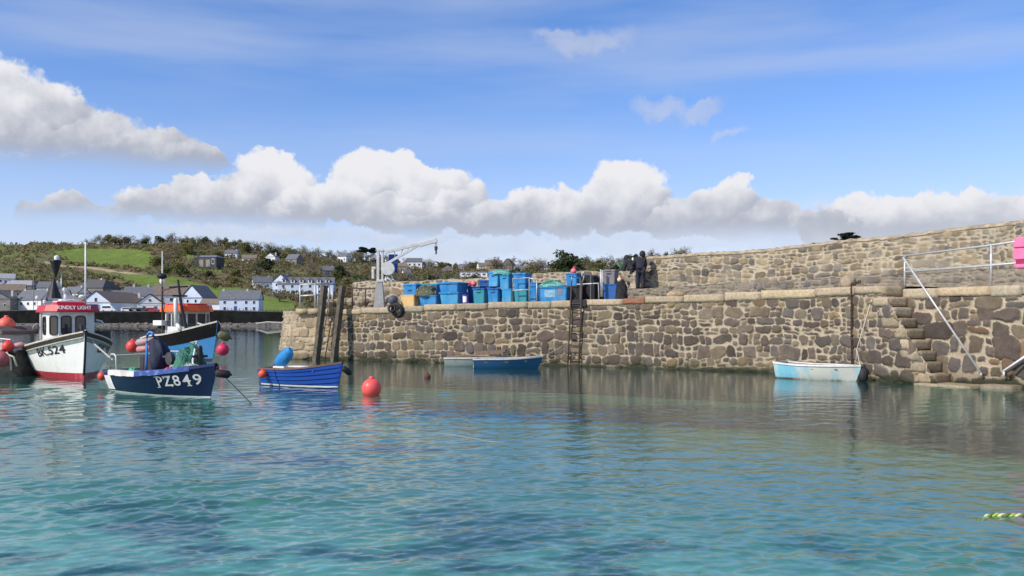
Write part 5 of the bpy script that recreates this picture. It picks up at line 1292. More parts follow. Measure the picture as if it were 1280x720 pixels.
uc = u_at(1067); q = pt(uc, -.07); qb = pt(uc, .25); ztc = float(ztop(uc))
chain('hanging_chain', 'thick rusty chain hanging down the quay below the stone bollard', [(qb[0], qb[1], ztc+.16), (q[0], q[1], ztc+.06), (q[0], q[1], 1.4), (q[0]+.03, q[1], -.3)], .021, MRUST, step=.062)
def rope(name, label, pts, r, m_=MROPE, cat='rope', twist=False):
    pts = [Vector(q) for q in pts]
    if len(pts) == 2:
        a, b = pts; L = (b-a).length; pts = [a.lerp(b, i/14)-Vector((0, 0, .05*L*math.sin(math.pi*i/14)*.6)) for i in range(15)]
    m = MB(); m.tube(pts, r, 6); return tag(m.build(name, m_, None, smooth=True), label, cat)
u2 = u_at(1084); q2 = pt(u2, -.1); u3 = u_at(1076); q3 = pt(u3, -.15)
rope('mooring_rope', 'thin pale rope slanting down the quay beside the rusty chain', [(q2[0]+.25, q2[1]-.3, float(ztop(u2))), (q3[0], q3[1], 1.0), (q3[0]-.1, q3[1]-.1, .35)], .018)

# handrails on the right
def right_rails():
    O = REC+.35
    def QP(x, y, o=O):
        u = u_at(x, o); q = pt(u, o); return W(x, y, q[1])
    def foot(x, o=O):
        q = pt(u_at(x, o), o); return Vector((q[0], q[1], ZR))
    xs = [1131, 1239, 1330]; ty = [320, 306.5, 293]; my = [340, 331.5, 324]
    s = [[foot(x), QP(x, y)] for x, y in zip(xs, ty)]
    s.append([QP(x, y) for x, y in zip(xs, ty)]); s.append([QP(x, y) for x, y in zip(xs, my)])
    railing('quay_railing', 'galvanised two bar railing along the quay edge right of the steps', s, .035, MSTEEL)
    a = QP(1129, 322, REC-.2); b = QP(1226, 466, REC-.2)
    railing('stair_handrail', 'long diagonal galvanised handrail running down beside the stone steps', [[QP(1133, 321), a, b], [b, b+Vector((.06, .05, -.12))]], .035, MSTEEL)
    a = QP(1254, 464, REC-.35); b = QP(1300, 433, REC-.25)
    railing('lower_handrail', 'short sloping white handrail low on the wall at the right edge', [[a, b], [a+Vector((.1, .15, 0)), a+Vector((.14, .2, -.18))]], .032, MW)
    a = QP(1253, 467, REC-.1); b = QP(1300, 438, REC-.1); o = MB().bar(a, b, .03, .06).build('iron_bracket', MDARKMET); tag(o, 'dark iron strap behind the short white handrail', 'iron strap')
    # pink lifebuoy housing on the rail
    c = QP(1284, 317, O-.12); t = empty('lifebuoy_case', c, tan_ang(u_at(1284, O)), 'pink moulded lifebuoy case fixed to the railing at the right edge', 'lifebuoy case')
    P = mat('pink_moulded_plastic', (.78, .17, .33), .45, .08, 4)
    def slab(n, z0, z1, w0, w1, y0, y1):
        m = MB(); m.prism([(-w0, z0), (w0, z0), (w1, z1), (-w1, z1)], y0, y1, xf=lambda a, b, c: (a, c, b)); m.build(n, P, t, bevel=.035, seg=3)
    slab('top_cap', .19, .50, .38, .30, -.1, .08); slab('body', -.17, .165, .36, .38, -.1, .08); slab('lower_lip', -.42, -.30, .28, .36, -.12, .08); slab('back', -.44, .48, .3, .3, .08, .11)
    m = MB(); m.box((0, -.02, .178), (.62, .1, .03)); m.box((0, -.02, -.235), (.6, .09, .14)); m.build('groove', mat('dark_pink_groove', (.30, .02, .07), .6), t)
right_rails()

# ------------------------------------------------------------------ people on the ledge
def person(loc, rz, label, joints, cloth, trousers, hand_side):
    t = empty('person', loc, rz, label, 'person')
    SKIN = mat('skin', (.45, .27, .19), .6, .08)
    def skin_chain(name, names, edges, radii, m_, lv=2):
        me = bpy.data.meshes.new(name); ids = {n: i for i, n in enumerate(names)}
        me.from_pydata([joints[n] for n in names], [(ids[a], ids[b]) for a, b in edges], []); me.materials.append(m_)
        o = bpy.data.objects.new(name, me); COL.objects.link(o); o.parent = t
        o.modifiers.new('skin', 'SKIN').use_smooth_shade = True
        if not len(me.skin_vertices): me.skin_vertices.new()
        for i, n in enumerate(names):
            r = radii[n]; me.skin_vertices[0].data[i].radius = (r, r) if not isinstance(r, tuple) else r
        me.skin_vertices[0].data[0].use_root = True
        s = o.modifiers.new('sub', 'SUBSURF'); s.levels = lv; s.render_levels = lv
        return o
    names = ['pelvis', 'waist', 'chest', 'neck', 'head0', 'head1', 'shL', 'elL', 'wrL', 'haL', 'shR', 'elR', 'wrR', 'haR', 'hipL', 'knL', 'anL', 'toL', 'hipR', 'knR', 'anR', 'toR']
    E = [('pelvis', 'waist'), ('waist', 'chest'), ('chest', 'neck'), ('neck', 'head0'), ('head0', 'head1'), ('chest', 'shL'), ('shL', 'elL'), ('elL', 'wrL'), ('wrL', 'haL'), ('chest', 'shR'), ('shR', 'elR'), ('elR', 'wrR'), ('wrR', 'haR'),
         ('pelvis', 'hipL'), ('hipL', 'knL'), ('knL', 'anL'), ('anL', 'toL'), ('pelvis', 'hipR'), ('hipR', 'knR'), ('knR', 'anR'), ('anR', 'toR')]
    rad = dict(pelvis=.13, waist=.12, chest=.14, neck=.055, head0=.085, head1=.09, shL=.07, elL=.045, wrL=.032, haL=.035, shR=.07, elR=.045, wrR=.032, haR=.035, hipL=.09, knL=.06, anL=.042, toL=.035, hipR=.09, knR=.06, anR=.042, toR=.035)
    skin_chain('body', names, E, rad, SKIN)
    jn = ['waist', 'pelvis', 'chest', 'shL', 'elL', 'wrL', 'shR', 'elR', 'wrR']
    skin_chain('jacket', jn, [('waist', 'pelvis'), ('waist', 'chest'), ('chest', 'shL'), ('shL', 'elL'), ('elL', 'wrL'), ('chest', 'shR'), ('shR', 'elR'), ('elR', 'wrR')],
               dict(waist=.22, pelvis=.22, chest=.23, shL=.14, elL=.10, wrL=.075, shR=.14, elR=.10, wrR=.075), cloth)
    tn = ['pelvis', 'hipL', 'knL', 'anL', 'hipR', 'knR', 'anR']
    skin_chain('trousers', tn, [('pelvis', 'hipL'), ('hipL', 'knL'), ('knL', 'anL'), ('pelvis', 'hipR'), ('hipR', 'knR'), ('knR', 'anR')], dict(pelvis=.18, hipL=.145, knL=.11, anL=.095, hipR=.145, knR=.11, anR=.095), trousers)
    h = Vector(joints['head1']); n0 = Vector(joints['neck'])
    MB().ball(tuple(h+Vector((0, .0, .0))), .16, 16, (.95, 1.05, 1.1)).build('hood', cloth, t, smooth=True)
    for s in ('L', 'R'):
        a, b = Vector(joints['an'+s]), Vector(joints['to'+s]); m = MB(); m.bar(a+Vector((0, .06, -.05)), b+Vector((0, 0, .01)), .11, .1); m.tube([a+Vector((0, 0, -.06)), a+Vector((0, 0, .16))], .07, 10)
        m.build('boot', MBLACK, t, bevel=.03)
    return t
DK = mat('dark_navy_jacket_cloth', (.022, .022, .03), .85, .25, 8, bump=.3); DK2 = mat('dark_trouser_cloth', (.02, .022, .034), .85, .25, 8, bump=.3)
def ledge_pt(px, o):
    u = u_at(px, o); q = pt(u, o); return Vector((q[0], q[1], float(ztop(min(u, U_ST)))+.62+.08*(o-5)/1.35))
# facing away (+y local); leaning over to the left
J = dict(pelvis=(0, 0, .92), waist=(-.02, .04, 1.08), chest=(-.03, .10, 1.36), neck=(.05, .12, 1.50), head0=(.09, .13, 1.57), head1=(.10, .15, 1.66), shL=(-.2, .1, 1.42), elL=(-.33, .2, 1.2), wrL=(-.36, .38, 1.08), haL=(-.36, .45, 1.05), shR=(.19, .1, 1.40), elR=(.24, .08, 1.12), wrR=(.18, .25, .95), haR=(.17, .31, .92),
         hipL=(-.10, 0, .88), knL=(-.14, .04, .48), anL=(-.15, -.02, .09), toL=(-.17, .15, .04), hipR=(.10, 0, .88), knR=(.12, .03, .48), anR=(.13, -.04, .09), toR=(.16, .12, .04))
person(ledge_pt(800.5, 5.5), R(-8), 'person in dark hooded clothing standing upright on the ledge, seen from behind', J, DK, DK2, 1)
J2 = dict(J); J2.update(pelvis=(.05, -.06, .88), waist=(.02, .03, 1.04), chest=(-.03, .16, 1.30), neck=(-.05, .26, 1.42), head0=(-.06, .32, 1.45), head1=(-.07, .38, 1.50), shL=(-.2, .18, 1.32), elL=(-.28, .22, 1.04), wrL=(-.30, .30, .78), haL=(-.30, .32, .70), shR=(.14, .18, 1.34), elR=(.16, .30, 1.06), wrR=(.10, .42, .9), haR=(.08, .46, .86),
         hipL=(-.04, -.1, .82), hipR=(.14, -.1, .82), knR=(.14, .0, .46), anR=(.13, -.06, .09), toR=(.13, .1, .04))
person(ledge_pt(789.5, 5.75), R(20), 'person in dark clothing bending forward beside the hooded one', J2, DK, DK2, 1)
pl = [o for o in bpy.data.objects if o.name.startswith('person') and 'bending' in o.get('label', '')][0]
MB().ball((.12, .10, 1.40), .085, 12, (.7, .6, 1.6)).build('neck_cloth', MW, pl, smooth=True)
u, p = quay_pt(777, 5.6)
t = empty('spiky_plant', W(776, 335, p.y+.4), 0, 'small green spiky plant on the low wall beside the people', 'plant')
m = MB(); rr = np.random.RandomState(2)
for i in range(16):
    a = rr.uniform(0, 6.28); l = rr.uniform(.25, .5); d = Vector((math.cos(a), math.sin(a)*.5, rr.uniform(.5, 1.6))).normalized(); s = Vector((-d.z, 0, d.x))*.025
    m.add([-s, s, d*l*.6+s*.8+Vector((0, 0, .03)), d*l, d*l*.6-s*.8+Vector((0, 0, .03))], [(0, 1, 2, 3, 4)])
m.build('leaves', mat('blue_green_leaf', (.12, .28, .2), .7, .2), t)
# ------------------------------------------------------------------ boats
class Hull:
    """lines of a small boat: x forward, z up, the water at z = 0"""
    def __init__(s, L, B, fb, fm, fs, draft=.3, tr=.75, p=2.4, rake=.35, full=.38, rise=0.0, mid=.42, fl=.6):
        s.L, s.B, s.fb, s.fm, s.fs, s.dr, s.tr, s.p, s.rake, s.full, s.rise, s.mid, s.fl = L, B, fb, fm, fs, draft, tr, p, rake, full, rise, mid, fl
    def half(s, t):
        a = s.tr+(1-s.tr)*math.sin(math.pi/2*min(t/s.mid, 1)); q = max(0, (t-s.mid)/(1-s.mid))
        return max(.012, s.B/2*a*(1-q**s.p))
    def sheer(s, t):
        z = s.fm
        if t > .35: z += (s.fb-s.fm)*((t-.35)/.65)**1.8
        else: z += (s.fs-s.fm)*((.35-t)/.35)**1.5
        return z
    def at(s, t, v, side, ins=0.0):
        v = min(v, 1.0)
        zs = s.sheer(t); zk = -s.dr+s.rise*max(0, t-.7)/.3*.5
        a = s.full+(s.fl-s.full)*max(0, (t-.3)/.7)**1.4
        y = s.half(t)*(max(v, 0)**a)
        y = max(0.0, y-ins)
        x = s.L*(t-.5)-s.rake*(1-v)**1.4*max(0, t)**5
        return Vector((x, side*y, zk+(zs-zk)*v))
    def find(s, x, z, side):
        lo, hi = 0.0, 1.0; t = x/s.L+.5
        for _ in range(6):
            t = min(.999, max(0, t)); zs = s.sheer(t); zk = -s.dr+s.rise*max(0, t-.7)/.3*.5; v = min(1, max(0, (z-zk)/(zs-zk)))
            t = (x+s.rake*(1-v)**1.4*max(0, t)**5)/s.L+.5
        t = min(.999, max(0, t)); zs = s.sheer(t); zk = -s.dr+s.rise*max(0, t-.7)/.3*.5; v = min(1, max(0, (z-zk)/(zs-zk)))
        return s.at(t, v, side)
    def normal(s, x, z, side):
        e = .03; p = s.find(x, z, side); a = s.find(x+e, z, side)-s.find(x-e, z, side); b = s.find(x, z+e, side)-s.find(x, z-e, side)
        n = a.cross(b); n.normalize()
        return n if n.y*side > 0 else -n
def build_hull(h, t, m_out, m_in, m_rail, floor=.1, deck=None, deck_m=None, thick=.045, rail_r=.03, n=44, k=16, laps=0, rail2=None):
    o = MB(); k = laps*5 if laps else k
    for side in (-1, 1):
        P = []
        for i in range(n+1):
            row = []
            for j in range(k+1):
                v = j/k; q = h.at(i/n, v, side)
                if laps:                                   # clinker planks: each strake overlaps the one below
                    f = (v*laps) % 1.0; q.y += side*(.026*(1-f) if v < .99 else 0)*(1 if i < n else .2)
                row.append(q)
            P.append(row)
        o.grid(P, flip=(side < 0))
    tr = [h.at(0, j/k, -1) for j in range(k, -1, -1)]+[h.at(0, j/k, 1) for j in range(1, k+1)]
    o.add(tr, [tuple(range(len(tr)))[::-1]])
    ho = o.build('hull', m_out, t, smooth=False)
    me = ho.data; me.polygons.foreach_set('use_smooth', [len(p.vertices) == 4 and not laps for p in me.polygons])
    # inside
    o = MB(); nn = n-3
    vf = lambda i: (floor-(-h.dr))/(h.sheer(i/n)+h.dr)
    for side in (-1, 1):
        P = []
        for i in range(nn+1):
            tt = max(i/n, .012); v0 = vf(i); row = []
            for j in range(7):
                q = h.at(tt, v0+(1-v0)*j/6, side, thick); row.append(q)
            P.append(row)
        o.grid(P, flip=(side > 0))
    P = [[h.at(max(i/n, .012), vf(i), -1, thick), h.at(max(i/n, .012), vf(i), 1, thick)] for i in range(nn+1)]
    o.grid(P, flip=True)
    q = [h.at(.012, vf(0)+(1-vf(0))*j/6, -1, thick) for j in range(6, -1, -1)]+[h.at(.012, vf(0)+(1-vf(0))*j/6, 1, thick) for j in range(7)]
    o.add(q, [tuple(range(len(q)))])
    o.build('inner_hull', m_in, t, smooth=False)
    # gunwale round the sheer
    for side in (-1, 1):
        P = []
        for i in range(n+1):
            q = h.at(i/n, 1, side); ins = min(thick+.03, h.half(i/n)*.98); out = rail_r*.7
            P.append([q+Vector((0, side*out, -rail_r*1.5)), q+Vector((0, side*out, rail_r*.5)), q+Vector((0, -side*ins, rail_r*.6)), q+Vector((0, -side*ins, -rail_r))])
        mm = MB(); mm.grid(P, flip=(side > 0)); mm.build('gunwale', m_rail, t)
    a, b = h.at(0, 1, -1), h.at(0, 1, 1)
    MB().box(((a+b)/2)+Vector((.01, 0, 0)), (.07, (b-a).length+.03, rail_r*1.7)).build('transom_cap', m_rail, t)
    if deck is not None:
        mm = MB(); P = []
        for i in range(int(n*deck), n+1):
            z = h.sheer(i/n)-.03; w = max(.004, h.half(i/n)-thick*.5); x = h.L*(i/n-.5)
            P.append([(x, -w, z), (x, -w*.5, z+.03), (x, 0, z+.04), (x, w*.5, z+.03), (x, w, z)])
        mm.grid(P, flip=True); i0 = int(n*deck)/n; x = h.L*(i0-.5); w = h.half(i0)-thick*.5; z = h.sheer(i0)-.03
        zs = h.sheer(i0); prof = [h.at(i0, (zz+h.dr)/(zs+h.dr), 1, thick*1.4).y for zz in np.linspace(floor, z-.03, 6)]
        mm.add([(x, -y_, zz) for y_, zz in zip(prof, np.linspace(floor, z, 6))]+[(x, y_, zz) for y_, zz in list(zip(prof, np.linspace(floor, z, 6)))[::-1]], [tuple(range(12))])
        mm.build('foredeck', deck_m or m_in, t)
    return ho
def letters(txt, size, bold=0.0):
    c = bpy.data.curves.new('lettering', 'FONT'); c.body = txt; c.size = size; c.offset = bold; c.resolution_u = 3; c.align_x = 'CENTER'; c.align_y = 'CENTER'
    o = bpy.data.objects.new('lettering', c); COL.objects.link(o)
    bpy.context.view_layer.update(); me = o.to_mesh(); V = [v.co.copy() for v in me.vertices]; Fs = [tuple(p.vertices) for p in me.polygons]
    o.to_mesh_clear(); bpy.data.objects.remove(o); bpy.data.curves.remove(c)
    return V, Fs
def serif_letters(txt, size):
    """plain slab serif capitals and figures built from the sans lettering with feet added"""
    V, Fs = [], []; x = 0; w = size*.62
    for ch in txt:
        v, f = letters(ch, size, size*.012); b = len(V)
        V += [Vector((p.x+x, p.y, 0)) for p in v]; Fs += [tuple(i+b for i in q) for q in f]
        hs = size*.36; t = size*.055
        bars = {'P': [(-.22, -hs), (-.22, hs)], 'Z': [], '8': [], '4': [(.09, -hs)], '9': []}.get(ch, [])
        for bx, by in bars:
            b = len(V); cx = x+bx*size; V += [Vector((cx-size*.13, by-t/2, 0)), Vector((cx+size*.15, by-t/2, 0)), Vector((cx+size*.15, by+t/2, 0)), Vector((cx-size*.13, by+t/2, 0))]; Fs.append((b, b+1, b+2, b+3))
        if ch == 'Z':
            for bx, by in ((-.21, hs*.78), (.21, -hs*.78)):
                b = len(V); cx = x+bx*size; V += [Vector((cx-t*.6, by-size*.09, 0)), Vector((cx+t*.6, by-size*.09, 0)), Vector((cx+t*.6, by+size*.09, 0)), Vector((cx-t*.6, by+size*.09, 0))]; Fs.append((b, b+1, b+2, b+3))
        x += w
    dx = (x-w)/2
    return [Vector((p.x-dx, p.y, 0)) for p in V], Fs
def hull_text(h, t, VF, xc, zc, side, m_, slope=0.0, sx=1.0, name='registration_number', outw=.016):
    V, Fs = VF; out = []
    # reading left to right: on the starboard side the bow lies to the right
    for v in V:
        lx = v.x*sx; x = xc+(lx if side < 0 else -lx); z = zc+v.y+slope*(lx if side < 0 else -lx)
        out.append(h.find(x, z, side)+h.normal(x, z, side)*outw)
    m = MB(); m.add(out, Fs); return m.build(name, m_, t)
BLK = mat('black_lettering_paint', (.015, .015, .016), .5, .1); PALE = mat('silver_lettering_paint', (.55, .55, .52), .5, .15)
def fender(name, label, loc, r, m_, L=0, axis=(0, 0, 1), cat='fender', group=None):
    t = empty(name, loc, 0, label, cat, group); q = Vector(axis).to_track_quat('Z', 'Y').to_matrix()
    if L: MB().lathe([(.02, -L/2-r*.3), (r*.5, -L/2-r*.15), (r, -L/2+r*.3), (r, L/2-r*.3), (r*.5, L/2+r*.15), (.02, L/2+r*.3)], 16, (0, 0, 0), q).build('body', m_, t, smooth=True)
    else: MB().ball((0, 0, 0), r, 20).build('body', m_, t, smooth=True)
    MB().lathe([(r*.3, r*.9 if not L else L/2), (r*.2, r*1.2 if not L else L/2+r*.6)], 10, (0, 0, 0), q).build('neck', m_, t, smooth=True)
    return t

# --- white wheelhouse boat
def white_boat():
    yaw = R(-54); L = 6.3; bd = Vector((math.cos(yaw), math.sin(yaw), 0)); stem = W(105, 474, 29.7); stem.z = 0
    t = empty('fishing_boat', stem-bd*(L/2-.25), yaw, 'white wheelhouse fishing boat with red roof and red bottom, numbered BK.524', 'fishing boat')
    h = Hull(L, 2.75, 1.62, 1.06, .98, .45, .86, 2.6, .42, .30, fl=.5)
    WH = band_mat('white_hull_paint', [(.21, (.42, .012, .03)), (9, (.84, .81, .74))], .45, dirt=(.45, .40, .31), damt=.4)
    build_hull(h, t, WH, mat('grey_inner_paint', (.25, .26, .25), .7), mat('dark_wooden_rail', (.035, .028, .022), .6, .3), .45, .45, mat('grey_deck_paint', (.22, .23, .22), .8), rail_r=.05)
    # grey green sheer band and pale line under the rail, dark rail above it
    GB = mat('grey_green_sheer_band', (.22, .27, .25), .5, .12); CL = mat('cream_line_paint', (.62, .56, .42), .5)
    for side in (-1, 1):
        for (nm, d0, d1, m_, ow) in (('sheer_band', .34, .20, GB, .008), ('cream_line', .20, .165, CL, .03), ('rub_rail', .165, .03, mat('dark_rub_rail', (.03, .026, .022), .6, .3), .035), ('cream_line', .03, -.02, CL, .045)):
            P = []
            for i in range(45):
                tt = i/44*.995; row = []
                for d in (d0, (d0+d1)/2, d1):
                    zs = h.sheer(tt); v = 1-d/(zs+h.dr); q = h.at(tt, min(v, 1.0), side); q.z = zs-d; n_ = Vector((.25*tt, side, 0)).normalized(); row.append(q+n_*ow)
                P.append(row)
            m = MB(); m.grid(P, flip=(side < 0)); m.build(nm, m_, t)
    hull_text(h, t, letters('BK.524', .40, .006), 1.72, .93, -1, BLK, .12, 1.25)
    hull_text(h, t, letters('BK.524', .40, .006), 1.72, .93, 1, BLK, .12, 1.25)
    ST = mat('dark_stem_band', (.02, .03, .03), .6); P = []
    for i in range(13):
        v = .28+i/12*.72; a = h.at(1, v, 1); P.append([a+Vector((-.10, -.05, 0)), a+Vector((.025, -.03, 0)), a+Vector((.025, .03, 0)), a+Vector((-.10, .05, 0))])
    m = MB(); m.grid(P); m.build('stem_band', ST, t)
    # wheelhouse
    z0 = .95; wx0, wx1, hw = -.75, .95, .74; zt = 2.28
    GW = mat('off_white_wheelhouse', (.74, .74, .69), .5, .08, dirt=(.4, .36, .3), damt=.3)
    fr = [(wx0, -hw), (wx1-.28, -hw), (wx1, -hw*.62), (wx1, hw*.62), (wx1-.28, hw), (wx0, hw)]
    m = MB()
    # front and sides as a shell left open aft
    seg_ = list(zip(fr[:-1], fr[1:])); 
    for (a, b) in seg_:
        d = Vector((b[0]-a[0], b[1]-a[1], 0)); n_ = Vector((d.y, -d.x, 0)).normalized()*.03
        m.add([(a[0], a[1], z0), (b[0], b[1], z0), (b[0], b[1], zt), (a[0], a[1], zt), (a[0]-n_.x, a[1]-n_.y, z0), (b[0]-n_.x, b[1]-n_.y, z0), (b[0]-n_.x, b[1]-n_.y, zt), (a[0]-n_.x, a[1]-n_.y, zt)], [(0, 1, 2, 3), (5, 4, 7, 6), (3, 2, 6, 7), (0, 4, 5, 1), (0, 3, 7, 4), (1, 5, 6, 2)])
    wh = m.build('wheelhouse', GW, t)
    def rwin(a, b, z_lo, z_hi, pad):
        a = Vector((*a, 0)); b = Vector((*b, 0)); d = (b-a); L_ = d.length; d.normalize(); n_ = Vector((d.y, -d.x, 0)); c = (a+b)/2; w = L_/2-pad; hh = (z_hi-z_lo)/2; zc = (z_hi+z_lo)/2; r = min(.12, w*.5)
        def rr(w, hh, r, o):
            return [c+d*(cx+r*math.cos(th))+Vector((0, 0, zc+cz+r*math.sin(th)))+n_*o for cx, cz, s in ((w-r, -hh+r, -90), (w-r, hh-r, 0), (-w+r, hh-r, 90), (-w+r, -hh+r, 180)) for th in [R(s+i*22.5) for i in range(5)]]
        o1 = rr(w+.035, hh+.035, r+.035, .006); o2 = rr(w+.035, hh+.035, r+.035, .03); o3 = rr(w, hh, r, .03); o4 = rr(w, hh, r, .004); k = len(o1)
        g = MB(); g.grid([o1+[o1[0]], o2+[o2[0]], o3+[o3[0]], o4+[o4[0]]]); wo = g.build('window', MBLACK, wh)
        g = MB(); g.add(rr(w+.01, hh+.01, r, .012), [tuple(range(k))]); g.build('pane', MGLASS, wo)
    rwin((wx1, -hw*.62), (wx1, 0), 1.50, 2.12, .09); rwin((wx1, 0), (wx1, hw*.62), 1.50, 2.12, .09); rwin((wx1-.28, -hw), (wx1, -hw*.62), 1.5, 2.12, .07); rwin((wx1-.28, hw), (wx1, hw*.62), 1.5, 2.12, .07)
    for s in (-1, 1): rwin((wx0+.2, s*hw) if s < 0 else (wx0+.9, s*hw), (wx0+.9, s*hw) if s < 0 else (wx0+.2, s*hw), 1.5, 2.1, .06)
    RR = mat('red_roof_paint', (.46, .010, .022), .45, .1, dirt=(.3, .05, .05), damt=.3)
    m = MB(); vis = [(wx0-.75, -hw-.12), (wx1-.15, -hw-.16), (wx1+.26, -hw*.62-.1), (wx1+.3, 0), (wx1+.26, hw*.62+.1), (wx1-.15, hw+.16), (wx0-.75, hw+.12)]
    m.prism(vis, zt, zt+.04); vi2 = [(x*.93-.02, y*.92) for x, y in vis]; n_ = len(vis)
    m.add([(x, y, zt+.04) for x, y in vis]+[(x, y, zt+.26) for x, y in vi2], [(i, (i+1) % n_, n_+(i+1) % n_, n_+i) for i in range(n_)]+[tuple(range(n_, 2*n_))])
    rf = m.build('roof', RR, t)
    # name along the front of the roof
    V, Fs = letters('KINDLY LIGHT', .175, .005); a = Vector((wx1+.26, -hw*.62-.1, 0)); b = Vector((wx1+.26, hw*.62+.1, 0))
    out = []
    for v in V:
        y = v.x*.98; x = np.interp(abs(y), [0, hw*.62+.1, hw+.16], [wx1+.3, wx1+.26, wx1-.15]); k = (.15+v.y)/.26; x = x*(1-.07*k)-.02*k
        out.append((x+.025, y*(1-.06*k), zt+.04+.115+v.y))
    m = MB(); m.add(out, Fs); m.build('boat_name', MW, rf)
    m = MB(); m.box((-.1, 0, zt+.31), (1.15, .95, .12), top=(.94, .94)); m.build('roof_locker', RR, rf, bevel=.02)
    m = MB(); m.box((-.1, 0, zt+.385), (1.02, .85, .03)); m.box((-.1, 0, zt+.255), (1.2, 1.0, .02)); m.build('white_trim', MW, rf)
    m = MB(); m.box((-.3, .05, zt+.44), (.7, .62, .08)); m.build('radar', MW, rf, bevel=.03)
    # posts aft of the wheelhouse and gear
    for (x, y) in ((wx0-.15, -hw), (wx0-.55, -hw+.02), (wx0-.6, hw)): MB().box((x, y, (z0+zt)/2), (.09, .07, zt-z0)).build('roof_post', MW, t)
    m = MB(); m.tube([(-1.75, -.98, .9), (-1.75, -.98, 1.5), (-1.65, -.9, 1.75), (-1.1, -.88, 1.86)], .035, 8); m.build('handrail', MSTEEL, t)
    m = MB(); m.box((-2.3, -.9, 1.25), (.22, .2, .55)); m.box((-2.3, -.9, 1.58), (.12, .12, .14)); m.build('net_hauler', mat('cream_hauler_paint', (.55, .5, .36), .6), t, bevel=.03)
    MB().lathe([(.17, -.14), (.2, -.1), (.2, .1), (.17, .14)], 16, (1.45, .3, 1.4)).build('winch_drum', MBLACK, t)
    m = MB(); m.lathe([(.055, 0), (.055, .45), (.06, .45), (.06, .5)], 10, (2.45, 0, 1.35)); m.bar((2.45, -.16, 1.68), (2.45, .16, 1.68), .05); m.build('samson_post', MDARKMET, t)
    m = MB()
    for i in range(7): m.lathe([(.27, 0), (.27, .1)], 14, (.2-i*.01, 1.12, .95+i*.09))
    m.build('pot_rope_coils', mat('dark_coiled_rope', (.06, .06, .06), .9, .4, 30, bump=.6), t, smooth=False)
    m = MB(); m.tube([(.0, .92, 2.0), (.05, 1.1, 1.95), (.15, 1.2, 1.75)], .035, 7); m.box((-.1, .95, 1.85), (.1, .18, .12)); m.build('side_lamp', MW, t)
    # masts, aerials, lamps and the black day shape
    ml = []
    m = MB(); m.tube([(-.3, .62, zt+.2), (-.3, .62, 4.9)], [.035, .026], 8); m.build('mast', MW, t, smooth=True)
    m = MB(); m.tube([(-.75, -.12, zt+.2), (-.75, -.12, 3.8)], .022, 7); m.build('pole', MSTEEL, t, smooth=True)
    m = MB(); m.tube([(-1.0, -1.0, zt+.1), (-1.0, -1.0, 3.95)], .012, 6); m.build('whip_aerial', mat('tan_aerial', (.3, .24, .12), .6), t)
    for (x, y, z) in ((.05, -.15, 3.05), (.1, -.12, 2.8), (-.5, -.95, 2.75), (-.2, -.75, 2.6)):
        m = MB(); m.tube([(x, y, zt+.2), (x, y, z)], .014, 6); m.lathe([(.045, 0), (.055, .02), (.055, .1), (.02, .13)], 10, (x, y, z)); m.build('lamp', MW, t)
    ds = MB(); k = .2
    ds.lathe([(.02, 0), (.2, .62), (.19, .66), (.02, .66)], 14, (-.8, -.30, 3.55)); ds.lathe([(.27, 0), (.26, .02), (.02, .78)], 14, (-.8, -.36, 2.80)); ds.build('day_shape', BLK, t)
    MB().lathe([(.06, 0), (.09, .03), (.09, .15), (.03, .19)], 12, (-.8, -.26, 4.2)).build('masthead_lamp', MW, t)
    MB().lathe([(.1, 0), (.12, .05), (.05, .1)], 12, (-.35, .5, zt+.55)).build('dome', MW, t)
    return t, h
wb, wh_ = white_boat()
def boat_pt(t, p): return Matrix.Translation(t.location) @ Matrix.Rotation(t.rotation_euler.z, 4, 'Z') @ Vector(p)
rope('bow_rope', 'thick pale rope from the white boat bow to the small navy boat', [boat_pt(wb, (2.78, .05, 1.66)), boat_pt(wb, (2.95, .3, 1.2)), W(141, 450, 26.2)], .03)
rope('hull_rope', 'thin dark rope hanging down the white hull of the wheelhouse boat', [boat_pt(wb, wh_.find(-.9, z, -1)+Vector((0, -.03, 0))+Vector((.9*(1-z/1.0), 0, 0))) for z in (.95, .8, .6, .4, .2, .05)], .018, MBLACK)
fender('fender', 'white sausage fender hanging at the stern of the white wheelhouse boat', W(25, 437, 32.0), .15, MW, .55, (.6, .1, .35))

# --- partly seen boat at the left edge
def edge_boat():
    t = empty('fishing_boat', Vector(((-30-640)/F*32.6, 32.6, 0)), R(166), 'dark hulled boat cut off by the left edge, with brown cabin roof and red floats', 'fishing boat')
    h = Hull(5.2, 2.0, 1.1, .85, .9, .35, .85, 2.5, .4, .33)
    build_hull(h, t, mat('dark_hull_paint', (.055, .045, .045), .5, .3, dirt=(.16, .13, .11)), mat('brown_inner_paint', (.12, .08, .06), .7), mat('dark_brown_rail', (.07, .045, .035), .6), .3)
    m = MB(); m.box((-.95, 0, 1.15), (1.7, 1.3, .65)); c = m.build('cabin', mat('white_cabin_paint', (.5, .5, .5), .6), t)
    for x in (-1.5, -1.0, -.5):
        w = MB(); w.box((x, .655, 1.22), (.36, .04, .36)); wo = w.build('window', MBLACK, c); MB().box((x, .67, 1.22), (.3, .03, .3)).build('pane', MGLASS, wo)
    m = MB(); m.prism([(-1.05, 1.48), (.98, 1.48), (.98, 1.55), (.62, 1.78), (-.7, 1.78), (-1.05, 1.6)], -.85, .85, xf=lambda a, b, c: (a-.95, c, b)); m.build('cabin_roof', mat('brown_canvas_roof', (.13, .10, .095), .85, .2, 4), t, bevel=.03)
    m = MB(); m.tube([(-1.7, .8, .8), (-1.7, .8, 1.5)], .03, 6); m.tube([(-2.2, .7, .8), (-2.2, .7, 1.3), (-1.4, .78, 1.36)], .025, 6); m.build('rail', MSTEEL, t)
    return t
eb = edge_boat()
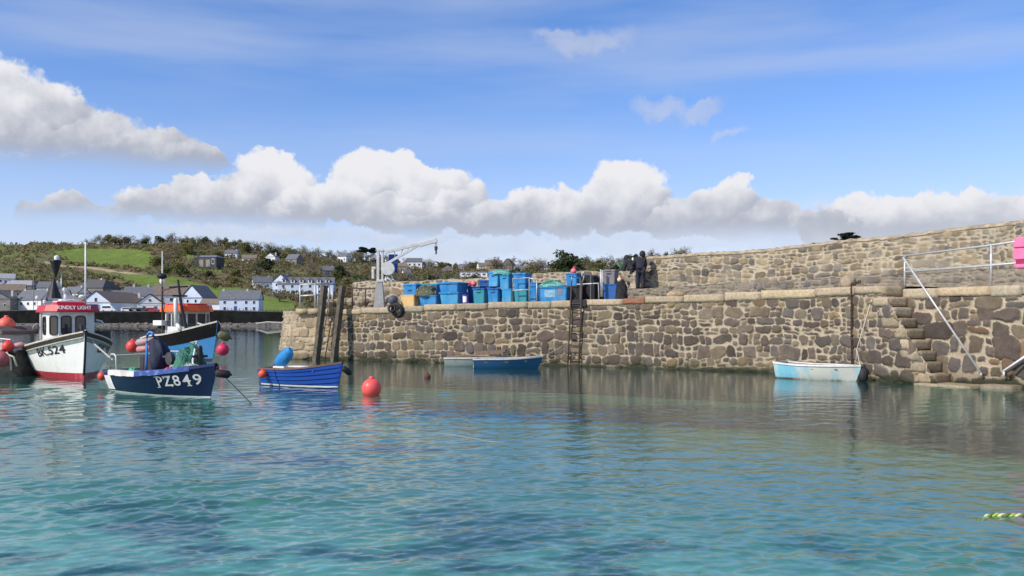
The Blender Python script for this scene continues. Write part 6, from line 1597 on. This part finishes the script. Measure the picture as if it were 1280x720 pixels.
fender('life_ring', 'orange dome on the brown cabin roof at the left edge', W(8, 406.5, 32.2), .30, mat('orange_red_plastic', (.75, .13, .08), .5), cat='float')
fender('buoy', 'bright red round float hung high on the boat at the left edge', W(10, 433, 31.2), .20, MRED, cat='buoy')
fender('buoy', 'large dull pink float hanging low at the left edge of the picture', W(2, 449, 31.0), .29, mat('dull_pink_plastic', (.36, .09, .10), .6), cat='buoy')
fender('fender', 'dull pink tubular fender lying beside the bright red float', W(21, 432, 31.3), .1, mat('faded_pink_plastic', (.5, .25, .24), .6), .45, (1, 0, .2))
rope('hanging_rope', 'pale rope drooping from the floats at the left edge to the water', [W(8, 440, 31), W(13, 449, 31), W(14, 463, 31)], .035)
rope('hanging_rope', 'pale rope running from the left edge floats to the white hull', [W(9, 443, 31), W(17, 446, 31), W(21, 458, 31)], .035)

# --- small navy boat PZ849
def navy_boat():
    yaw = R(-39); L = 4.4; bd = Vector((math.cos(yaw), math.sin(yaw), 0)); stem = W(261, 497, 22.7); stem.z = 0
    t = empty('fishing_boat', stem-bd*(L/2-.32), yaw, 'small open navy blue fishing boat numbered PZ849 with green net and steel stern rails', 'fishing boat')
    h = Hull(L, 1.8, .88, .60, .58, .3, .84, 2.5, .36, .32)
    NB = band_mat('navy_hull_paint', [(.045, (.55, .56, .52)), (9, (.004, .010, .045))], .28, .45, dirt=(.016, .024, .06), damt=.4)
    build_hull(h, t, NB, mat('pale_inner_paint', (.42, .42, .4), .7), mat('dark_blue_rail', (.02, .03, .10), .5), .12, .72, mat('grey_foredeck', (.3, .3, .3), .8), rail_r=.035)
    hull_text(h, t, serif_letters('PZ849', .38), 1.24, .43, -1, PALE, .07, 1.12)
    hull_text(h, t, serif_letters('PZ849', .38), 1.24, .43, 1, PALE, .07, 1.12)
    WB = mat('worn_white_paint', (.62, .6, .56), .6, .1, dirt=(.35, .32, .28)); BS = mat('bright_blue_tarp', (.03, .075, .28), .6, .2, 5, dirt=(.4, .42, .5), dscale=5)
    for side in (-1, 1):
        for nm, a, b, m_, d0 in (('side_deck', .10, .46, WB, .11), ('blue_covering', .46, .88, BS, .10)):
            P = []
            for i in range(17):
                tt = a+(b-a)*i/16; q = h.at(tt, 1, side); w = min(.16, h.half(tt)*.6); lo = q+Vector((0, side*.035, -d0*(.8+.3*vn(i*.7, 3, 4)))); P.append([lo, q+Vector((0, side*.03, .035)), q+Vector((0, -side*w, .04)), q+Vector((0, -side*w, -.02))])
            m = MB(); m.grid(P, flip=(side > 0)); m.build(nm, m_, t)
    m = MB(); P = []
    for i in range(3): P.append([h.at(i/2*.10, v, -1)+Vector((-.0, -.012, 0)) for v in (.42, .6, .86)])
    m.grid(P, flip=True); m.build('white_patch', MW, t)
    # stern rails
    for side in (-1, 1):
        y = side*h.half(.03)*.93; m = MB()
        m.tube([(-1.85, y, .58), (-1.85, y, 1.0), (-1.80, y, 1.05), (-1.62, y, 1.05), (-1.55, y, 1.0), (-1.48, y*1.02, .6)], .026, 8); m.build('stern_rail', MSTEEL, t, smooth=True)
    m = MB(); m.tube([(-1.75, h.half(.05), 1.1), (-.45, h.half(.4)*.98, 1.1)], .022, 8); m.tube([(-1.72, -.66, 1.02), (-1.2, .72, 1.06)], .02, 8)
    for x in (-1.1, -.6): m.tube([(x, h.half(.25)*.98, .6), (x, h.half(.25)*.98, 1.1)], .022, 8)
    m.build('side_rail', MSTEEL, t)
    m = MB(); m.box((-1.35, .32, .72), (.75, .55, .55)); m.build('engine_box', mat('dark_engine_box', (.035, .03, .035), .6, .2), t, bevel=.04)
    m = MB(); m.box((-.9, -.05, .40), (.5, 1.1, .06)); m.box((.1, 0, .42), (.3, 1.2, .05)); m.build('thwart', WB, t)
    # hauler under its dark blue cover with a bent blue pipe
    m = MB(); P = []
    for i, (z, w, d, x) in enumerate(((.5, .10, .12, .10), (.62, .12, .18, .1), (.72, .26, .30, .10), (.95, .27, .32, .06), (1.2, .25, .28, .0), (1.4, .20, .24, -.06), (1.5, .10, .12, -.08))):
        P.append([(x-.05+w*.95*math.cos(a)*(1+.2*math.sin(3*a+i*1.7)), -.30+d*.8*math.sin(a)*(1+.15*math.cos(2*a+i)), z*(1-.03*math.cos(a))) for a in np.linspace(0, 2*math.pi, 17)])
    P = [[(q[0]+.12*(vn(q[1]*9+3, q[2]*5, 6)-.5)+.10*(q[2]-.9)**2*(1 if q[2] > .9 else 0)*-1, q[1]+.12*(vn(q[0]*9, q[2]*5, 7)-.5), q[2]) for q in r] for r in P]
    m.grid(P); m.add(P[-1][:-1], [tuple(range(16))]); m.build('hauler_cover', mat('navy_cover_cloth', (.012, .018, .045), .75, .3, 5, bump=.6, bscale=6), t, smooth=True)
    m = MB(); m.bar((.08, -.3, .35), (.08, -.3, .75), .12); m.build('hauler_post', MRUST, t)
    m = MB(); m.tube([(-.24, -.55, .6), (-.26, -.52, 1.35), (-.24, -.52, 1.58), (-.14, -.50, 1.68), (-.04, -.48, 1.66), (.0, -.48, 1.58)], .035, 8); m.build('blue_pipe', mat('blue_pipe_paint', (.05, .2, .55), .45), t, smooth=True)
    m = MB(); m.tube([(.15, -.3, 1.02), (.55, -.28, 1.0)], .04, 8); m.lathe([(.17, -.05), (.17, .05)], 16, (.5, -.28, .98), Matrix.Rotation(R(90), 3, 'X')); m.build('hauler_wheel', MDARKMET, t)
    m = MB(); m.lathe([(.075, .5), (.075, 1.28), (.05, 1.33)], 10, (1.42, .02, .0)); m.bar((1.42, -.2, 1.05), (1.42, .24, 1.05), .06); m.tube([(1.34, -.06, 1.25), (1.36, -.14, .95), (1.44, -.16, .65)], .025, 6, mi=1); m.build('bow_post', [BLK, MW], t)
    return t, h
nb, nh = navy_boat()
def boat_heap(label, t, c, rx, ry, hgt, mats, seed, n, name='fishing_net', cat='net'):
    rng = np.random.RandomState(seed); m = MB(); P = []
    for i in range(11):
        row = []; ph = i/10*math.pi/2
        for j in range(21):
            th = 2*math.pi*j/20; k = math.cos(ph)**.7*(1+.4*(vn(math.cos(th)*2+seed, math.sin(th)*2+i*.6, seed)-.5)); row.append((rx*k*math.cos(th), ry*k*math.sin(th), hgt*math.sin(ph)*(.75+.5*vn(math.cos(th)*1.8, math.sin(th)*1.8+seed, seed+1))))
        P.append(row)
    m.grid(P, flip=True)
    for i in range(n):
        th = rng.uniform(0, 6.28); s = rng.uniform(.3, 1); d = rng.uniform(-1.3, 1.3); pts = []
        for k in range(6):
            a = th+d*k/5; s2 = np.clip(s+rng.uniform(-.2, .2), .05, 1.02); pts.append((rx*s2*math.cos(a), ry*s2*math.sin(a), hgt*math.sqrt(max(0, 1-s2**2))+rng.uniform(0, .05)))
        m.tube(pts, rng.uniform(.006, .014), 5, mi=i % len(mats), caps=False)
    o = m.build(name, mats, None); o.location = boat_pt(t, c); o.rotation_euler = (0, 0, t.rotation_euler.z); return tag(o, label, cat)
boat_heap('dark green net bag bulging in the navy boat beside its bow post', nb, (.93, .02, .45), .45, .42, .78, [MNET, MNET, MNET, CYANNET], 4, 70)
boat_heap('tangle of pale rope and green twine on the foredeck of the navy boat', nb, (1.3, -.16, .70), .32, .16, .14, [MROPE, CYANNET, MROPE], 6, 40, 'rope_tangle', 'rope')
boat_heap('heap of red rope and rags amidships in the navy boat', nb, (.50, -.25, .50), .26, .25, .22, [mat('red_rag', (.5, .04, .05), .8), MRED, MROPE], 7, 26, 'red_ropes', 'rope')
boat_heap('green and white rags lying over the near side deck of the navy boat', nb, (-.62, -.72, .60), .14, .10, .10, [mat('green_rag', (.05, .4, .25), .8), CYANNET], 8, 14, 'rags', 'rag')
fender('buoy', 'round red float resting on the far rail of the navy boat', W(166, 433, 25.6), .185, MRED, cat='buoy')
fender('fender', 'grey pink tubular fender lying right of the red float in the navy boat', W(182, 427, 25.2), .10, mat('grey_pink_plastic', (.42, .30, .28), .6), .5, (1, .1, .15))
fender('fender', 'dull pink tubular fender lying under the grey pink one in the navy boat', W(181, 436, 25.0), .09, mat('dusty_pink_plastic', (.5, .22, .2), .6), .45, (1, -.1, .1))
boat_heap('blue and white plastic bags heaped at the back of the navy boat', nb, (-.5, .35, .55), .34, .25, .38, [mat('pale_blue_plastic_bag', (.3, .42, .5), .5, .3, 6), MW], 12, 10, 'plastic_bags', 'bag')
fender('buoy', 'small red float hanging over the stern of the navy boat', W(127.5, 470.5, 25.9), .125, MRED, cat='buoy')
fender('fender', 'black tubular fender with a silver end slung at the navy boat bow', boat_pt(nb, (2.27, .16, .62)), .10, MBLACK, .34, (.9, .35, -.15))
rope('mooring_rope', 'thin dark mooring rope from the bow of the navy boat slanting into the water', [boat_pt(nb, (2.1, .05, .78)), W(290, 480, 22.6), W(315, 505.5, 21.0)], .011, MBLACK)

# --- orange roofed boat behind
def orange_boat():
    yaw = R(-44); L = 6.4; bd = Vector((math.cos(yaw), math.sin(yaw), 0)); stem = W(266, 450, 43.5); stem.z = 0
    t = empty('fishing_boat', stem-bd*(L/2-.5), yaw, 'blue hulled fishing boat with black bulwarks and an orange wheelhouse roof', 'fishing boat')
    h = Hull(L, 2.5, 1.95, 1.25, 1.05, .45, .85, 2.4, .75, .34)
    build_hull(h, t, band_mat('blue_hull_paint', [(.1, (.05, .02, .02)), (9, (.035, .21, .48))], .4), mat('dark_inner_paint', (.06, .06, .06), .7), mat('white_worn_rail', (.5, .48, .42), .6), .5, .6, mat('dark_deck_paint', (.12, .12, .11), .8), rail_r=.04)
    BW = mat('black_bulwark_paint', (.006, .006, .006), .8, .3, spec=.12, dirt=(.02, .018, .015))
    for side in (-1, 1):
        P = []
        for i in range(45):
            tt = i/44*.997; zs = h.sheer(tt); row = []
            for d in (.52+.2*tt, .3, .02):
                v = 1-d/(zs+h.dr); q = h.at(tt, v, side); row.append(q+Vector((.2*tt, side, 0)).normalized()*.02)
            P.append(row)
        m = MB(); m.grid(P, flip=(side < 0)); m.build('bulwark', BW, t)
        hull_text(h, t, letters('PZ', .36, .01), 1.95, .82, side, PALE, .1, 1.0)
    z0, zt = 1.0, 2.42; hw = .85; x0, x1 = -.7, 1.0
    WHM = mat('white_wheelhouse_paint', (.6, .6, .57), .5, .1); m = MB(); m.prism([(x0, -hw), (x1-.3, -hw), (x1, -hw*.6), (x1, hw*.6), (x1-.3, hw), (x0, hw)], z0, zt); wh = m.build('wheelhouse', WHM, t)
    for (a, b) in (((x1, -hw*.55), (x1, -.05)), ((x1, .05), (x1, hw*.55)), ((x1-.27, -hw+.05), (x1-.03, -hw*.66)), ((x1-.03, hw*.66), (x1-.27, hw-.05)), ((x0+.15, -hw), (x0+.65, -hw)), ((x0+.75, -hw), (x1-.4, -hw)), ((x0+.65, hw), (x0+.15, hw))):
        a = Vector((*a, 0)); b = Vector((*b, 0)); d = (b-a).normalized(); n_ = Vector((d.y, -d.x, 0)); w = MB(); w.add([a+n_*.012+Vector((0, 0, 1.68)), b+n_*.012+Vector((0, 0, 1.68)), b+n_*.012+Vector((0, 0, 2.32)), a+n_*.012+Vector((0, 0, 2.32))], [(0, 1, 2, 3)]); w.build('window', MGLASS, wh)
    OR = mat('orange_roof_paint', (.80, .12, .02), .45, .1, dirt=(.5, .12, .05)); m = MB()
    pl = [(x0-.35, -hw-.14), (x1-.2, -hw-.16), (x1+.2, -hw*.6-.1), (x1+.27, 0), (x1+.2, hw*.6+.1), (x1-.2, hw+.16), (x0-.35, hw+.14)]; n_ = len(pl)
    m.prism(pl, zt, zt+.05); m.add([(x, y, zt+.05) for x, y in pl]+[(x*.95, y*.93, zt+.34) for x, y in pl], [(i, (i+1) % n_, n_+(i+1) % n_, n_+i) for i in range(n_)]+[tuple(range(n_, 2*n_))]); rf = m.build('roof', OR, t)
    m = MB(); m.prism([(x*.8, y*.75) for x, y in pl], zt+.34, zt+.42); m.build('red_roof_top', mat('red_roof_top_paint', (.5, .02, .03), .5), rf)
    # mast with cross trees, exhaust, gallows
    m = MB(); m.tube([(1.6, -.75, 1.2), (1.35, -.95, 2.6), (1.15, -1.05, 4.0)], [.09, .075, .05], 8); m.bar((1.2, -1.35, 3.2), (1.2, -.6, 3.2), .09); m.bar((1.17, -1.5, 3.62), (1.17, -.55, 3.68), .07); m.build('mast', BLK, t)
    m = MB(); m.tube([(1.1, -1.1, 1.7), (1.0, -1.1, 3.0), (1.0, -1.1, 3.1)], [.11, .10, .04], 10); m.tube([(1.1, -1.1, 1.8), (1.4, -1.0, 1.5)], .1, 8); m.build('exhaust_pipe', MW, t, smooth=True)
    m = MB(); m.tube([(-.6, -1.05, 1.1), (-.6, -1.05, 3.7)], .05, 8); m.bar((-.6, -1.05, 3.52), (1.17, -1.05, 3.66), .06); m.build('gallows', MRUST, t)
    m = MB(); m.tube([(-1.6, -.6, 1.2), (-1.6, -.6, 5.6)], [.05, .03], 8); m.build('pole_mast', MW, t); MB().lathe([(.1, 0), (.14, .1), (.12, .3), (.06, .4)], 10, (-1.6, -.6, 3.9)).build('lamp', MW, t)
    MB().ball((-.75, -1.0, 4.25), .26, 14, (1, 1, .6)).build('dark_dome', MBLACK, t, smooth=True)
    MB().tube([(-.75, -1.0, 3.7), (-.75, -1.0, 4.1)], .03, 6).build('dome_stalk', MDARKMET, t)
    m = MB(); m.box((-1.0, -.95, 1.85), (1.0, .4, .26)); m.build('gear_box', MW, t, bevel=.02)
    return t, h
ob, oh = orange_boat()
boat_heap('dark heap of pots and gear on the afterdeck of the orange roofed boat', ob, (-1.3, -.3, 1.15), 1.1, .7, .75, [MBLACK, MRUST, MROPE], 14, 60, 'gear_heap', 'fishing gear')
fender('fender', 'olive green tubular fender hung at the bow of the orange roofed boat', boat_pt(ob, (3.15, .35, 1.22)), .22, mat('olive_fender_rubber', (.13, .13, .06), .7), .55, (.8, .4, -.35))
fender('buoy', 'pinkish red float under the bow of the orange roofed boat', W(278.5, 437, 43.2), .30, mat('crimson_float_plastic', (.6, .03, .10), .5), cat='buoy')
rope('bow_rope', 'pale rope running over the black bow of the orange roofed boat', [boat_pt(ob, (2.2, -.55, 1.85)), boat_pt(ob, (2.75, .15, 1.55)), boat_pt(ob, (3.2, .32, 1.1))], .04)

# --- bright blue clinker dinghy with its outboard tilted
def outboard(t, x, z, cowl, tilt, leg=MDARKMET, s=1.0):
    q = Matrix.Rotation(tilt, 3, 'Y'); c = Vector((x, 0, z)); P = []
    for zz, w, d in ((.0, .09, .10), (.05, .125, .15), (.25, .13, .17), (.48, .12, .15), (.58, .06, .08)): P.append([tuple(q @ Vector((d*s*math.cos(a)-.02, w*s*math.sin(a), (zz+.28)*s))+c) for a in np.linspace(0, 2*math.pi, 15)])
    m = MB(); m.grid(P); m.add(P[-1][:-1], [tuple(range(14))]); m.add(P[0][:-1], [tuple(range(14))[::-1]]); m.build('outboard_cowl', cowl, t, smooth=True)
    m = MB(); m.bar(tuple(q @ Vector((-.03, 0, .3*s))+c), tuple(q @ Vector((-.05, 0, -.5*s))+c), .12*s, .09*s); m.bar(tuple(q @ Vector((.08, 0, .2*s))+c), tuple(q @ Vector((.08, 0, -.05))+c), .05, .2*s); m.build('outboard_leg', leg, t)
    m = MB(); m.lathe([(.02, -.1), (.06, 0), (.05, .12), (.02, .2)], 10, tuple(q @ Vector((-.05, 0, -.52*s))+c), q @ Matrix.Rotation(R(90), 3, 'Y')); m.build('propeller_hub', leg, t)
def dinghy(label, loc, yaw, h, hullm, inm, railm, laps=0, thw=MWOOD, group=None, pitch=0.0):
    t = empty('dinghy', loc, yaw, label, 'dinghy', group); t.rotation_euler = (0, pitch, yaw)
    build_hull(h, t, hullm, inm, railm, .06, laps=laps, rail_r=.026)
    for tt in (.2, .48, .74):
        w = h.half(tt)-.05; m = MB(); m.box((h.L*(tt-.5), 0, h.sheer(tt)-.13), (.2, 2*w, .035)); m.build('thwart', thw, t)
    return t
h = Hull(3.15, 1.42, .78, .55, .53, .25, .80, 2.3, .30, .34)
bd = dinghy('bright blue clinker dinghy with brown gunwale and a covered blue outboard', Vector((-6.2, 26.5, 0)), R(-36), h,
            band_mat('bright_blue_paint', [(.035, (.02, .05, .2)), (.085, (.7, .7, .68)), (9, (.010, .065, .36))], .35, dirt=(.04, .11, .32), damt=.3), mat('cream_inner_paint', (.4, .36, .28), .7), mat('brown_gunwale', (.17, .10, .075), .6, .2), laps=7)
outboard(bd, -1.56, .38, mat('bright_blue_cover_cloth', (.02, .22, .5), .6, .2, 5, bump=.5, bscale=6), R(52), s=1.3)
m = MB(); m.box((-.15, -.1, .60), (.75, .3, .03)); m.box((-1.1, .1, .50), (.5, .5, .16)); tag(m.build('white_board', MW, bd), None)
m = MB(); m.tube([(-1.45, .1, .66), (-2.2, .45, .60)], .02, 6); m.build('tiller', MWOOD, bd)
m = MB(); m.tube([tuple(h.find(-.6, z, -1)+Vector((0, -.02, 0))) for z in (.5, .3, .1, -.05)], .015, 5); m.build('side_line', MBLACK, bd)
fender('buoy', 'small orange red float hanging on the side of the bright blue dinghy', boat_pt(bd, (-1.12, -.72, .37)), .13, mat('orange_red_float', (.8, .10, .03), .5), cat='buoy')
fender('fender', 'black rubber fender hanging at the bow of the bright blue dinghy', boat_pt(bd, (1.58, .16, .52)), .09, MBLACK, .3, (.5, .5, -.5))

# --- dinghies lying along the quay
h2 = Hull(2.75, 1.2, .48, .38, .36, .16, .85, 2.2, .3, .32)
wd_ = dinghy('grey white wooden dinghy lying against the quay behind the blue one', Vector((-1.5, 38.25, .0)), R(-8), h2, band_mat('grey_white_paint', [(9, (.33, .36, .34))], .6, damt=.5), mat('bare_wood_inside', (.3, .25, .18), .8), mat('pale_gunwale', (.55, .52, .46), .7))
m = MB(); m.box((.05, 0, .5), (2.3, .9, .05), rot=Matrix.Rotation(R(-5), 3, 'Y')); m.box((.6, .1, .62), (1.3, .5, .1), rot=Matrix.Rotation(R(-5), 3, 'Y')); m.build('cover_boards', MWOOD, wd_)
MB().box((-1.39, 0, .2), (.03, .55, .34)).build('transom_board', MW, wd_)
h3 = Hull(2.85, 1.25, .50, .40, .38, .16, .86, 2.2, .32, .32)
b3 = dinghy('dull blue dinghy with pale gunwale lying along the quay wall', Vector((-.12, 36.7, 0)), R(-8), h3, band_mat('dull_blue_paint', [(9, (.015, .085, .20))], .45, dirt=(.06, .12, .18)), mat('blue_inside', (.06, .16, .28), .7), mat('pale_worn_gunwale', (.5, .48, .45), .7))
MB().box((-1.43, 0, .19), (.025, .86, .34)).build('transom_board', mat('pale_blue_board', (.35, .5, .62), .6), b3)
rope('mooring_rope', 'thin rope from the dull blue dinghy up to the foot of the ladder', [boat_pt(b3, (1.35, 0, .5)), Vector((2.2, 37.9, .9))], .015)
h4 = Hull(2.85, 1.25, .52, .50, .55, .16, .80, 2.2, .25, .30)
PB = band_mat('pale_blue_worn_paint', [(.05, (.10, .11, .10)), (9, (.20, .50, .62))], .45, dirt=(.64, .60, .52), damt=.95, dscale=.33, dr=(.46, .58))
b4 = dinghy('pale blue and white worn dinghy moored below the stone steps', Vector((10.36, 29.65, .0)), R(-45), h4, PB, mat('grey_inside', (.3, .3, .28), .8), mat('white_gunwale', (.66, .64, .6), .6), pitch=R(0))
fender('fender', 'black half round rubber fender hanging on the bow of the pale blue dinghy', boat_pt(b4, (1.42, .14, .22)), .17, MBLACK, .4, (.2, .2, 1))
rope('mooring_rope', 'pale slack rope from the pale blue dinghy bow up the quay', [boat_pt(b4, (1.4, 0, .5)), Vector((pt(u_at(1075), -.12)[0], pt(u_at(1075), -.12)[1], 1.0))], .015)

# --- floating buoys and lines
t = fender('mooring_buoy', 'large round red mooring buoy floating right of the bright blue dinghy', Vector(((464.5-640)/F*23.6, 23.6, .17)), .265, mat('bright_red_float', (.9, .10, .085), .42, .08, 5, dirt=(.5, .08, .08), damt=.4), cat='buoy')
fender('mooring_buoy', 'small weedy brown buoy floating in open water before the quay', Vector(((534-640)/F*30.5, 30.5, .04)), .12, mat('weedy_brown_float', (.12, .05, .035), .9, .4, 8), cat='buoy')
rope('floating_rope', 'thin pale rope lying on the water right of the red buoy', [Vector(((x-640)/F*2200/(y-400), 2200/(y-400), .0)) for x, y in ((497, 536), (540, 541), (570, 544), (610, 552), (640, 553))], .007, mat('wet_rope_fibre', (.3, .29, .24), .8))
def twisted(name, label, pts, r, mats, cat='rope'):
    pts = [Vector(q) for q in pts]; L = sum((b-a).length for a, b in zip(pts[:-1], pts[1:])); n = int(L/.012); m = MB()
    cum = [0]
    for a, b in zip(pts[:-1], pts[1:]): cum.append(cum[-1]+(b-a).length)
    def P(s):
        for i in range(len(pts)-1):
            if s <= cum[i+1] or i == len(pts)-2: return pts[i].lerp(pts[i+1], (s-cum[i])/(cum[i+1]-cum[i])), (pts[i+1]-pts[i]).normalized()
    for st in range(3):
        q = []
        for i in range(n+1):
            p, d = P(L*i/n); a = d.cross(Vector((0, 0, 1))).normalized(); b = a.cross(d); th = 2*math.pi*(L*i/n/(r*6.5)+st/3); q.append(p+(a*math.cos(th)+b*math.sin(th))*r*.55)
        m.tube(q, r*.58, 6, mi=st % len(mats))
    return tag(m.build(name, mats, None, smooth=True), label, cat)
YR = mat('yellow_green_rope', (.42, .44, .06), .7, .2, 30); GR_ = mat('dark_green_rope', (.10, .16, .03), .7, .2, 30); PY = mat('pale_yellow_strand', (.62, .6, .3), .7, .2, 30)
dR = 2200/(647-400); q = lambda x, y, z=0: Vector(((x-640)/F*dR, dR, z))
twisted('twisted_rope', 'thick yellow and green twisted rope on the water at the right edge', [W(1222, 643, 9.0)-Vector((0, 0, .06)), W(1240, 644, 9.0), W(1262, 645, 9.0), W(1300, 645, 9.0), W(1360, 640, 9.0)], .026, [YR, GR_, PY])
rope('wet_rope', 'dark wet rope end sloping away under the yellow twisted rope', [W(1243, 647, 8.9), W(1262, 652, 8.9), W(1285, 658, 8.85), W(1310, 664, 8.8)], .014, GR_)
